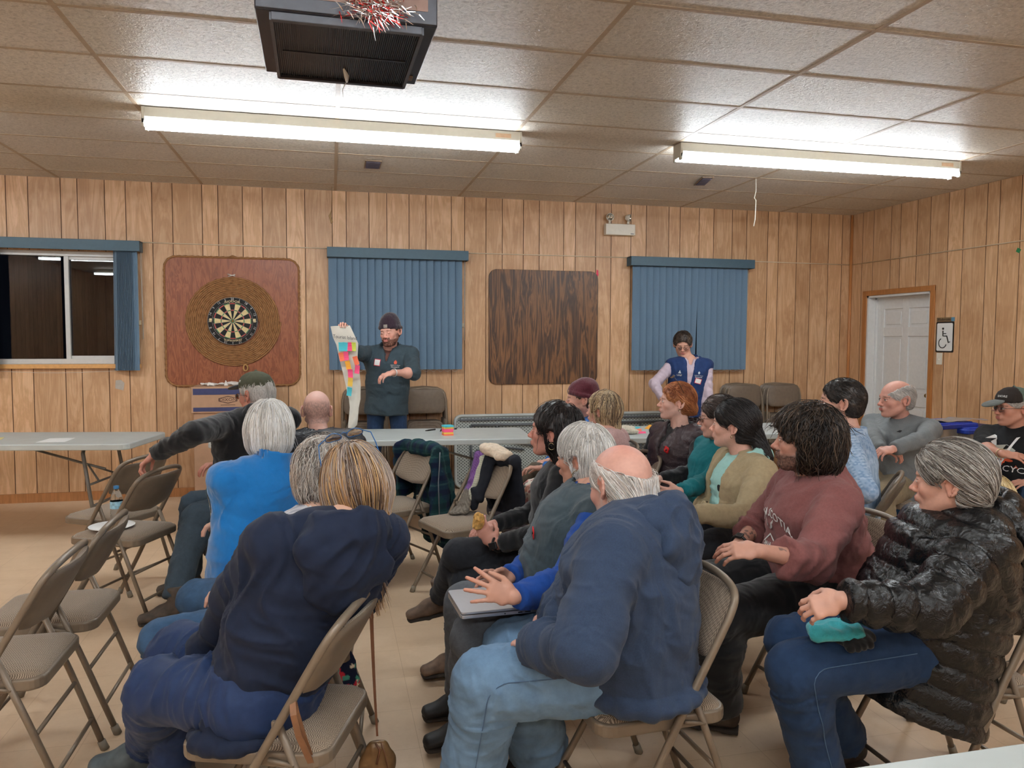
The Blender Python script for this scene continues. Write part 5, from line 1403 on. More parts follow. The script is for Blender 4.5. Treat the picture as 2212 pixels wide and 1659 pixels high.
def hair_obj(J, parent, st, vox):
    """st: style dict"""
    Rm, H, sc = J.R, J.H, J.s*st.get('hs', 1.0)*J.hsc
    s = Sdf(); t = st.get('t', .010); kind = st['kind']
    s.ell((-.016, 0, .036), (.102+t, .079+t, .087+t), k=.01)
    if kind in ('short', 'fringe', 'bob', 'long', 'shag', 'bun', 'curly'):
        s.ell((-.040, 0, .004), (.072+t, .074+t, .074+t), k=.03)
    if kind == 'short':
        s.ell((-.055, 0, -.035), (.050+t*.5, .060+t*.5, .045), k=.03)
    if kind == 'fringe':
        s.ell((-.055, 0, -.035), (.055+t, .066+t, .060), k=.03); s.ell((-.062, 0, -.085), (.045, .060, .045), k=.03)
    if kind == 'curly':
        s.ell((-.035, 0, .02), (.105+t, .095+t, .10+t), k=.03); s.ell((-.045, 0, -.05), (.085+t, .085+t, .075), k=.04)
    if kind == 'bob':
        s.ell((-.030, 0, -.015), (.085+t, .083+t, .085), k=.03); s.ell((-.045, 0, -.065), (.068+t*.8, .078+t*.8, .055), k=.03)
    if kind == 'shag':
        s.ell((-.030, 0, .0), (.090+t, .086+t, .085), k=.03); s.ell((-.045, 0, -.055), (.072+t, .078+t, .070), k=.03)
    if kind == 'bun':
        s.ell((-.095, 0, st.get('bz', -.03)), (.045, .045, .042), k=.015)
    if kind == 'long':
        s.ell((-.030, 0, -.01), (.090+t, .083+t, .09), k=.03)
    # remove the face
    fx = st.get('face', .052); top = st.get('line', .060)
    s.ell((.108, 0, top-.105), (st.get('fd', .084), st.get('fw', .092), .100), k=.010, sub=True)
    if kind != 'cover': s.box((.085, 0, -.10), (.075, .15, .10), rnd=.02, k=.012, sub=True)
    if st.get('ear', True):
        for sd in (-1, 1): s.ell((-.010, sd*.095, -.022), (.027, .040, .034), k=.008, sub=True)
    if kind in ('short', 'fringe', 'bun'): s.box((.02, 0, -.11), (.055, .15, .09), rnd=.02, k=.01, sub=True)
    if kind == 'short': s.plane((-.03, 0, -.068), (.15, 0, -1), .3, k=.012)
    if kind == 'bun': s.plane((-.03, 0, -.075), (.1, 0, -1), .3, k=.012)
    if st.get('bald'):
        b = st['bald']; s.ell(b[0], b[1], R=roty(b[2]) if len(b) > 2 else None, k=.02, sub=True)
    def reject(p):
        L = (p-H)@Rm/sc; r = (((L-np.array([.108, 0, top-.108]))/np.array([.080, .086, .098]))**2).sum(1) < 1
        if st.get('ear', True): r |= (np.abs(L[:, 0]+.012) < .020) & (np.abs(L[:, 2]+.012) < .028) & (np.abs(L[:, 1]) > .06)
        if st.get('bald'): b_ = st['bald']; r |= ((((L-np.array(b_[0]))@(roty(b_[2]) if len(b_) > 2 else np.eye(3)))/(np.array(b_[1])*.93))**2).sum(1) < 1
        if kind in ('short', 'shag', 'bun', 'fringe', 'curly'): r |= (L[:, 0] > .035) & (L[:, 2] < .0)
        if kind in ('long', 'bob'): r |= (L[:, 0] > .058) & (L[:, 2] < .045)
        return r
    s = s.xf(Rm, H, sc)
    if kind == 'long':
        dn = st.get('drop', unit(-J.t*.8-UP)); L0 = st.get('len', .22); w = st.get('lw', .075)
        a = H+Rm@np.array([-.045, 0, -.02])*sc; pts = [a, a+dn*L0*.5-J.R[:, 0]*.015, a+dn*L0]
        s.ecap(pts[0], pts[1], (w, .052), (w*.95, .045), J.R[:, 1], k=.03); s.ecap(pts[1], pts[2], (w*.95, .045), (w*.6, .018), J.R[:, 1], k=.03)
        for sd in st.get('sides', (-1, 1)):
            b0 = H+Rm@np.array([-.0, sd*.078, -.0])*sc; s.ecap(b0, b0+dn*L0*.75-J.R[:, 0]*.02, (.030, .020), (.022, .012), J.R[:, 0], k=.02)
    for q in st.get('extra', []):
        a, b_, ra, rb = q; s.cap(H+Rm@np.array(a)*sc, H+Rm@np.array(b_)*sc, ra*sc, rb*sc, k=.02)
    v, f = s.mesh(vox)
    if len(v) == 0: return None
    nn = vnormals(v, f)
    flw = st.get('flow', 'down'); crown = H+Rm@np.array(st.get('crown', (-.055, 0, .095)))*sc
    def flow(p):
        r = p-crown; r /= np.linalg.norm(r, axis=1)[:, None]+1e-6
        if flw == 'back': return r*.3+(-J.R[:, 0])*1.0-J.R[:, 2]*.35
        if flw == 'side': return r*.5+J.R[:, 1]*.9*st.get('sgn', 1)-J.R[:, 2]*.5
        if flw == 'fwd': return r*.6+J.R[:, 0]*.6-J.R[:, 2]*.3
        return r*.8-J.R[:, 2]*st.get('dn', .6)
    g = st.get('rough', .003)
    fl_ = flow(v); fl_ -= nn*(fl_*nn).sum(1)[:, None]; fl_ /= np.linalg.norm(fl_, axis=1)[:, None]+1e-9
    side = np.cross(fl_, nn)
    # clumps: noise that changes fast across the flow and slowly along it
    q = np.column_stack([(v*side).sum(1)*0+(v@J.R[:, 0])*1.0, v@J.R[:, 1], v@J.R[:, 2]*.4])*55
    v = v+nn*(g*vnoise(q)+g*.8*vnoise(v*110)+st.get('lump', 0)*vnoise(v*22+4))[:, None]
    cf = palette(st['cols']); rg = np.random.default_rng(5)
    C = cf(v, np.random.default_rng(2))*.82
    parts = [(v, f, np.clip(C, 0, 1))]
    ns = st.get('n', 0)
    if ns:
        seeds = (v, f)
        m_ = strands(s, seeds, flow, None, n=ns, steps=st.get('steps', 8), L=st.get('L', .011), rad=st.get('rad', .0011), grav=st.get('grav', .2), jit=st.get('jit', .18), colf=cf, curl=st.get('curl', 0), off=st.get('off', .0015), reject=reject, lf=st.get('lift', .005))
        parts.append(m_)
    V_, F_, C_ = join(parts); return raw_mesh('hair', V_, F_, HAIRM, parent, col=C_)

def body(J, parent, skin, sp, vox):
    hsc = J.hsc*J.s; Rm = J.R
    base = rgb(*skin)*.86+np.array([.60, .50, .45])*.14; red = base*np.array([1.08, .78, .72])
    # head + neck, fine
    h = head_sdf(**sp.get('face', {})).xf(Rm, J.H, hsc)
    nb = J.N+J.sf*.012; h.cap(J.H+Rm@np.array([-.022, 0, -.055])*hsc, nb-J.t*.03, .052*J.s*sp.get('neckw', 1), .060*J.s*sp.get('neckw', 1), k=.025)
    v, f = h.mesh(vox)
    L = (v-J.H)@Rm/hsc; n = vnormals(v, f)
    C = np.tile(base, (len(v), 1)); m_ = .07*fbm(v*40, 3)+.05*vnoise(v*150); C = C*(1+m_)[:, None]
    def blob(c, r, col, a):
        w = np.exp(-(((L-np.array(c))/np.array(r))**2).sum(1))*a; return w[:, None], col
    tn = [((.112, 0, -.03), (.02, .02, .016), red, .7), ((.07, .045, -.03), (.03, .02, .022), red, .5), ((.07, -.045, -.03), (.03, .02, .022), red, .5), ((-.015, .085, -.01), (.03, .012, .04), red, .6), ((-.015, -.085, -.01), (.03, .012, .04), red, .6)]
    for c, r, col, a in tn+[(b[0], b[1], rgb(*b[2]), b[3]) for b in sp.get('tint', [])]:
        w, col = blob(c, r, col, a); C = C*(1-w)+col*w
    lip = rgb(*sp.get('lip', (190, 112, 104))); w = ((np.abs(L[:, 1]) < .019) & (np.abs(L[:, 2]+.0612) < .0095) & (L[:, 0] > .090)); C[w] = lip*.9+C[w]*.1
    # eyes and brows are colours of the face itself
    eyes = sp.get('eyes', 'open')
    for sd in (-1, 1):
        d = np.hypot((L[:, 1]-sd*.032)/.0125, (L[:, 2]+.001)/(.0045 if eyes == 'open' else .0012)); w = (d < 1) & (L[:, 0] > .075)
        C[w] = (rgb(225, 220, 215) if eyes == 'open' else rgb(90, 60, 50))
        if eyes == 'open':
            d = np.hypot(L[:, 1]-sd*.032, L[:, 2]+.001); w = (d < .0052) & (L[:, 0] > .075); C[w] = rgb(60, 50, 42)
            w = (np.hypot((L[:, 1]-sd*.032)/.015, (L[:, 2]-.0045)/.0018) < 1) & (L[:, 0] > .07); C[w] = rgb(70, 48, 40)
        br = sp.get('brow', (110, 84, 66)); w = (np.abs(L[:, 1]-sd*.033) < .018) & (np.abs(L[:, 2]-.021+.18*(np.abs(L[:, 1])-.02)**1) < .0034) & (L[:, 0] > .06); C[w] = C[w]*.3+rgb(*br)*.7
    bd = sp.get('beard')
    if bd:
        col, amt, thick = bd
        z = L[:, 2]; x = L[:, 0]; jawm = np.clip((-.048-z+.25*(x-.06)*0)/.012, 0, 1)*np.clip((x+.02)/.02, 0, 1)
        sb = np.clip((-.015-z)/.01, 0, 1)*np.clip(1-np.abs(x-.012)/.022, 0, 1)*np.clip((np.abs(L[:, 1])-.04)/.01, 0, 1)
        mus = ((np.abs(L[:, 1]) < .030) & (z < -.040) & (z > -.057) & (x > .075)).astype(float)
        under = (n@Rm[:, 2] < -.5)*.55
        m_ = np.clip(np.maximum(np.maximum(jawm, sb), mus)*(1-under*0), 0, 1)
        m_ *= (z > -.125)*1.0*np.clip((L@np.array([.5, 0, 1])+.135)/.02, 0, 1)
        lipm = ((np.abs(L[:, 1]) < .017) & (np.abs(z+.0612) < .0085) & (x > .09)); m_[lipm] = 0
        m_ = m_*amt*(.75+.25*vnoise(v*260)); w = np.clip(m_, 0, 1)[:, None]; C = C*(1-w)+rgb(*col)*w*(1+.3*vnoise(v*300))[:, None]
        if thick: v = v+n*(thick*np.clip(m_, 0, 1)*(.8+.35*vnoise(v*160)))[:, None]
    bz = sp.get('buzz')
    if bz:   # close-cropped hair shadow on the scalp: colour, amount, lower/upper z, front x
        col, amt, zlo, zhi, xf_ = bz; m_ = np.clip((zhi-L[:, 2])/.02, 0, 1)*np.clip((L[:, 2]-zlo)/.012, 0, 1)*np.clip((xf_-L[:, 0])/.03, 0, 1)*(np.abs(L[:, 1]) < .0765+.02*(L[:, 0] < -.045))
        m_ *= amt*np.clip(.7+.6*vnoise(v*170), 0, 1.2); w = np.clip(m_, 0, 1)[:, None]; C = C*(1-w)+rgb(*col)*w
    parts = [(v, f, C)]
    hv = sp.get('hvox', vox)
    for nm, sd in (('L', 1), ('R', -1)):
        hd = sp.get('hand'+nm)
        s = Sdf(); E_, W = J.E[nm], J.W[nm]; fa = sp.get('fore', 1.0)
        cov = sp.get('cover', {}).get(nm, 1.0)
        if cov > .7: s.cap(lerp(E_, W, .5), W, .026*J.s, .0225*J.s, k=.02)
        else: s.cap(E_, W, .038*J.s*fa, .0235*J.s*fa, k=.02); s.ell(lerp(E_, W, .28), (.043*fa*J.s,)*3, k=.04)
        d = hd or {}; fd = unit(d.get('fd', W-E_) if not isinstance(d.get('fd'), tuple) else np.array(d['fd'])); pn = np.array(d.get('pn', (0, 0, -1)), float)
        hand_prims(s, W+fd*.006, fd, pn, sd, d.get('curl', .45), d.get('spread', .2), J.s*d.get('sc', .88), d.get('thumb', .5), idx=d.get('idx'))
        v, f = s.mesh(hv); C = np.tile(base*sp.get('handtone', 1.0), (len(v), 1))*(1+.08*fbm(v*50, 2))[:, None]
        dist = np.linalg.norm(v-W, axis=1); w = np.clip((dist-.11)/.08, 0, .45)[:, None]*(((v-W)@fd) > .05)[:, None]; C = C*(1-w)+red*w
        if sp.get('tattoo') and nm in sp['tattoo']:
            a = (v-E_)@unit(W-E_); m_ = (vnoise(v*75+5) > .22) & (a > .08) & (a < .20); C[m_] = C[m_]*.35+rgb(70, 80, 86)*.4
        parts.append((v, f, C))
    # trunk, upper arms and legs under the clothes
    s = Sdf(); torso(s, J, -.012, shr=.85); s.cap(J.N+J.sf*.012, J.N-J.t*.06, .058*J.s, .07*J.s, k=.03)
    for nm in 'LR':
        s.cap(J.S[nm], J.E[nm], .036*J.s, .030*J.s, k=.02)
        s.cap(J.Hp[nm], J.K[nm], .072*J.s, .048*J.s, k=.03); s.cap(J.K[nm], J.A[nm], .046*J.s, .030*J.s, k=.02)
    v, f = s.mesh(.016); parts.append((v, f, np.tile(base, (len(v), 1))))
    V_, F_, C_ = join(parts); return raw_mesh('body', V_, F_, SKIN, parent, col=C_)

def lens_glasses(J, parent, col, top=False, sun=False):
    """spectacles in head space"""
    hs = J.hsc*J.s; mb = MB(); fr = plain('specs_%d_%d_%d' % col, srgb(*col), .3, var=0)
    off = np.array([.0, 0, 0.0])
    T = (lambda p: J.H+J.R@(np.array(p)*hs)) if not top else (lambda p: J.H+J.R@(TOPR@np.array(p)*hs+TOPO*hs))
    for sd in (-1, 1):
        ring = [T((.107-.006*abs(math.cos(a)), sd*.033+.025*math.cos(a), -.004+.016*math.sin(a))) for a in np.linspace(0, 2*math.pi, 20, endpoint=False)]
        mb.tube(ring, .0013, 6, closed=True)
        mb.tube([T((.100, sd*.058, .002)), T((.08, sd*.080, .003)), T((.03, sd*.085, .002)), T((-.018, sd*.086, -.002)), T((-.032, sd*.084, -.018))], .0016, 6)
    mb.tube([T((.107, -.009, .0)), T((.111, 0, .003)), T((.107, .009, .0))], .0013, 6)
    o = mb.build('glasses_frame', fr, parent)
    lm = plain('sun_lens', srgb(25, 22, 20), .1, var=0) if sun else plain('clear_lens', (1, 1, 1, 1), .02, trans=1.0, var=0)
    for sd in (-1, 1):
        g = MB(); ring = [T((.107-.006*abs(math.cos(a)), sd*.033+.0245*math.cos(a), -.004+.0155*math.sin(a))) for a in np.linspace(0, 2*math.pi, 20, endpoint=False)]
        c_ = sum(ring)/20+J.R[:, 0]*.001; g.add(ring+[c_], [(k, (k+1) % 20, 20) for k in range(20)], smooth=True); g.build('lens', lm, o)
    return o
TOPR = roty(-.55); TOPO = np.array([-.035, 0, .085])

def conform(sdf, c, R_, v, off=.002, maxd=.12):
    """drop flat lettering (x right, y up) onto a garment along -normal; R_ columns right, up, normal"""
    p = c+v[:, :1]*R_[:, 0]+v[:, 1:2]*R_[:, 1]+R_[:, 2]*maxd*.5; z = v[:, 2:3]
    tree = getattr(sdf, 'bvh', None)
    if tree is not None:
        n_ = Vector(R_[:, 2]); out = []
        for q in p:
            h = tree.ray_cast(Vector(q)+n_*.10, -n_, .6)[0]; out.append(np.array(h) if h is not None else None)
        good = [k for k in range(len(out)) if out[k] is not None]
        if good:
            for k in range(len(out)):
                if out[k] is None: g_ = min(good, key=lambda j: ((p[j]-p[k])**2).sum()); d_ = p[k]-p[g_]; out[k] = out[g_]+d_
            return np.array(out)+R_[:, 2]*(off+z)
    for _ in range(24):
        d = sdf.ev(p, pad=.2); p = p-R_[:, 2]*np.clip(d-off, -.03, .03)[:, None]*.8
    return p+R_[:, 2]*z
def garment(J, parent, name, g, vox):
    e = g.get('e', .012); s = Sdf(); t = J.t; sc = J.s
    torso(s, J, e, hw=g.get('hw', 1.0), belly=g.get('belly', 0), hem=g.get('hem', .10)*sc, up=g.get('up', 1.0), shr=g.get('shr', 1.0))
    for nm in 'LR':
        if g.get('sleeves', True):
            fr = g.get('frac', .97); fr = fr[nm] if isinstance(fr, dict) else fr
            sleeve(s, J, nm, e*g.get('se', 1.0), fr, taper=g.get('taper', 1.0))
        elif g.get('sleeves') is False:
            d = unit(J.E[nm]-J.S[nm]); s.ecap(J.S[nm]-J.t*.02-J.sl*(1 if nm == 'L' else -1)*.03, J.S[nm]+d*.022, (.052+e*.6, .050+e*.6), (.056+e*.6, .052+e*.6), J.sf, k=.03, flat=True)
    N_, f, l = J.N+J.sf*.012, J.sf, J.sl
    col = g.get('collar')
    if g.get('open'):   # front opening: (half width at the neck, half width at the hem)
        a, b = g['open']; d = g.get('od', 0)
        s.ecap(N_-t*.01+f*.11, lerp(J.P, J.N, g.get('ob', .15))+f*(.17+g.get('belly', 0))+l*d, (a, .085), (b, .085), l, k=.008, sub=True)
    if col == 'hood':
        H_ = Sdf(); hs = g.get('hs', 1.0); hz = g.get('hz', 0); pts = []; rr = []
        for k in range(17):
            a = math.radians(14+k*332/16); c = math.cos(a)
            pts.append(N_+t*(.018-.026*c+hz)*sc+(f*(c*.080-.012)+l*math.sin(a)*.088)*sc); rr.append((.013+.017*(1-c)/2)*sc*hs)
        H_.chain(pts, rr, k=.012)
        for k in range(17): pts[k] = N_-f*.012+(pts[k]-N_+f*.012)*1.18-t*.040*sc
        H_.chain(pts[2:-2], [r*1.15 for r in rr[2:-2]], k=.018)
        H_.ell(N_-f*(.098+e*.6)*sc-t*(.060-hz)*sc, (.040*sc*hs, .118*sc*hs, .072*sc), R=frame(f, t), k=.025)
        H_.ell(N_-f*(.112+e*.8)*sc-t*(.125-hz)*sc, (.028*sc*hs, .080*sc*hs, .070*sc*hs), R=frame(f, t), k=.03)
        H_.cap(N_-t*.01, N_+t*.16*sc, .056*sc, .085*sc, k=.006, sub=True)
    elif col in ('stand', 'shirt'):
        h = (.055 if col == 'stand' else .042)*sc*g.get('ch', 1); r = .066*sc*g.get('cr', 1)
        s.ecap(N_-t*.05*sc, N_+t*h-f*.010, (r+.012, r+.012), (r+.004, r+.006), l, k=.02, flat=True)
        s.cap(N_-t*.02+f*.005, N_+t*.2, r-.004, r+.020, k=.006, sub=True)
        if g.get('copen'): s.ell(N_+f*.085+t*.03, (.05, .030*g['copen'], .085), R=frame(f, t), k=.01, sub=True)
    elif col == 'crew':
        s.chain([N_-t*.010*sc+(f*math.cos(a)*.066+l*math.sin(a)*.066)*sc-t*.012*math.cos(a) for a in np.linspace(0, 2*math.pi, 14)], [.010*sc]*14, k=.008)
    if g.get('hemband'):
        s.chain([J.P-t*(g.get('hem', .1)-.01)*sc+(J.f*math.cos(a)*(.122+e+g.get('belly', 0)*.6)+J.l*math.sin(a)*(.165*g.get('hw', 1)+e))*sc for a in np.linspace(0, 2*math.pi, 25)], [.020*sc]*25, k=.015)
    for q in g.get('extra', []): q(s, J)
    v, F = s.mesh(vox)
    C = None
    if g.get('puff'):
        amp, step, tilt = g['puff']; v, hgt = puffer(v, F, J, amp, step, tilt, sleeves=g.get('sleeves', True)); v = folds(v, F, J, g.get('fold', .004), 16, g.get('seed', 1))
    else:
        v = folds(v, F, J, g.get('fold', .008), g.get('fr', 13), g.get('seed', 1))
    if g.get('colf'): C = g['colf'](v, J, vnormals(v, F))
    o = raw_mesh(name, v, F, g['mat'], parent, col=C)
    s.bvh = BVHTree.FromPolygons(v.tolist(), F.tolist())
    if col == 'hood':
        v, F = H_.mesh(vox*.8)
        if g.get('puff'):
            n = vnormals(v, F); ang = ((v-J.N)@J.t)+.45*((v-J.N)@(-J.sf)); v = v+n*(.010*(np.abs(np.sin(ang/.058*math.pi))**.5-.6)+.004*fbm(v*40, 2))[:, None]
        else:
            n = vnormals(v, F); q = v*15+3; w = np.column_stack([vnoise(v*6), vnoise(v*6+9), vnoise(v*6+21)]); v = v+n*(.007*(1-np.abs(vnoise(q+1.2*w))**.8*2.1)+.003*vnoise(v*38))[:, None]
        raw_mesh('hood', v, F, g['mat'] if not g.get('colf') else g['mat'], o)
        if g.get('strings'):
            mb = MB()
            for sd in (-1, 1): mb.tube([N_+f*.075+l*sd*.03-t*.01, N_+f*.125+l*sd*.04-t*.07, N_+f*(.15+g.get('belly', 0))+l*sd*.045-t*.16], .0035, 6)
            mb.build('drawstring', g['mat'], o)
    return o, s

ROOTS = {}
def person(key, label, sp, seat_chair=None):
    J = solve(sp); J.hsc = sp.get('hsc', 1.0)
    d = float((J.P-CAM0)@CF); vox = float(np.clip(.0030*d, .0068, .013))
    root = empty('person', (J.P[0], J.P[1], 0), label=label, cat='person')
    sp['cover'] = {}
    for nm in 'LR':
        sp['cover'][nm] = max([0]+[(g.get('frac', .97)[nm] if isinstance(g.get('frac', .97), dict) else g.get('frac', .97)) for _, g in sp.get('tops', []) if g.get('sleeves', True)])
    body(J, root, sp.get('skin', (214, 164, 138)), sp, max(.0030, min(.0042, .0010*d)))
    J.sd = {}
    for nm, g in sp.get('tops', []):
        o, s = garment(J, root, nm, g, vox); J.sd[nm] = s; J.last = o
    lg = sp.get('trousers')
    if lg:
        s = Sdf(); legs(s, J, lg.get('e', .010), thigh=lg.get('thigh', 1.0), calf=lg.get('calf', 1.0), hem=lg.get('hem', .97))
        if lg.get('lap'): s.ecap(lerp(J.P, J.K['L'], .3), lerp(J.K['L'], J.K['R'], .5), (.12, .07), (.13, .06), J.l, k=.04)
        v, f = s.mesh(vox); v = folds(v, f, J, lg.get('fold', .007), 13, 4); J.ltree = BVHTree.FromPolygons(v.tolist(), f.tolist())
        C = lg['colf'](v, J, vnormals(v, f)) if lg.get('colf') else None
        raw_mesh(lg.get('name', 'trousers'), v, f, lg['mat'], root, col=C)
    sh = sp.get('shoes')
    if sh:
        for nm in 'LR':
            td = sh.get('toe'+nm, None); td = unit(np.array(td)) if td is not None else unit(np.array([J.f[0], J.f[1], 0]))
            shoe(root, J.A[nm]+UP*sh.get('up', .01), td, UP if abs(td[2]) < .5 else J.A[nm]*0+V3(0, 0, 1), sh['mat'], sh['sole'], sh.get('boot', 0), .95*J.s*sh.get('sc', 1), vox=max(.006, vox*.8))
    if sp.get('hair'): hair_obj(J, root, sp['hair'], max(.0042, min(.0065, .0016*d)))
    if sp.get('glasses'): lens_glasses(J, root, *sp['glasses'])
    for fn in sp.get('more', []): fn(J, root)
    for c in ALLCH(root): c.location = (-J.P[0]+c.location[0], -J.P[1]+c.location[1], c.location[2])
    if seat_chair:
        ca, lb = seat_chair[0], seat_chair[1]; off = seat_chair[2] if len(seat_chair) > 2 else .0
        c = J.P+dirv(ca)*off; chair(c[0], c[1], ca, lb)
    if VERB:
        q = lambda a, b: round(float(np.linalg.norm(a-b)), 2)
        print('%-4s Hz=%.2f torso %.2f | L: ua %.2f fa %.2f th %.2f sh %.2f | R: th %.2f sh %.2f | E %s W %s | K %s A %s K %s A %s' % (key, J.H[2], q(J.P, J.N), q(J.S['L'], J.E['L']), q(J.E['L'], J.W['L']), q(J.Hp['L'], J.K['L']), q(J.K['L'], J.A['L']), q(J.Hp['R'], J.K['R']), q(J.K['R'], J.A['R']), np.round(J.E['L'], 2), np.round(J.W['L'], 2), np.round(J.K['L'], 2), np.round(J.A['L'], 2), np.round(J.K['R'], 2), np.round(J.A['R'], 2)))
    ROOTS[key] = (root, J)
    return root, J
VERB = False
import sys
ONLY = None

# ---- garment materials
m_navyh = cloth('navy_canvas', srgb(24, 34, 56), rough=.8, var=.10, bmp=.25, weave=1200, sheen=.05, fold=.35)
m_navyp = cloth('navy_snow_pants', srgb(30, 50, 88), rough=.6, var=.1, bmp=.15, sheen=.05, fold=.3)
m_denim = cloth('mid_denim', srgb(60, 88, 120), rough=.9, var=.22, scale=25, bmp=.4)
m_denim2 = cloth('light_denim', srgb(108, 138, 168), rough=.9, var=.20, scale=14, bmp=.4)
m_denimd = cloth('dark_denim', srgb(38, 60, 92), rough=.9, var=.18, scale=20, bmp=.35)
m_fleece = cloth('blue_fleece', srgb(26, 118, 190), rough=.95, var=.05, bmp=.5, weave=500, sheen=.5)
m_blackw = cloth('black_wool', srgb(24, 24, 27), rough=.9, var=.2, sheen=.3)
m_black = cloth('black_knit', srgb(22, 22, 25), rough=.9, var=.15, sheen=.25)
m_blackj = cloth('charcoal_jeans', srgb(44, 46, 52), rough=.88, var=.15)
m_pants1 = cloth('slate_trousers', srgb(62, 76, 88), rough=.85, var=.12)
m_green = cloth('olive_trousers', srgb(84, 92, 84), rough=.85, var=.12)
m_khaki = cloth('khaki_trousers', srgb(140, 126, 102), rough=.88, var=.12)
m_grey = cloth('grey_denim', srgb(98, 102, 108), rough=.9, var=.16)
m_slate = cloth('slate_jacket', srgb(62, 76, 84), rough=.8, var=.12, sheen=.15)
m_teal = cloth('teal_fleece', srgb(24, 108, 116), rough=.95, var=.1, bmp=.5, weave=500)
m_tan = cloth('tan_jacket', srgb(172, 154, 122), rough=.9, var=.10, bmp=.5, weave=600)
m_mint = cloth('mint_jersey', srgb(170, 218, 212), rough=.9, var=.05)
m_maroon = cloth('maroon_fleece', srgb(136, 86, 84), rough=.95, sheen=.08, var=.12, scale=120)
m_heather = cloth('heather_navy', srgb(50, 64, 88), rough=.95, var=.16, sheen=.08, scale=220)
m_greyt = cloth('grey_jersey', srgb(118, 122, 124), rough=.9, var=.10, scale=150)
m_blksh = cloth('black_tee', srgb(26, 26, 28), rough=.9, var=.1)
m_lilac = cloth('lilac_shirt', srgb(198, 180, 192), rough=.8, var=.05)
m_navyv = cloth('navy_softshell', srgb(30, 54, 100), rough=.7, var=.08)
m_softs = cloth('charcoal_softshell', srgb(58, 72, 80), rough=.85, var=.10, scale=160)
m_blue = cloth('blue_shell', srgb(38, 98, 168), rough=.7, var=.1)
m_royal = cloth('royal_fleece', srgb(30, 72, 150), rough=.95, var=.1, bmp=.5, weave=500)
m_pink = cloth('pink_knit', srgb(196, 160, 156), rough=.95, var=.2, scale=130, bmp=.9, weave=250)
def puff_mat(name, col, rough):
    mt, nt, b = newmat(name); b.inputs['Base Color'].default_value = col; b.inputs['Roughness'].default_value = rough
    b.inputs['Specular IOR Level'].default_value = .42
    n1 = N(nt, 'ShaderNodeTexNoise', i_Scale=26.0, i_Detail=4.0, i_Roughness=.6, i_Distortion=1.5); nt.links.new(coords(nt), n1.inputs['Vector'])
    bump(nt, b, n1.outputs[0], .55, .012); return mt
m_puff = puff_mat('black_puffer', srgb(17, 18, 20), .25)
m_puff2 = puff_mat('dark_puffer', srgb(34, 36, 42), .38)
m_vest = puff_mat('plum_vest', srgb(62, 48, 52), .42)
m_boot = plain('brown_leather', srgb(104, 82, 66), .75, var=.25, scale=25); m_boot2 = plain('hiker_leather', srgb(78, 68, 60), .7, var=.2, scale=30)
m_bootg = plain('slate_boot', srgb(78, 88, 92), .6, var=.15, scale=30); m_sole = plain('dark_sole', srgb(52, 44, 38), .85, var=.1); m_solet = plain('tan_sole', srgb(150, 132, 112), .8, var=.1)
m_shoeb = plain('black_shoe', srgb(28, 26, 26), .6, var=.1)
def check_shirt(v, J, n):   # fine blue-white check
    a = v@J.sl; b = v@J.t; c = v@J.sf
    g = .5+.25*np.sign(np.sin(a*520))+.25*np.sign(np.sin(b*520)); g = g[:, None]
    return rgb(122, 152, 190)*(1-g)+rgb(186, 206, 226)*g
def plaid(cols, per=.055):
    def f(v, J, n):
        a = (v@J.l)/per; b = (v@J.t)/per; x = (np.abs(a % 1-.5) < .2).astype(float)[:, None]; y = (np.abs(b % 1-.5) < .2).astype(float)[:, None]
        c0, c1, c2 = [rgb(*c) for c in cols]; c = c0*(1-x*.5-y*.5)+c1*x*.5+c2*y*.5
        return c
    return f
def floral(base, cols, sc=34):
    def f(v, J, n):
        C = np.tile(rgb(*base), (len(v), 1))
        for i, c in enumerate(cols):
            m_ = vnoise(v*sc+31*i) > .34; C[m_] = rgb(*c)
        return C
    return f
m_vc = vcol('printed_cloth', .9, .25, bmp=.3, bscale=900)

# ---- headwear
def beanie(col, name, cuff=.022, badge=None, tall=.0, knit=300, bpos=(.1, .02)):
    def fn(J, root):
        sc = J.s*J.hsc; s = Sdf()
        s.ell((-.016, 0, .046), (.110, .088, .094+tall), k=.01); s.ell((-.045, 0, .02), (.082, .080, .07), k=.02)
        s.ell((-.040, 0, .08+tall), (.07, .065, .065), k=.03)
        tilt = roty(-.24)
        s.plane(tilt@np.array([0, 0, .016]), tilt@np.array([0, 0, -1]), 1, k=.004)
        ring = [tilt@np.array([-.016+.104*math.cos(a), .083*math.sin(a), .034]) for a in np.linspace(0, 2*math.pi, 25)]
        s.chain(ring, [.016]*25, k=.008)
        s = s.xf(J.R, J.H, sc); v, f = s.mesh(.005); n = vnormals(v, f); L = (v-J.H)@J.R/sc
        ang = np.arctan2(L[:, 1], L[:, 0]+.016); v = v+n*(.0012*np.sin(ang*46)+.002*vnoise(v*30))[:, None]
        o = raw_mesh('beanie', v, f, cloth(name, srgb(*col), bmp=.7, weave=knit, sheen=.4, fold=.3), root)
        if badge:
            b = MB(); a = badge[1]; p = J.H+J.R@(tilt@np.array([-.016+.121*math.cos(a), .0985*math.sin(a), .036]))*sc; d = J.R@(tilt@np.array([math.cos(a), math.sin(a), 0])); u_ = J.R@(tilt@np.array([0, 0, 1.])); r_ = np.cross(u_, d)
            if badge[2] == 'sq': b.box(p, (.016*sc, .014*sc, .002), R=np.column_stack([r_, u_, d]), bev=.001)
            else: b.lathe([(0, 0), (.011, 0), (.011, .003), (0, .004)], p-d*.002, 16, R=np.column_stack([r_, u_, d]))
            b.build('badge', plain('badge_%s' % name, srgb(*badge[0]), .6, var=.1), o)
    return fn
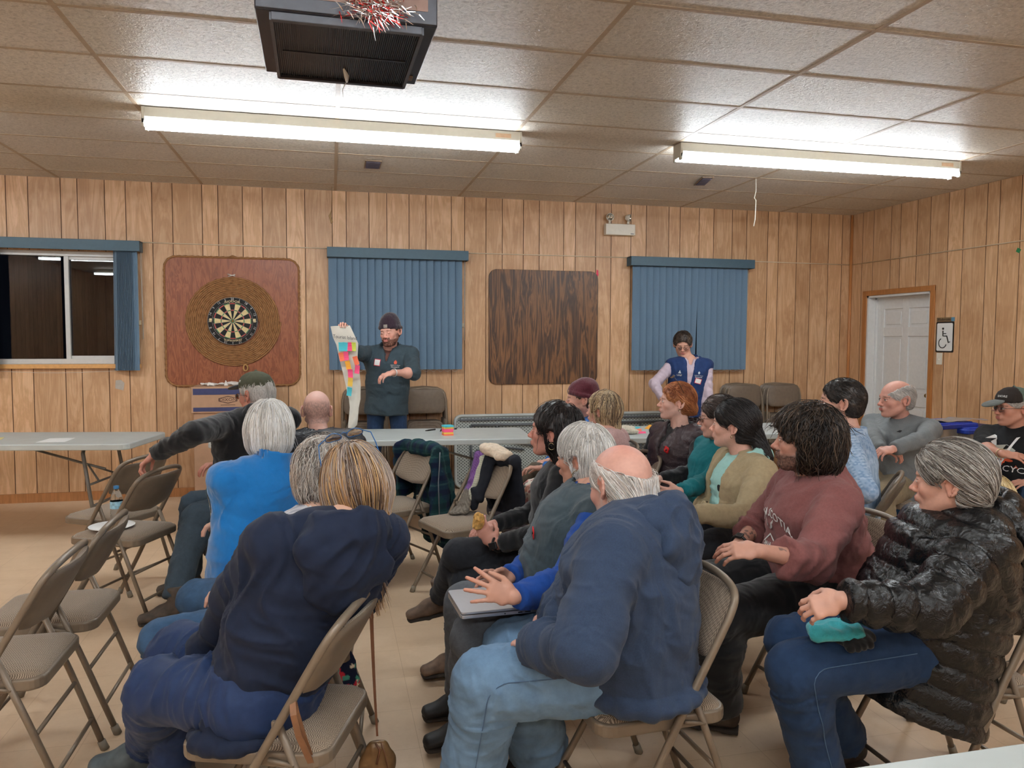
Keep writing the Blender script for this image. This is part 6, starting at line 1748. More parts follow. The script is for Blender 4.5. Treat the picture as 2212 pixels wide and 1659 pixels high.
def ballcap(col, brim, bill=.07, mesh=None, back=False, pitch=.12, mark=None):
    def fn(J, root):
        sc = J.s*J.hsc; s = Sdf(); tl = roty(-pitch)
        s.ell((-.016, 0, .048), (.108, .086, .086), k=.01); s.ell((.03, 0, .06), (.060, .068, .062), k=.03)
        s.plane(tl@np.array([0, 0, .036]), tl@np.array([0, 0, -1]), 1, k=.004)
        if back: s.ell((-.125, 0, .040), (.045, .030, .026), k=.006, sub=True)
        s.cap((-.016, 0, .134), (-.016, 0, .137), .008, k=.004)
        s2 = s.xf(J.R, J.H, sc); v, f = s2.mesh(.005); n = vnormals(v, f); L = (v-J.H)@J.R/sc
        ang = np.arctan2(L[:, 1], L[:, 0]+.016); seam = np.exp(-((np.abs(((ang/(math.pi/3)) % 1)-.5)-.5)/.03)**2); v = v+n*(.003*fbm(v*35, 2)-.0012*seam)[:, None]
        C = np.tile(rgb(*col), (len(v), 1))*(1+.1*fbm(v*60, 2))[:, None]
        if mesh is not None: C[L[:, 0] < -.01] = rgb(*mesh)
        o = raw_mesh('cap', v, f, vcol('cap_cloth', .9, .2, bmp=.4, bscale=700), root, col=C)
        b = Sdf(); 
        b.ell((.10+bill*.45, 0, .036), (bill*.95, .070, .012), R=roty(.30), k=.01); b.ell((.09+bill*.4, 0, .018), (bill*1.2, .09, .018), R=roty(.30), k=.006, sub=True)
        b = b.xf(J.R@tl, J.H, sc); v, f = b.mesh(.004)
        raw_mesh('cap_brim', v, f, cloth('brim_%d' % brim[0], srgb(*brim), sheen=.2), o)
        if mark:
            txt, mc, pos, sz = mark; vv, ff = text_mesh(txt, sz, .0003); nrm = unit(J.R@np.array(pos)); up_ = unit(J.R[:, 2]-nrm*(J.R[:, 2]@nrm)); rt = np.cross(up_, nrm)
            c = J.H+J.R@np.array([-.016, 0, .048])*sc+nrm*.09
            p = conform(s2, c, np.column_stack([rt, up_, nrm]), vv, .0015, .05); mb = MB(); mb.add(p, ff); mb.build('cap_mark', plain('mark_%s' % 'w', srgb(*mc), .6, var=0), o)
    return fn
def sticker(gname, c_rel, w, h, label='name_tag', edge=(214, 60, 74), tilt=0, fwd=None, lift=.004):
    """paper name sticker with a red rim on the chest; c_rel=(left, up) from the neck"""
    def fn(J, root):
        sd = J.sd[gname]; n_ = unit(J.sf if fwd is None else fwd); up_ = unit(J.t-n_*(J.t@n_)); rt = np.cross(up_, n_)
        c = J.N+J.sl*c_rel[0]+J.t*c_rel[1]+n_*.12; ct, st_ = math.cos(tilt), math.sin(tilt)
        for nm, k, mt, lf in ((label, 1.0, plain('tag_rim', srgb(*edge), .6, var=0), lift), ('tag_face', .84, M_PAPER, lift+.0012)):
            g = np.array([(x*w*k*.5, y*h*k*.5*(1 if k == 1 else .97), 0) for x in np.linspace(-1, 1, 7) for y in np.linspace(-1, 1, 6)]); g = np.column_stack([g[:, 0]*ct-g[:, 1]*st_, g[:, 0]*st_+g[:, 1]*ct, g[:, 2]])
            p = conform(sd, c, np.column_stack([rt, up_, n_]), g, lf, .1); mb = MB(); mb.add(p, [(i*6+k2, i*6+k2+1, (i+1)*6+k2+1, (i+1)*6+k2) for i in range(6) for k2 in range(5)][:], smooth=True)
            o = mb.build(nm, mt, root if nm == label else par); par = o if nm == label else par
    return fn
def lettering(gname, txt, c_rel, size, col=(235, 232, 228), arc=0, sx=1.0, name='lettering', tilt=0, fwd=None, lift=.003, rows=None):
    def fn(J, root):
        sd = J.sd[gname]; n_ = unit(J.sf if fwd is None else fwd); up_ = unit(J.t-n_*(J.t@n_)); rt = np.cross(up_, n_)
        v, f = text_mesh(txt, size, .0004, sx=sx)
        if arc: v[:, 1] -= arc*v[:, 0]**2
        ct, st_ = math.cos(tilt), math.sin(tilt); v = np.column_stack([v[:, 0]*ct-v[:, 1]*st_, v[:, 0]*st_+v[:, 1]*ct, v[:, 2]])
        c = J.N+J.sl*c_rel[0]+J.t*c_rel[1]+n_*.12
        p = conform(sd, c, np.column_stack([rt, up_, n_]), v, lift, .1); mb = MB(); mb.add(p, f); mb.build(name, plain('ink_%d_%d_%d' % col, srgb(*col), .7, var=0), root)
    return fn
def blobmark(gname, pts, c_rel, col, name='emblem', fwd=None, lift=.003):
    """flat shape (polygon, metres) laid on the garment"""
    def fn(J, root):
        sd = J.sd[gname]; n_ = unit(J.sf if fwd is None else fwd); up_ = unit(J.t-n_*(J.t@n_)); rt = np.cross(up_, n_); q = np.array(pts, float); cen = q.mean(0)
        v = np.vstack([np.column_stack([q, np.zeros(len(q))]), [cen[0], cen[1], 0]]); n = len(q)
        c = J.N+J.sl*c_rel[0]+J.t*c_rel[1]+n_*.12; p = conform(sd, c, np.column_stack([rt, up_, n_]), v, lift, .1)
        mb = MB(); mb.add(p, [(k, (k+1) % n, n) for k in range(n)]); mb.build(name, plain('ink_%d_%d_%d' % col, srgb(*col), .7, var=0), root)
    return fn
def ring_obj(name, mat, r, cx, nrm, tube, par_key=None):
    pass
def bracelet(nm, t, r, tube, col, name='bracelet', metal=.8, face=None):
    def fn(J, root):
        E_, W = J.E[nm], J.W[nm]; d = unit(W-E_); c = lerp(E_, W, t); a = unit(np.cross(d, UP)); b = np.cross(d, a); mb = MB()
        mb.tube([c+(a*math.cos(q)*r*1.05+b*math.sin(q)*r) for q in np.linspace(0, 2*math.pi, 24, endpoint=False)], tube, 8, closed=True)
        if face is not None: n_ = unit(np.array(face)-d*(np.array(face)@d)); mb.box(c+n_*(r+.003), (.020, .015, .005), R=np.column_stack([d, np.cross(n_, d), n_]), bev=.003)
        mb.build(name, plain('%s_%d' % (name, col[0]), srgb(*col), .3, metal=metal, var=0), root)
    return fn
def earring(side, r, tube=.0014, col=(206, 190, 150), drop=.0):
    def fn(J, root):
        sc = J.s*J.hsc; p = J.H+J.R@np.array([-.016, side*.086, -.046])*sc; c = p-UP*(r+drop); mb = MB(); a = J.R[:, 0]
        mb.tube([c+(a*math.cos(q)+UP*math.sin(q))*r for q in np.linspace(0, 2*math.pi, 26, endpoint=False)], tube, 6, closed=True)
        mb.build('earring', plain('earring_gold', srgb(*col), .25, metal=.9, var=0), root)
    return fn
def poppy(gname, c_rel, fwd=None, r=.021):
    def fn(J, root):
        sd = J.sd[gname]; n_ = unit(J.sf if fwd is None else fwd); up_ = unit(J.t-n_*(J.t@n_)); rt = np.cross(up_, n_); R_ = np.column_stack([rt, up_, n_])
        q = conform(sd, J.N+J.sl*c_rel[0]+J.t*c_rel[1]+n_*.12, R_, np.zeros((1, 3)), .006, .1)[0]
        mb = MB()
        for k in range(4): a = k*math.pi/2+.5; mb.lathe([(0, .002), (r*.62, .0015), (r*.66, .004), (0, .005)], q+R_@np.array([math.cos(a)*r*.5, math.sin(a)*r*.5, 0]), 14, R=R_)
        o = mb.build('poppy_pin', plain('poppy_red', srgb(206, 30, 34), .7, var=.05), root)
        mb = MB(); mb.lathe([(0, .004), (r*.27, .004), (r*.27, .008), (0, .008)], q, 12, R=R_); mb.build('poppy_centre', M_BL, o)
    return fn
def rel(*a): return a
SIT = dict(legL=[(1, .12, -.02), (.12, 0, -1)], legR=[(1, -.12, -.02), (.12, 0, -1)], armL=[(.35, .2, -.9), (.85, -.35, .05)], armR=[(.35, -.2, -.9), (.85, .35, .05)])
def P(**k): d = dict(SIT); d.update(k); return d
S_BR = dict(mat=m_boot, sole=m_sole, boot=.06); S_BK = dict(mat=m_shoeb, sole=m_sole); S_HK = dict(mat=m_boot2, sole=m_sole, boot=.05)

CAST = {}
CAST['P5'] = ('person seen from behind in a navy hooded jacket, long brown-blond hair, glasses pushed up', P(pel=(-.18, 2.21, .53), az=160, saz=112, stilt=6, neck=(738, 1135), head=(772, 1050), look=(88, -14, -14), s=1.0, sw=.162, tl=1.02,
    armL=[(500, 1300), (440, 1420)], armR=[(.55, -.35, -.75), (.8, .3, -.2)], legL=[[342, 1486, .50], [322, 1606, .12]], legR=[(1, -.35, -.05), (.05, 0, -1)],
    skin=(216, 168, 144), tops=[('jacket', dict(mat=m_navyh, e=.030, hem=.10, hw=1.02, collar='hood', hs=1.25, hz=-.015, hemband=True, fold=.015, fr=10, se=.9, seed=2))],
    trousers=dict(mat=m_navyp, e=.026, thigh=1.12, calf=1.0, hem=.93, fold=.012), shoes=dict(mat=m_bootg, sole=m_solet, boot=.06, sc=1.15, toeL=(-1, .1, 0)),
    hair=dict(kind='long', t=.012, len=.18, lw=.080, n=3400, L=.018, steps=12, rad=.0016, jit=.10, grav=.5, crown=(-.02, 0, .11), cols=[(70, 52, 44), (104, 78, 60), (160, 122, 84), (196, 158, 110), (120, 100, 88), (176, 160, 150)], dn=1.1, ear=False, rough=.004, sides=(-1, 1), drop=unit(V3(-.05, -.16, -1)))),
    (161, 'folding chair under the person in the navy hooded jacket', -.035))
CAST['P4'] = ('person with curly grey hair in a plaid shirt, mostly behind the navy hooded jacket', P(pel=(-.13, 2.80, .53), az=172, saz=150, sw=.15, armL=[(.1, -.1, -1), (.8, -.6, 0)], neck=(690, 1108), head=(705, 1022), look=(84, -6, 0), s=.98,
    legL=[[350, 1382, .50], [400, 1545, .10]], legR=[(1, -.3, -.03), (-.3, 0, -1)], skin=(214, 168, 144), tops=[('plaid_shirt', dict(mat=m_vc, e=.016, collar='shirt', colf=plaid([(200, 200, 206), (120, 124, 150), (226, 224, 226)], .04)))],
    trousers=dict(mat=m_denim, e=.016), shoes=S_BK, hair=dict(kind='curly', t=.012, n=3400, L=.011, steps=8, rad=.0012, jit=.25, curl=.5, lift=.016, cols=[(120, 108, 100), (170, 160, 152), (205, 198, 192), (228, 222, 214), (188, 168, 152)], ear=False, rough=.008)),
    (175, 'folding chair under the person with curly grey hair'))
CAST['P3'] = ('person with straight white hair in a bright blue fleece jacket', P(pel=(-.33, 3.30, .53), az=160, saz=112, neck=(592, 1000), head=(582, 930), look=(92, -8, 0), s=.98,
    armL=[(500, 1130), (475, 1230)], armR=[(.45, -.3, -.8), (.9, .3, 0)], legL=[[490, 1222, .50], [455, 1375, .10]], legR=[[505, 1185, .50], (0, 0, -1)], skin=(220, 172, 150),
    tops=[('fleece_jacket', dict(mat=m_fleece, e=.026, hem=.14, hw=1.12, collar='stand', ch=1.3, cr=1.15, fold=.010, fr=9, seed=5))], trousers=dict(mat=m_green, e=.014), shoes=S_BK,
    hair=dict(kind='bob', t=.014, n=3200, L=.013, steps=11, rad=.0015, jit=.12, grav=.4, cols=[(180, 174, 166), (214, 208, 200), (236, 232, 226), (246, 244, 240)], ear=False, rough=.004, dn=1.0)),
    (165, 'folding chair under the person in the bright blue fleece'))
CAST['P1'] = ('man in an olive cap and long black coat, left arm stretched to the next chair', P(pel=(-.52, 4.72, .53), az=200, saz=125, neck=(560, 893), head=(552, 852), look=(138, -5, 0), s=1.04, sw=.20,
    armL=[(418, 938, 'near'), (333, 982)], armR=[(.4, -.4, -.8), (.9, .2, 0)], legL=[[425, 1118, .50], [375, 1302, .11]], legR=[[420, 1092, .52], (.1, 0, -1)], skin=(206, 136, 116),
    handL=dict(fd=(-.75, .1, -.65), pn=(.3, .0, -1), curl=.55, spread=.15),
    tops=[('shirt', dict(mat=m_greyt, e=.006, hem=.02, collar='stand')), ('coat', dict(mat=m_blackw, e=.030, hem=.30, hw=1.16, collar='hood', hs=1.05, se=.8, seed=8))], trousers=dict(mat=m_pants1, e=.022), shoes=dict(mat=m_boot2, sole=m_sole, boot=.07, toeL=(-1, -.25, 0), toeR=(-1, 0, 0), up=.0),
    hair=dict(kind='short', t=.004, n=500, cols=[(200, 196, 190), (220, 216, 212)], line=.03), glasses=((70, 60, 52),), more=[ballcap((78, 80, 66), (60, 66, 72), back=True, mark=('M', (230, 230, 226), (.55, .75, .35), .022))]),
    (190, 'folding chair under the man in the olive cap'))
CAST['P2'] = ('bald man seen from behind in a dark puffer jacket', P(pel=(-.05, 4.70, .54), az=88, saz=84, neck=(690, 938), head=(685, 886), look=(86, -4, 0), s=1.0,
    skin=(220, 172, 158), buzz=((110, 96, 92), .55, -.085, .062, .035), tops=[('puffer_jacket', dict(mat=m_puff2, e=.034, hem=.14, hw=1.12, collar='stand', puff=(.010, .062, 0), fold=.004, ch=.8))], trousers=dict(mat=m_denimd), shoes=S_BK,
    face=dict(jaw=1.1)), (88, 'folding chair under the bald man in the dark puffer'))
CAST['P10'] = ('balding man with long white hair fringe in a heather navy hoodie and light jeans', P(pel=(.87, 2.13, .545), az=183, saz=138, neck=(1392, 1118), head=(1338, 1048), look=(108, -16, 4), s=1.05, sw=.205, tl=1.04, hsc=1.02,
    armL=[(1262, 1405, 'near'), (1155, 1390)], armR=[(.35, -.3, -.9), (.9, .45, .05)], legL=[[1052, 1475, .51], [1010, 1725, .10]], legR=[[1112, 1405, .51], [1165, 1628, .10]], skin=(214, 158, 140), neckw=1.1,
    tint=[((-.02, 0, .115), (.08, .06, .05), (222, 130, 116), .55)], beard=((206, 200, 196), .45, 0), handL=dict(curl=.7),
    tops=[('hoodie', dict(mat=m_heather, e=.044, hem=.05, hw=1.26, belly=.05, up=1.12, collar='hood', hs=1.22, hemband=True, fold=.015, fr=10, se=1.0, seed=3))], trousers=dict(mat=m_denim2, e=.034, thigh=1.16, calf=1.45, fold=.012), shoes=dict(mat=m_shoeb, sole=m_sole, boot=.03),
    hair=dict(kind='fringe', t=.006, n=2600, L=.013, steps=12, rad=.0012, jit=.10, grav=.5, cols=[(196, 184, 176), (222, 214, 208), (240, 236, 232), (206, 190, 176)], rough=.003, dn=1.2, flow='back', bald=((-.040, 0, .092), (.130, .092, .072), -.62), line=.05, extra=[((-.09, .03, -.06), (-.085, .02, -.125), .035, .020), ((-.09, -.03, -.06), (-.085, -.02, -.12), .03, .018)])),
    (183, 'folding chair under the man in the heather navy hoodie', -.03))
CAST['P9'] = ('person with short silver hair, hoop earring and slate jacket over royal blue fleece', P(pel=(.80, 2.70, .53), az=184, saz=172, neck=(1290, 1060), head=(1258, 985), look=(134, -6, 0), s=.98,
    armL=[(1228, 1262, 'near'), (1112, 1290)], armR=[(1172, 1205, 'far'), (1100, 1248)], legL=[[1022, 1375, .51], [1010, 1560, .10]], legR=[[1003, 1305, .52], [1000, 1500, .10]], skin=(206, 148, 124),
    handL=dict(fd=(-.95, .10, .30), pn=(.1, .9, -.3), curl=.12, spread=.75, thumb=.2), handR=dict(fd=(-.9, -.15, .10), pn=(0, -.9, -.2), curl=.3, spread=.45, thumb=.4),
    tops=[('fleece', dict(mat=m_royal, e=.018, hem=.04, collar='stand', se=1.5, ch=1.2)), ('jacket', dict(mat=m_slate, e=.034, hem=.10, hw=1.1, sleeves=False, collar='stand', cr=1.35, ch=.7, seed=6))], trousers=dict(mat=m_grey, e=.020, calf=1.3), shoes=S_BK,
    hair=dict(kind='shag', t=.010, n=3000, L=.012, steps=9, rad=.0013, jit=.12, grav=.35, cols=[(170, 164, 158), (206, 200, 194), (232, 228, 222), (244, 242, 238)], rough=.004, dn=.9), more=[earring(1, .020), poppy('jacket', (.06, -.15))]),
    (184, 'folding chair under the person with the laptop'))
CAST['P8'] = ('person with long dark curly hair and black sweater, legs crossed, holding a snack', P(pel=(.99, 3.27, .53), az=186, saz=160, neck=(1228, 992), head=(1196, 930), look=(148, 2, 0), s=.98,
    armL=[(1168, 1152, 'near'), (1068, 1178)], armR=[(.5, -.2, -.8), (.9, .3, -.1)], legL=[[1000, 1262, .44], [985, 1412, .10]], legR=[[990, 1195, .58], [948, 1292, .28]], skin=(206, 140, 122),
    handL=dict(fd=(-.55, .25, .75), pn=(.2, .9, .3), curl=.42, spread=.05, thumb=.9), tops=[('sweater', dict(mat=m_black, e=.010, hem=.12, collar=None, frac={'L': .80, 'R': .9}, seed=9, fold=.005))],
    trousers=dict(mat=m_blackj, e=.008, calf=1.1), shoes=dict(mat=m_boot, sole=m_sole, boot=.07, toeL=(-1, -.1, -.05), toeR=(-1, -.05, -.12)),
    hair=dict(kind='long', t=.010, len=.15, lw=.055, n=2200, L=.014, steps=12, rad=.0015, jit=.2, curl=.35, lump=.006, lift=.010, cols=[(20, 17, 17), (34, 28, 27), (54, 44, 42), (28, 23, 23)], rough=.004, sides=(), ear=True, extra=[((-.055, .062, -.01), (-.065, .060, -.15), .030, .020)]), more=[earring(1, .014), bracelet('L', .93, .030, .006, (30, 30, 32), 'wristwatch', 0, (0, -1, .3))]),
    (186, 'folding chair under the person in the black sweater'))
CAST['P11'] = ('man in a maroon knitted beanie and blue jacket', P(pel=(1.80, 5.02, .53), az=188, saz=162, neck=(1276, 905), head=(1256, 862), look=(158, -2, 0), s=1.0, legL=[[1160, 1024, .58], (0, 0, -1)], legR=[(1, -.2, 0), (0, 0, -1)],
    skin=(206, 150, 130), face=dict(nose=1.25), beard=((120, 92, 78), .45, 0), tops=[('jacket', dict(mat=m_blue, e=.022, collar='stand'))], trousers=dict(mat=cloth('olive_brown', srgb(88, 78, 66)), e=.02), shoes=S_HK,
    hair=dict(kind='short', t=.003, cols=[(90, 70, 56), (70, 54, 44)], line=.02), more=[beanie((88, 34, 46), 'maroon_knit', badge=((190, 160, 110), .35, 'rd'))]),
    (188, 'folding chair under the man in the maroon beanie'))
CAST['P12'] = ('person with long wavy blond-streaked hair in a pink lace-knit sweater', P(pel=(1.72, 4.46, .53), az=182, saz=140, neck=(1318, 935), head=(1302, 885), look=(132, 0, 0), s=.97, legL=[[1150, 1062, .55], (0, 0, -1)], legR=[(1, -.1, 0.05), (0, 0, -1)], skin=(216, 160, 140),
    tops=[('sweater', dict(mat=m_pink, e=.018, collar=None))], trousers=dict(mat=m_vc, e=.022, name='skirt', colf=floral((226, 214, 200), [(150, 74, 76), (86, 84, 78), (196, 130, 126)], 42), lap=True), shoes=S_BR,
    hair=dict(kind='long', t=.010, len=.17, lw=.060, n=2200, L=.014, steps=13, rad=.0016, jit=.12, curl=.3, cols=[(112, 90, 74), (168, 138, 104), (212, 182, 140), (230, 206, 168), (100, 82, 70)], rough=.004, sides=(-1,)), more=[earring(1, .006, drop=.02)]),
    (182, 'folding chair under the person in the pink sweater'))
CAST['P13'] = ('person with red hair tied back, plum quilted vest and a red poppy', P(pel=(2.06, 4.40, .53), az=196, saz=198, neck=(1474, 922), head=(1460, 868), look=(160, 3, 0), s=.96,
    armL=[(1502, 1018, 'near'), (1425, 1035)], armR=[(.3, -.3, -.9), (.8, .5, 0)], legL=[(1, .2, 0), (0, 0, -1)], skin=(226, 176, 158), face=dict(nose=.95), brow=(170, 110, 80), lip=(196, 120, 110),
    tops=[('sweater', dict(mat=m_black, e=.008, hem=.05, collar='stand')), ('vest', dict(mat=m_vest, e=.026, hem=.12, sleeves=False, collar='stand', cr=1.35, ch=1.5, copen=1.3, puff=(.007, .05, 0), open=(.030, .002), ob=.6))],
    trousers=dict(mat=m_green), shoes=S_BR, handL=dict(curl=.7), hair=dict(kind='bun', t=.009, n=2000, L=.011, steps=8, rad=.0011, jit=.22, cols=[(116, 62, 40), (160, 92, 56), (196, 122, 74), (214, 148, 98)], flow='back', rough=.004, bz=-.04, line=.066), more=[poppy('vest', (.075, -.125)), earring(1, .004)]),
    (200, 'folding chair under the person with red hair'))
CAST['P14'] = ('person in glasses and a teal fleece, mostly behind the tan jacket', P(pel=(2.10, 3.95, .53), az=186, saz=178, neck=(1562, 955), head=(1552, 902), look=(148, -4, 0), s=.97, armL=[(1520, 1045, 'near'), (1468, 1062)], armR=[(1500, 1040, 'far'), (1468, 1066)], skin=(214, 160, 142),
    handL=dict(fd=(-.9, .2, -.1), pn=(0, .9, .3), curl=.7), handR=dict(fd=(-.8, -.3, -.1), pn=(0, -.9, .2), curl=.7), legL=[[1452, 1096, .51], (0, 0, -1)], legR=[(1, -.3, 0), (0, 0, -1)],
    tops=[('fleece_jacket', dict(mat=m_teal, e=.020, collar='stand'))], trousers=dict(mat=m_denim), shoes=S_BR, glasses=((90, 60, 50),), hair=dict(kind='bun', t=.010, n=900, cols=[(34, 27, 26), (62, 50, 46), (96, 82, 76)], flow='back', L=.012, steps=8, lift=.008)),
    (188, 'folding chair under the person in the teal fleece'))
CAST['P15'] = ('person with a dark ponytail in an open tan jacket over a mint hoodie, arms folded', P(pel=(2.03, 3.46, .53), az=188, saz=176, neck=(1612, 985), head=(1584, 918), look=(136, 2, 0), s=1.0, hsc=1.0, armL=[(1612, 1118, 'near'), (1498, 1108)], armR=[(1520, 1100, 'far'), (1530, 1098)], skin=(226, 172, 152),
    legL=[(1, .1, -.04), (0, 0, -1)], tops=[('hoodie', dict(mat=m_mint, e=.014, hem=.04, hw=1.06, collar='hood', hs=.95, sleeves=None)), ('jacket', dict(mat=m_tan, e=.030, hem=.22, hw=1.10, collar=None, open=(.075, .055), ob=.0, od=-.02, se=.8, seed=12))],
    trousers=dict(mat=m_blackj, e=.014), shoes=S_BK, hair=dict(kind='bun', t=.014, n=2600, L=.013, steps=10, rad=.0013, jit=.10, cols=[(18, 16, 17), (34, 29, 29), (60, 52, 50), (26, 22, 22)], flow='back', rough=.003, bz=-.035, extra=[((-.12, 0, -.04), (-.165, .0, -.15), .030, .035)]), more=[earring(1, .005)]),
    (188, 'folding chair under the person in the tan jacket'))
CAST['P16'] = ('bearded man with tousled dark hair in a maroon hoodie and black trousers', P(pel=(1.94, 2.67, .54), az=184, saz=168, neck=(1762, 1035), head=(1738, 950), look=(144, 0, 0), s=1.04, sw=.20, hsc=1.0, armL=[(1758, 1215, 'near'), (1640, 1190)], armR=[(1640, 1130, 'far'), (1592, 1178)], skin=(204, 146, 124), neckw=1.1,
    handL=dict(fd=(-.9, .3, .0), pn=(0, .6, -.8), curl=.4), handR=dict(fd=(-.15, -.85, -.5), pn=(.2, -.2, -.9), curl=.35, spread=.3), tattoo='LR', beard=((34, 26, 24), 1.0, .006), brow=(40, 30, 28),
    legL=[[1548, 1335, .50], [1552, 1525, .10]], legR=[[1500, 1264, .51], [1500, 1440, .10]],
    tops=[('hoodie', dict(mat=m_maroon, e=.034, hem=.12, hw=1.14, belly=.02, up=1.06, collar='hood', hs=1.0, hz=-.01, frac={'L': .55, 'R': .5}, taper=1.5, fold=.015, fr=10, strings=False, seed=7))], trousers=dict(mat=m_black, e=.030, calf=1.4, thigh=1.05), shoes=dict(mat=m_boot2, sole=m_sole, boot=.04, toeL=(-.8, .5, 0)),
    hair=dict(kind='shag', t=.016, n=3200, L=.013, steps=9, rad=.0016, jit=.34, curl=.45, lump=.012, lift=.018, cols=[(24, 20, 20), (42, 34, 31), (66, 52, 44), (96, 78, 62), (30, 25, 25)], rough=.007, line=.052, ear=False, extra=[((-.06, 0, -.06), (-.07, 0, -.10), .055, .045)]),
    more=[bracelet('R', .90, .032, .006, (26, 26, 28), 'wristwatch', 0, (-.3, -.3, 1))]),
    (186, 'folding chair under the man in the maroon hoodie'))
CAST['P17'] = ('bearded man with dark hair in a light blue checked shirt', P(pel=(2.78, 3.62, .55), az=150, saz=140, neck=(1842, 935), head=(1815, 868), look=(138, 3, 0), s=1.05, sw=.20, armL=[(1868, 1060, 'near'), (1780, 1080)], skin=(216, 160, 138), beard=((74, 58, 50), .95, .004), brow=(50, 38, 32), face=dict(nose=1.2),
    tops=[('checked_shirt', dict(mat=m_vc, e=.018, hem=.10, hw=1.08, collar='shirt', colf=check_shirt, fold=.006))], trousers=dict(mat=m_denimd), shoes=S_BK, hair=dict(kind='short', t=.006, n=1800, L=.006, steps=5, lift=.003, rad=.0010, jit=.25, cols=[(28, 24, 23), (44, 37, 34), (70, 60, 54), (36, 30, 28)], flow='back', rough=.005, line=.064)),
    (138, 'folding chair under the man in the light blue shirt'))
CAST['P18'] = ('bald man with a grey moustache in a grey long-sleeved shirt and khaki trousers', P(pel=(3.71, 4.46, .54), az=215, saz=196, neck=(1950, 903), head=(1934, 862), look=(172, -2, 0), s=1.04, sw=.205, armL=[(2000, 945, 'near'), (1930, 970)], armR=[(1885, 945, 'near'), (1905, 972)], skin=(212, 150, 132),
    handL=dict(fd=(-.9, .0, -.1), pn=(0, .3, -.9), curl=.6), handR=dict(fd=(.5, -.8, -.1), pn=(.3, .2, -.9), curl=.6), legL=[(1, .0, -.02), (0, 0, -1)], legR=[(1, .1, .32), (.25, .25, -1)],
    tint=[((.095, 0, -.050), (.02, .022, .006), (190, 182, 176), .95)], tops=[('shirt', dict(mat=m_greyt, e=.018, hem=.08, hw=1.16, belly=.045, collar='crew', fold=.006))], trousers=dict(mat=m_khaki, e=.024), shoes=S_BK,
    hair=dict(kind='short', t=.006, n=900, L=.007, cols=[(176, 172, 168), (210, 206, 202)], flow='back', bald=((.015, 0, .100), (.110, .066, .085)), line=.03),
    more=[]), (210, 'folding chair under the bald man in the grey shirt'))
CAST['P19'] = ('person in a dark cap, glasses and a black printed shirt with a white lanyard', P(pel=(4.38, 4.10, .54), az=226, saz=198, neck=(2198, 928), head=(2186, 880), look=(172, -3, 0), s=1.0, armR=[(2122, 968, 'near'), (2165, 980)], armL=[(.2, .35, -.9), (.7, -.7, .1)], skin=(196, 134, 110),
    handR=dict(fd=(.75, -.6, -.1), pn=(.3, .3, -.8), curl=.25, spread=.5), handL=dict(fd=(-.8, .2, .0), pn=(0, .3, -.9), curl=.3), legR=[(1, -.35, .28), (.2, .5, -1)], legL=[(1, .1, .02), (0, 0, -1)],
    tops=[('shirt', dict(mat=m_blksh, e=.022, hem=.12, hw=1.12, belly=.02, collar='crew', frac=.05))], trousers=dict(mat=m_denim, e=.022), shoes=S_BK, glasses=((60, 56, 52),), hair=dict(kind='short', t=.006, cols=[(150, 146, 142), (180, 176, 172)]), more=[ballcap((52, 46, 44), (88, 92, 88), mesh=(96, 112, 104), pitch=.0, mark=('SHORE', (220, 216, 206), (1, .25, .30), .020)),
     bracelet('R', .95, .028, .0025, (206, 190, 150)), lettering('shirt', 'MOTORCYCLE', (0, -.235), .052, sx=1.1, arc=.6), blobmark('shirt', [(-.10, -.03), (-.06, .02), (.0, .035), (.06, .02), (.10, -.03), (.0, -.015)], (0, -.20), (206, 84, 44)), blobmark('shirt', [(-.07, -.03), (-.085, .01), (-.03, .045), (.02, .05), (.075, .02), (.06, -.03), (0, -.045)], (0, -.135), (180, 184, 176))]),
    (226, 'folding chair under the person in the dark cap'))
CAST['P20'] = ('person with short grey hair in a shiny black quilted puffer coat and blue jeans', P(pel=(1.90, 2.07, .55), az=184, saz=150, neck=(2100, 1110), head=(2052, 1038), look=(124, -4, 0), s=1.03, hsc=.96, tl=1.0, armL=[(2010, 1318, 'near'), (1822, 1296)], armR=[(.4, -.2, -.88), (.9, .3, -.05)], skin=(216, 160, 138), neckw=1.1,
    handL=dict(fd=(-.75, .45, -.35), pn=(.0, .7, -.6), curl=.5), legL=[[1716, 1448, .50], [1775, 1690, .10]], legR=[[1710, 1388, .51], [1828, 1602, .10]],
    tops=[('puffer_coat', dict(mat=m_puff, e=.050, hem=.22, hw=1.20, belly=.03, up=1.08, collar='hood', hs=1.35, puff=(.014, .072, 0), fold=.006, se=.95))], trousers=dict(mat=m_denimd, e=.022, thigh=1.15, calf=1.35), shoes=S_BK,
    hair=dict(kind='short', t=.013, n=3400, L=.012, steps=8, rad=.0013, jit=.10, cols=[(88, 80, 74), (130, 122, 114), (172, 166, 158), (204, 200, 194), (110, 98, 90)], flow='back', rough=.003, line=.062)),
    (180, 'folding chair under the person in the black puffer coat', -.03))
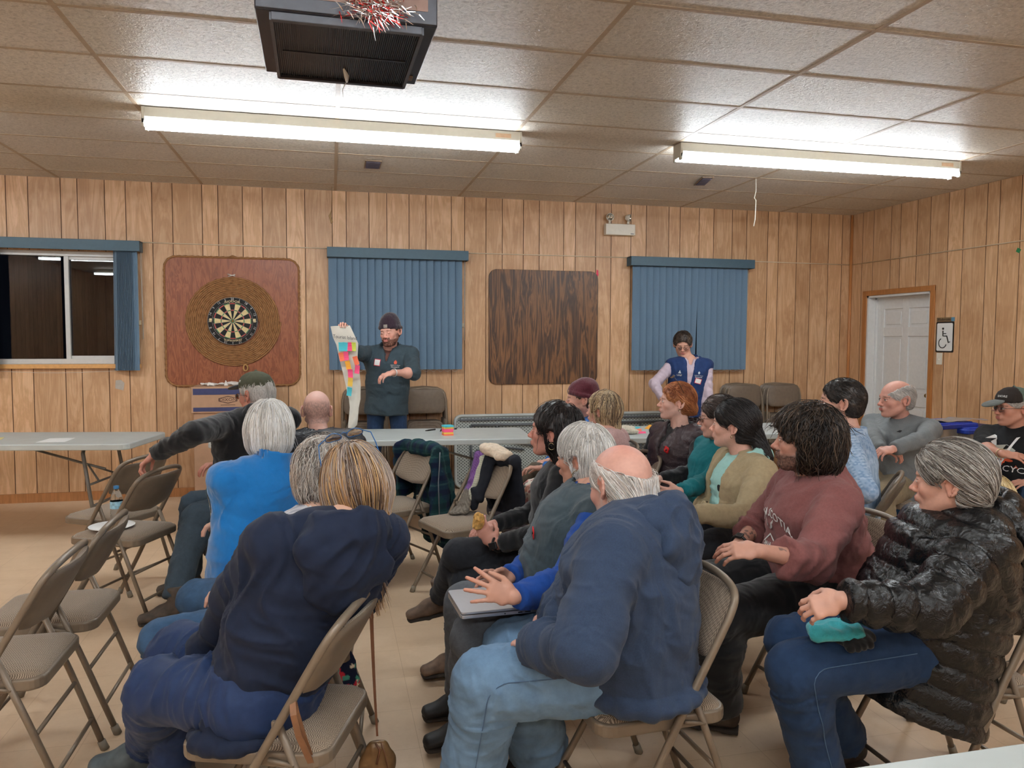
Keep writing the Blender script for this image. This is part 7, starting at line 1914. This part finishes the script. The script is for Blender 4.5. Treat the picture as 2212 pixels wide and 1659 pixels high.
CAST['P21'] = ('child with long blond hair in a dark floral jacket, half hidden at the right edge', P(pel=(2.98, 2.72, .50), az=170, saz=110, neck=(2172, 1120), head=(2140, 1078), look=(80, -20, 0), s=.74, hsc=1.15, legL=[(.9, .1, -.02), (0, 0, -1)], skin=(230, 180, 160), armL=[(2180, 1190, 'near'), (2150, 1250)],
    tops=[('sweater', dict(mat=cloth('cream_stripe', srgb(206, 206, 200), bmp=.6), e=.012, frac=.97)), ('vest', dict(mat=m_vc, e=.030, sleeves=False, collar='stand', colf=floral((28, 28, 44), [(214, 74, 106), (120, 170, 150), (230, 150, 160)], 34)))], trousers=dict(mat=cloth('red_leggings', srgb(140, 30, 36))), shoes=S_BK,
    hair=dict(kind='long', t=.008, len=.26, lw=.055, n=1600, L=.018, steps=13, rad=.0014, cols=[(190, 160, 110), (222, 196, 146), (236, 214, 170), (206, 176, 124)], curl=.2)),
    (165, 'folding chair under the child'))
ST = dict(legL=[(.03, .06, -1), (0, 0.02, -1)], legR=[(.03, -.06, -1), (0, -.02, -1)])
ph = atY(836, 885, 6.98)
CAST['P6'] = ('man standing in a dark plum beanie and charcoal jacket, holding up a paper strip', P(**ST, pel=(ph[0], 6.98, .96), az=262, saz=256, neck=(842, 752), head=(842, 716), look=(240, -10, 4), s=1.03, armR=[(768, 762, 'near'), (744, 722)], armL=[(892, 806, 'near'), (848, 805)], skin=(220, 158, 138),
    eyes='shut', beard=((84, 46, 32), 1.15, .010), brow=(130, 84, 60), handR=dict(fd=(-.15, -.25, .9), pn=(-.2, -.9, .0), curl=.85), handL=dict(fd=(-.85, -.3, -.25), pn=(.0, .3, -.9), curl=.45, spread=.15),
    tops=[('tee', dict(mat=cloth('brown_tee', srgb(104, 70, 62)), e=.0, collar=None, sleeves=None, hem=.0)), ('jacket', dict(mat=m_softs, e=.028, hem=.125, collar='stand', copen=1.25, cr=1.2, ch=1.1, frac={'R': .97, 'L': .25}, open=(.030, .003), ob=.72, fold=.007))], trousers=dict(mat=m_denimd, e=.004), shoes=S_BR,
    hair=dict(kind='short', t=.003, cols=[(96, 56, 40), (80, 48, 36)], line=.02),
    more=[beanie((46, 30, 42), 'plum_knit', tall=.012, badge=((150, 140, 130), .12, 'sq')), sticker('jacket', (-.075, -.125), .058, .060, tilt=-.06), bracelet('L', .93, .031, .005, (210, 210, 210)), lettering('jacket', 'UNESCO Global', (.085, -.150), .012, name='jacket_text'), lettering('jacket', 'Geopark', (.085, -.165), .020, name='jacket_text'), blobmark('jacket', [(0, .022), (-.014, .004), (-.010, -.014), (.010, -.014), (.014, .004)], (.085, -.125), (214, 88, 60))]), None)
ph = atY(1480, 900, 6.98)
CAST['P7'] = ('man standing in a navy vest over a lilac shirt, glasses, looking down', P(**ST, pel=(ph[0], 6.98, .93), az=250, saz=250, neck=(1490, 777), head=(1474, 742), look=(244, -20, 0), s=.99, sw=.168, armR=[(1414, 828, 'near'), (1430, 862)], armL=[(1528, 850, 'near'), (1521, 905)], skin=(208, 150, 126),
    eyes='shut', brow=(70, 52, 44), handR=dict(fd=(.3, -.2, -.9), pn=(.9, .2, .2), curl=.3), handL=dict(curl=.35),
    tops=[('shirt', dict(mat=m_lilac, e=.014, hem=.08, collar='shirt', copen=.8, fold=.007)), ('vest', dict(mat=m_navyv, e=.026, hem=.17, sleeves=False, collar='stand', cr=1.3, ch=1.2, copen=1.5, open=(.040, .006), ob=.2, fold=.005))], trousers=dict(mat=m_blackj, e=.004), shoes=S_BK,
    glasses=((30, 28, 28),), hair=dict(kind='short', t=.010, n=1200, L=.007, steps=5, cols=[(44, 34, 30), (66, 52, 44), (92, 76, 64)], flow='fwd', line=.066),
    more=[sticker('vest', (.085, -.205), .066, .052, tilt=-.18), lettering('vest', 'UNESCO Global', (.085, -.152), .012, name='vest_text'), lettering('vest', 'Geopark', (.085, -.167), .020, name='vest_text'), lettering('vest', 'UNF', (-.10, -.150), .024, name='vest_text'), blobmark('vest', [(0, .016), (-.012, 0), (0, -.016), (.012, 0)], (.085, -.125), (206, 214, 220)), blobmark('vest', [(-.014, -.012), (0, .02), (.014, -.012)], (-.10, -.118), (206, 214, 220))]), None)
for k, (lab, sp, ch_) in CAST.items():
    if ONLY and k not in ONLY: continue
    person(k, lab, sp, ch_)
# =================================================================== things held, worn or left lying about
def put(o, off=(0, 0, 0)): return o
def JJ(k): return ROOTS[k][1]
def local_mesh(name, s, vox, mat, origin, rz, amp=0, fr=12, colf=None, parent=None, drape=True, seed=0):
    """implicit shape given in a local frame (chair space) placed in the world"""
    v, f = s.mesh(vox); n = vnormals(v, f)
    if amp:
        q = v*np.array([fr, fr, fr*(.35 if drape else 1)])+seed; w = np.column_stack([vnoise(v*5+seed), vnoise(v*5+9), vnoise(v*5+31)])
        v = v+n*(amp*(1-np.abs(vnoise(q+1.3*w))**.8*2.1)+amp*.35*vnoise(v*fr*3))[:, None]
    C = colf(v) if colf else None
    o = raw_mesh(name, v, f, mat, parent, col=C)
    if parent is None: o.location = tuple(origin); o.rotation_euler = (0, 0, rz)
    return o
# --- plaid jacket over the chair behind
cx, cy, ca = .37, 4.90, math.radians(205)
s = Sdf()
s.cap((-.240, -.21, .785), (-.240, .21, .785), .034, .034, k=.03); s.cap((-.250, -.10, .795), (-.25, .12, .795), .040, .038, k=.03)
s.ecap((-.275, 0, .78), (-.33, .03, .36), (.235, .030), (.26, .040), (0, 1, 0), k=.03); s.ecap((-.33, .03, .36), (-.32, .0, .16), (.24, .03), (.16, .025), (0, 1, 0), k=.03)
s.ecap((-.205, .235, .80), (-.17, .30, .36), (.07, .030), (.09, .035), (1, .3, 0), k=.03); s.ecap((-.20, -.225, .79), (-.24, -.26, .45), (.05, .03), (.05, .03), (1, 0, 0), k=.03)
def plaidj(v):
    a = v[:, 1]/.085; b = v[:, 2]/.085; x = (np.abs(a % 1-.5) < .22)[:, None]*1.0; y = (np.abs(b % 1-.5) < .22)[:, None]*1.0
    c = rgb(24, 58, 62)*(1-.5*x-.5*y)+rgb(20, 32, 66)*.5*x+rgb(14, 20, 34)*.5*y; l = ((np.abs(a % 1-.05) < .03) | (np.abs(b % 1-.05) < .03))[:, None]*1.0
    return c*(1-l*.35)+rgb(70, 110, 104)*l*.35
o = local_mesh('plaid_jacket', s, .009, m_vc, (cx, cy, 0), ca, .012, 11, plaidj, seed=3)
tag(o, 'dark green and navy plaid jacket hanging over a folding chair back', 'jacket')
z = MB(); z.tube([(-.19, .275, .80), (-.145, .325, .62), (-.13, .36, .42), (-.14, .35, .25)], .004, 6); z.build('zipper', plain('zip_grey', srgb(96, 100, 104), .4, .5), o)
# --- coats, scarves and hat on the centre chair
cx, cy, ca = .735, 4.36, math.radians(200)
s = Sdf()
s.cap((-.245, -.16, .79), (-.245, .16, .79), .034, .034, k=.03)
s.ecap((-.275, .0, .80), (-.31, .0, .42), (.215, .032), (.20, .038), (0, 1, 0), k=.03); s.ecap((-.31, .05, .44), (-.29, .06, .22), (.10, .035), (.07, .03), (0, 1, 0), k=.03)
s.ecap((-.20, -.02, .79), (-.135, -.04, .56), (.055, .026), (.050, .022), (0, 1, 0), k=.02); s.cap((-.13, -.06, .60), (-.115, -.05, .50), .028, .022, k=.02)
def coatc(v):
    C = np.tile(rgb(34, 36, 44), (len(v), 1)); m_ = (v[:, 2] < .46) & (v[:, 0] < -.24); C[m_] = rgb(92, 84, 92); return C
o = local_mesh('dark_coat', s, .008, m_vc, (cx, cy, 0), ca, .010, 13, coatc, seed=8)
tag(o, 'dark quilted coat hung over the back of the centre folding chair', 'coat')
s = Sdf()
s.ecap((-.27, -.135, .805), (-.20, -.135, .80), (.045, .018), (.045, .018), (0, 1, 0), k=.02); s.ecap((-.20, -.135, .80), (-.135, -.125, .60), (.045, .020), (.050, .020), (0, 1, 0), k=.02)
s.ecap((-.135, -.125, .60), (-.04, -.09, .478), (.055, .022), (.060, .016), (0, 1, 0), k=.02); s.ecap((-.04, -.09, .485), (.02, -.07, .482), (.055, .018), (.03, .012), (0, 1, 0), k=.02)
def sc1(v):
    C = np.tile(rgb(128, 120, 110), (len(v), 1)); t = v[:, 2]+.015*vnoise(v*60); C[t > .60] = rgb(132, 92, 156); C[(t > .60) & (v[:, 1] < -.155)] = rgb(96, 92, 112); g = ((np.sin(v[:, 2]*420+v[:, 1]*300) > .2))[:, None]*1.0; return C*(1-.35*g)
o = local_mesh('knit_scarf', s, .005, vcol('knit_cloth', .95, .2, bmp=.9, bscale=320), (cx, cy, 0), ca, .005, 34, sc1, seed=5)
tag(o, 'chunky knitted scarf, purple above and grey below, trailing onto the chair seat', 'scarf', 'scarves on the centre chair')
s = Sdf(); s.ecap((-.24, -.065, .82), (-.185, -.065, .79), (.026, .012), (.026, .012), (0, 1, 0), k=.02); s.ecap((-.185, -.065, .79), (-.12, -.080, .60), (.026, .013), (.022, .012), (0, 1, 0), k=.02); s.ecap((-.12, -.08, .60), (-.085, -.085, .53), (.022, .012), (.030, .010), (0, 1, 0), k=.02)
o = local_mesh('knit_scarf', s, .0045, vcol('knit_cloth', .95, .2, bmp=.9, bscale=320), (cx, cy, 0), ca, .003, 40, lambda v: np.tile(rgb(196, 196, 176), (len(v), 1))*(1-.18*(np.sin(v[:, 2]*500) > 0))[:, None], seed=6)
tag(o, 'narrow cream knitted scarf beside the purple one on the centre chair', 'scarf', 'scarves on the centre chair')
s = Sdf(); s.ell((-.225, .01, .842), (.070, .120, .028), R=rotx(-.14), k=.02); s.ell((-.21, -.02, .854), (.06, .08, .028), R=rotx(-.1), k=.02); s.cap((-.18, .11, .825), (-.25, .12, .828), .024, .024, k=.02)
o = local_mesh('knit_hat', s, .005, cloth('cream_hat', srgb(222, 202, 178), bmp=.9, weave=260, sheen=.3), (cx, cy, 0), ca, .005, 30, drape=False)
tag(o, 'cream knitted hat lying on top of the coats on the centre chair', 'hat')

# --- blue denim jacket on the chair of the bald man in grey
J = JJ('P18'); a = math.radians(210); c = J.P+dirv(210)*-.20
s = Sdf(); s.ecap((-.10, .0, .74), (-.16, .02, .16), (.25, .030), (.20, .035), (0, 1, 0), k=.03); s.ecap((-.04, .27, .66), (-.10, .30, .14), (.07, .03), (.06, .03), (1, 0, 0), k=.03)
o = local_mesh('denim_jacket', s, .010, cloth('jacket_blue', srgb(36, 76, 116), var=.1), (c[0], c[1], 0), a, .012, 11, seed=2)
tag(o, 'blue jacket hanging behind the bald man in the grey shirt', 'jacket')

# --- laptop on the lap, snack, plates, gloves
def laptop():
    A, B, C_, D = atz(1006, 1270, .655), atz(1022, 1336, .655), atz(1168, 1322, .655), atz(1140, 1258, .655)
    c = (A+B+C_+D)/4; ux = unit((C_-B)+(D-A)); L = .32; W = .222; az = math.atan2(ux[1], ux[0])
    r = empty('laptop', (c[0], c[1], .648), az, label='closed silver laptop on the lap of the silver-haired person', cat='laptop')
    for nm, z, t in (('laptop_base', 0, .0055), ('laptop_lid', .0118, .0038)):
        o = MB(); o.slab(rrect(L/2, W/2, .012, 4), z-t, z+t, rnd=.002); b = o.build(nm, plain('silver_alu', srgb(196, 198, 204), .28, .7, var=.01), r)
        if nm == 'laptop_base':
            o = MB(); 
            for x, w in ((.03, .007), (.055, .009), (.10, .005), (-.02, .002)): o.box((x, -W/2-.0002, 0), (w, .0008, .0018))
            o.build('port', M_BLK, b)
    return r
laptop()
J = JJ('P8'); hp = J.W['L']+unit(V3(-.55*1, .25*1, .75))*.0
q = atd(1034, 1128, float((J.W['L']-CAM0)@CF)-.01)
s = Sdf(); s.ell((0, 0, 0), (.030, .012, .036), k=.01); s.ell((-.012, 0, .022), (.02, .01, .02), k=.01); v, f = s.mesh(.003); v = v+.004*vnoise(v*90)[:, None]
o = raw_mesh('snack', v, f, plain('golden_snack', srgb(222, 170, 96), .7, var=.25, scale=60)); o.location = tuple(q); o.rotation_euler = (0, .3, .4)
tag(o, 'golden half-eaten snack held in the fingers of the person in the black sweater', 'food')
plate(atz(1095, 1178, .60), .105, 'white paper plate on the lap of the person in the black sweater', rot=rotx(-.10)@roty(.25))
J = JJ('P20'); p = (J.K['L']+J.K['R'])/2*.45+(J.Hp['L']+J.Hp['R'])/2*.55
q = atz(1800, 1362, .63)
s = Sdf(); s.ecap((-.05, .02, .0), (.07, .0, .0), (.05, .022), (.05, .022), (0, 1, 0), k=.02); s.cap((-.06, -.01, -.008), (.05, -.035, -.006), .020, .018, k=.02)
o = local_mesh('knit_hat', s, .005, cloth('teal_knit', srgb(64, 176, 186), bmp=.8, weave=300, sheen=.3), q, .1, .006, 24, drape=False); tag(o, 'bright teal knitted hat held on the lap under the black puffer sleeve', 'hat')
s = Sdf()
for k in range(4): s.cap((-.015+.024*k, -.055, -.018), (.0+.022*k, -.02, -.012), .012, .013, k=.006)
s.ecap((.0, -.02, -.012), (.085, .0, -.01), (.04, .018), (.04, .02), (0, 1, 0), k=.012)
o = local_mesh('glove', s, .0045, m_black, q+V3(.02, -.01, -.012), .1, .003, 30, drape=False); tag(o, 'black knitted glove under the teal hat on the lap of the puffer coat wearer', 'glove')

# --- purse with long strap by the navy hooded jacket chair, second strap over the chair tube
t0 = atd(802, 1318, 2.20); t1 = atd(806, 1450, 2.24); t2 = atd(815, 1590, 2.28)
r = empty('handbag', (t2[0], t2[1], 0), label='small brown leather handbag hanging by a long thin strap', cat='handbag')
rel_ = lambda p: (p[0]-t2[0], p[1]-t2[1], p[2])
mb = MB()
n_ = 14; pts = [t0*(1-u_)**2+2*t1*u_*(1-u_)+t2*u_**2 for u_ in np.linspace(0, 1, n_)]
for i in range(n_-1):
    a, b = np.array(rel_(pts[i])), np.array(rel_(pts[i+1])); w = V3(.0055*(1-.5*i/n_), 0, 0); d = V3(0, .0012, 0)
    mb.add([a-w-d, a+w-d, b+w-d, b-w-d, a-w+d, a+w+d, b+w+d, b-w+d], [(0, 1, 2, 3), (7, 6, 5, 4), (0, 3, 7, 4), (1, 5, 6, 2)])
mb.build('strap', plain('strap_brown', srgb(104, 66, 44), .5, var=.05), r)
z2 = t2[2]; s = Sdf(); s.ell((0, 0, z2-.085), (.055, .028, .060), k=.02); s.cap((-.015, 0, z2-.03), (.015, 0, z2-.03), .014, k=.02)
v, f = s.mesh(.004); raw_mesh('bag_body', v+.002*vnoise(v*60)[:, None], f, plain('bag_bronze', srgb(112, 84, 52), .35, metal=.25, var=.15), r)
mb = MB(); mb.tube([(-.006, -.02, z2-.012), (.006, -.025, z2-.03), (-.004, -.03, z2-.07)], .003, 6); mb.tube([(.01, -.02, z2-.012), (.02, -.028, z2-.04), (.03, -.03, z2-.09)], .002, 6); mb.build('tassel', plain('strap_brown', srgb(104, 66, 44), .5), r)
def band(pts, w, name, mat, lab, cat):
    mb = MB(); P_ = np.array(pts)
    t = np.gradient(P_, axis=0); sd = np.cross(t, CF); sd /= np.linalg.norm(sd, axis=1)[:, None]
    vs = np.concatenate([P_-sd*w-CF*.0015, P_+sd*w-CF*.0015, P_-sd*w+CF*.0015, P_+sd*w+CF*.0015]); n = len(P_); f = []
    for i in range(n-1): f += [(i, n+i, n+i+1, i+1), (2*n+i, 2*n+i+1, 3*n+i+1, 3*n+i), (i, i+1, 2*n+i+1, 2*n+i), (n+i, 3*n+i, 3*n+i+1, n+i+1)]
    c = P_.mean(0); mb.add(vs-c, f); return tag(mb.build(name, mat, None, tuple(c)), lab, cat)
Q = [(632, 1512, 1.93), (634, 1545, 1.91), (645, 1590, 1.92), (668, 1640, 1.95), (690, 1690, 1.98)]
Qb = [(690, 1690, 1.985), (672, 1640, 1.96), (655, 1590, 1.94), (640, 1540, 1.935), (634, 1512, 1.94)]
band([atd(*q_) for q_ in Q]+[atd(*q_) for q_ in Qb], .008, 'bag_strap', plain('strap_tan', srgb(132, 92, 64), .6, var=.08), 'tan leather strap looped over the tube of the nearest occupied chair', 'strap')
# floral cloth bag behind the chair
s = Sdf(); q = atd(738, 1440, 2.62); s.ecap((0, 0, .06), (0, 0, -.06), (.035, .02), (.06, .03), (1, 0, 0), k=.02)
o = local_mesh('floral_bag', s, .005, m_vc, q, .3, .006, 20, lambda v: floral((22, 28, 52), [(196, 44, 60), (72, 150, 130), (230, 216, 190)], 60)(v, None, None)); tag(o, 'small dark floral cloth bag hanging behind the nearest occupied chair', 'bag')
mb = MB(); mb.tube([q+V3(-.02, 0, .05), q+V3(.0, .0, .22), q+V3(.02, 0, .05)], .003, 6)

# --- glasses pushed up on two heads
J = JJ('P5'); TOPO = np.array([-.012, 0, .085]); TOPR = roty(-1.15)
def perched(key, col, sun, R_, O_, root_name='glasses'):
    global TOPR, TOPO
    TOPR, TOPO = R_, np.array(O_); J = JJ(key); root = ROOTS[key][0]
    o = lens_glasses(J, None, col, top=True, sun=sun); ctr = J.H
    me = o.data; dx = V3(*ctr)
    for ob in [o]+ALLCH(o):
        for vv in ob.data.vertices: vv.co = (vv.co[0]-dx[0], vv.co[1]-dx[1], vv.co[2]-dx[2])
    o.location = tuple(ctr); o.name = 'glasses' if not sun else 'sunglasses'
    return o
tag(perched('P5', (28, 96, 160), False, roty(-.85), (-.028, 0, .088)), 'blue-rimmed glasses pushed up on the brown-blond hair', 'glasses')
tag(perched('P13', (40, 28, 22), True, roty(-.95), (-.030, 0, .080)), 'dark sunglasses pushed up into the red hair', 'sunglasses')

def on(key, fn):
    root, J = ROOTS[key]; before = set(ALLCH(root)); fn(J, root)
    for c in ALLCH(root):
        if c not in before: c.location = (-J.P[0]+c.location[0], -J.P[1]+c.location[1], c.location[2])
# --- stitched side seams of the two pairs of jeans nearest the camera
def seams(J, root):
    nm = 'L'; out = unit(-CF+UP*.35+CR*.1); pts = []
    path = [lerp(J.Hp[nm], J.K[nm], u_) for u_ in np.linspace(.35, .93, 24)]+[lerp(J.K[nm], J.A[nm], u_) for u_ in np.linspace(.07, .93, 24)]
    for p in path:
        h = J.ltree.ray_cast(Vector(p+out*.25), Vector(-out), .5)[0]
        if h is not None: pts.append(np.array(h)+out*.0022)
    pts = np.array(pts)
    for _ in range(2): pts[1:-1] = (pts[:-2]+pts[1:-1]*2+pts[2:])/4
    mb = MB(); mb.tube(pts, .0015, 5); mb.build('side_seam', plain('seam_blue', srgb(78, 104, 134), .8), root)
on('P10', seams); on('P20', seams)
# --- sewn patches down the left sleeve of the blue fleece, blue chair back at the right edge
def patches(J, root):
    a, b = J.S['L'], J.E['L']; ax = unit(b-a); out = unit(-CF*.75-CR); out = unit(out-ax*(out@ax)); sd = np.cross(ax, out)
    for k, (t_, h_, w_, c) in enumerate(((.28, .030, .030, (206, 204, 186)), (.46, .022, .028, (196, 206, 210)), (.60, .018, .026, (206, 166, 84)), (.74, .022, .026, (180, 176, 150)), (.92, .026, .026, (206, 200, 190)))):
        g = np.array([(x*w_, y*h_, 0) for x in np.linspace(-1, 1, 6) for y in np.linspace(-1, 1, 6)]); p = conform(J.sd['fleece_jacket'], lerp(a, b, t_)+out*.07, np.column_stack([sd, -ax, out]), g, .004, .06)
        mb = MB(); mb.add(p, [(i*6+q, i*6+q+1, (i+1)*6+q+1, (i+1)*6+q) for i in range(5) for q in range(5)], smooth=True)
        mb.build('sleeve_patch', plain('patch_%d' % k, srgb(*c), .8, var=.35, scale=90), root)
on('P3', patches)
for o in list(COL.objects):
    if o.get('label') == 'folding chair under the child':
        o['label'] = 'blue-backed folding chair under the child at the right edge'
        for c in ALLCH(o):
            if c.name.startswith('backrest'):
                c.material_slots[0].link = 'OBJECT'; c.material_slots[0].material = plain('chair_blue', srgb(60, 92, 140), .5)
# --- lanyard, tattoo-free extras on people
def lanyard(J, root):
    sd = J.sd['shirt']; mb = MB(); n_ = unit(J.sf); up_ = unit(J.t-n_*(J.t@n_)); rt = np.cross(up_, n_); R_ = np.column_stack([rt, up_, n_])
    for s_ in (-1, 1):
        q = np.array([(s_*(.066*(1-u_)+.002), -.035-.165*u_, 0) for u_ in np.linspace(0, 1, 12)]); w = np.array([(.009, .003*s_, 0)]*12)
        p = conform(sd, J.N+n_*.12, R_, np.vstack([q-w, q+w]), .004, .1); mb.add(p, [(i, 12+i, 13+i, i+1) for i in range(11)])
    q = np.array([(x, y, 0) for x in (-.008, .008) for y in (-.20, -.235)]); mb.add(conform(sd, J.N+n_*.12, R_, q, .005, .1), [(0, 1, 3, 2)])
    mb.build('lanyard', M_PAPER, root)
on('P19', lanyard)
def hoodie_print(J, root):
    for txt, c, sz, arc in (('NOVA SCOTIA', (0, -.135), .046, 3.0), ('CANADA', (0, -.265), .026, 0)):
        lettering('hoodie', txt, c, sz, arc=arc, sx=.92, name='chest_lettering', fwd=dirv(J_saz16+0))(J, root)
    leaf1 = [(-.045, .03), (-.015, .0), (.0, -.018), (-.028, -.004)]; leaf2 = [(.045, .03), (.02, .012), (.0, -.018), (.02, -.010)]
    for lf_ in (leaf1, leaf2): blobmark('hoodie', [(x, y) for x, y in lf_], (0, -.185), (235, 232, 228), 'chest_emblem')(J, root)
    for s_ in (-1, 1): blobmark('hoodie', [(s_*.0, .006), (s_*.045, -.030), (s_*.042, -.036), (s_*.0, -.002)], (0, -.225), (235, 232, 228), 'chest_emblem')(J, root)
J_saz16 = 168
on('P16', hoodie_print)
on('P15', lambda J, r: blobmark('hoodie', [(.018*math.cos(a), .018*math.sin(a)) for a in np.linspace(0, 6.2, 14)], (.05, -.15), (40, 44, 48), 'chest_emblem')(J, r))
on('P18', lambda J, r: blobmark('shirt', [(-.012, -.004), (.0, .008), (.014, .006), (.012, -.006)], (.09, -.075), (24, 24, 26), 'chest_emblem')(J, r))
def hair_tail(J, root): pass
# --- paper strip held by the man in the beanie
J = JJ('P6'); hw = J.W['R']; dep = float((hw-CAM0)@CF)-.07
edge = [(714, 705, 756, 703), (720, 730, 768, 728), (727, 745, 774, 742), (733, 775, 772, 775), (739, 800, 776, 800), (746, 830, 779, 830), (750, 850, 779, 850), (754, 862, 779, 862), (756, 880, 775, 882), (754, 900, 773, 905), (752, 915, 771, 918), (751, 938, 752.5, 936)]
rows_ = []
for i, (x0, y0, x1, y1) in enumerate(edge):
    L, R_ = atd(x0, y0, dep), atd(x1, y1, dep); row = []
    for u_ in np.linspace(0, 1, 9): q = L*(1-u_)+R_*u_; row.append(q+CF*(-.016*math.sin(u_*math.pi)*math.cos(i*.6)-.008*math.sin(u_*7+i)))
    rows_.append(row)
V_ = np.array(rows_).reshape(-1, 3); org = V3(V_[:, 0].mean(), V_[:, 1].mean(), V_[:, 2].mean()); m_ = 9; nR = len(edge)
mb = MB(); bk_ = V_+CF*.0012; mb.add(np.vstack([V_, bk_])-org, [(i*m_+k, (i+1)*m_+k, (i+1)*m_+k+1, i*m_+k+1) for i in range(nR-1) for k in range(m_-1)]+[(nR*m_+i*m_+k+1, nR*m_+(i+1)*m_+k+1, nR*m_+(i+1)*m_+k, nR*m_+i*m_+k) for i in range(nR-1) for k in range(m_-1)], smooth=True)
ps = empty('paper_strip', org, label='long off-white paper strip with coloured notes held by the beanie man', cat='paper')
mb.build('sheet', plain('flip_paper', srgb(206, 200, 188), .8, var=.03, scale=10), ps)
notes = [(737, 748, CYA), (746, 748, CYA), (755, 748, PINK), (764, 748, LIM), (738, 770, ORG), (748, 768, PINK), (769, 778, ORG), (752, 788, AMB), (772, 797, PINK), (757, 806, PINK), (757, 824, YEL), (755, 845, CYA)]
for k, (x, y, c) in enumerate(notes):
    p = atd(x, y, dep-.035)-org; mb = MB(); tl = random.uniform(-.25, .35); Rn = np.column_stack([CR*math.cos(tl)+CU*math.sin(tl), CU*math.cos(tl)-CR*math.sin(tl), -CF])@rotx(.5)@rotz(random.uniform(-.1, .1))
    g = [(xx*.020, yy*.036, .008*(1-yy)**2*.5) for yy in np.linspace(-1, 1, 5) for xx in (-1, 1)]; mb.add(np.array(g)@Rn.T+p, [(2*i, 2*i+1, 2*i+3, 2*i+2) for i in range(4)]); 
    o = mb.build('sticky_note', plain('note_%d_%d_%d' % c, srgb(*c), .8, var=.02), None, tuple(org))
    tag(o, {CYA: 'blue', PINK: 'pink', LIM: 'lime', ORG: 'orange', AMB: 'amber', YEL: 'yellow'}[c]+' sticky note on the held paper strip, '+['leftmost of the top row', 'second in the top row', 'third in the top row', 'last in the top row', 'left in the second row', 'beside the orange one in the second row', 'upper one near the right edge', 'in the middle below the second row', 'lower one near the right edge', 'in the middle near half height', 'curled one below half height', 'lowest of all'][k], 'sticky note', 'sticky notes on the held paper strip')
v, f = text_mesh('Tourist Island', .040, .0004, sx=.9); v2 = v.copy(); p = atd(745, 729, dep-.03)-org
mb = MB(); mb.add(v[:, :1]*CR+(v[:, 1:2]-.10*v[:, :1])*CU-v[:, 2:]*CF+p, f); mb.build('handwriting', M_BLK, ps)
scene.cycles.max_bounces = 7; scene.cycles.diffuse_bounces = 3; scene.cycles.glossy_bounces = 3
scene.cycles.transmission_bounces = 5; scene.cycles.transparent_max_bounces = 6
scene.cycles.caustics_reflective = False; scene.cycles.caustics_refractive = False
scene.cycles.sample_clamp_indirect = 6.0
scene.cycles.use_denoising = True
scene.cycles.time_limit = 1150
scene.cycles.use_adaptive_sampling = True; scene.cycles.adaptive_threshold = .05
print('SCRIPT', round(time.time()-T0, 1), 's', len(COL.objects), 'objects')
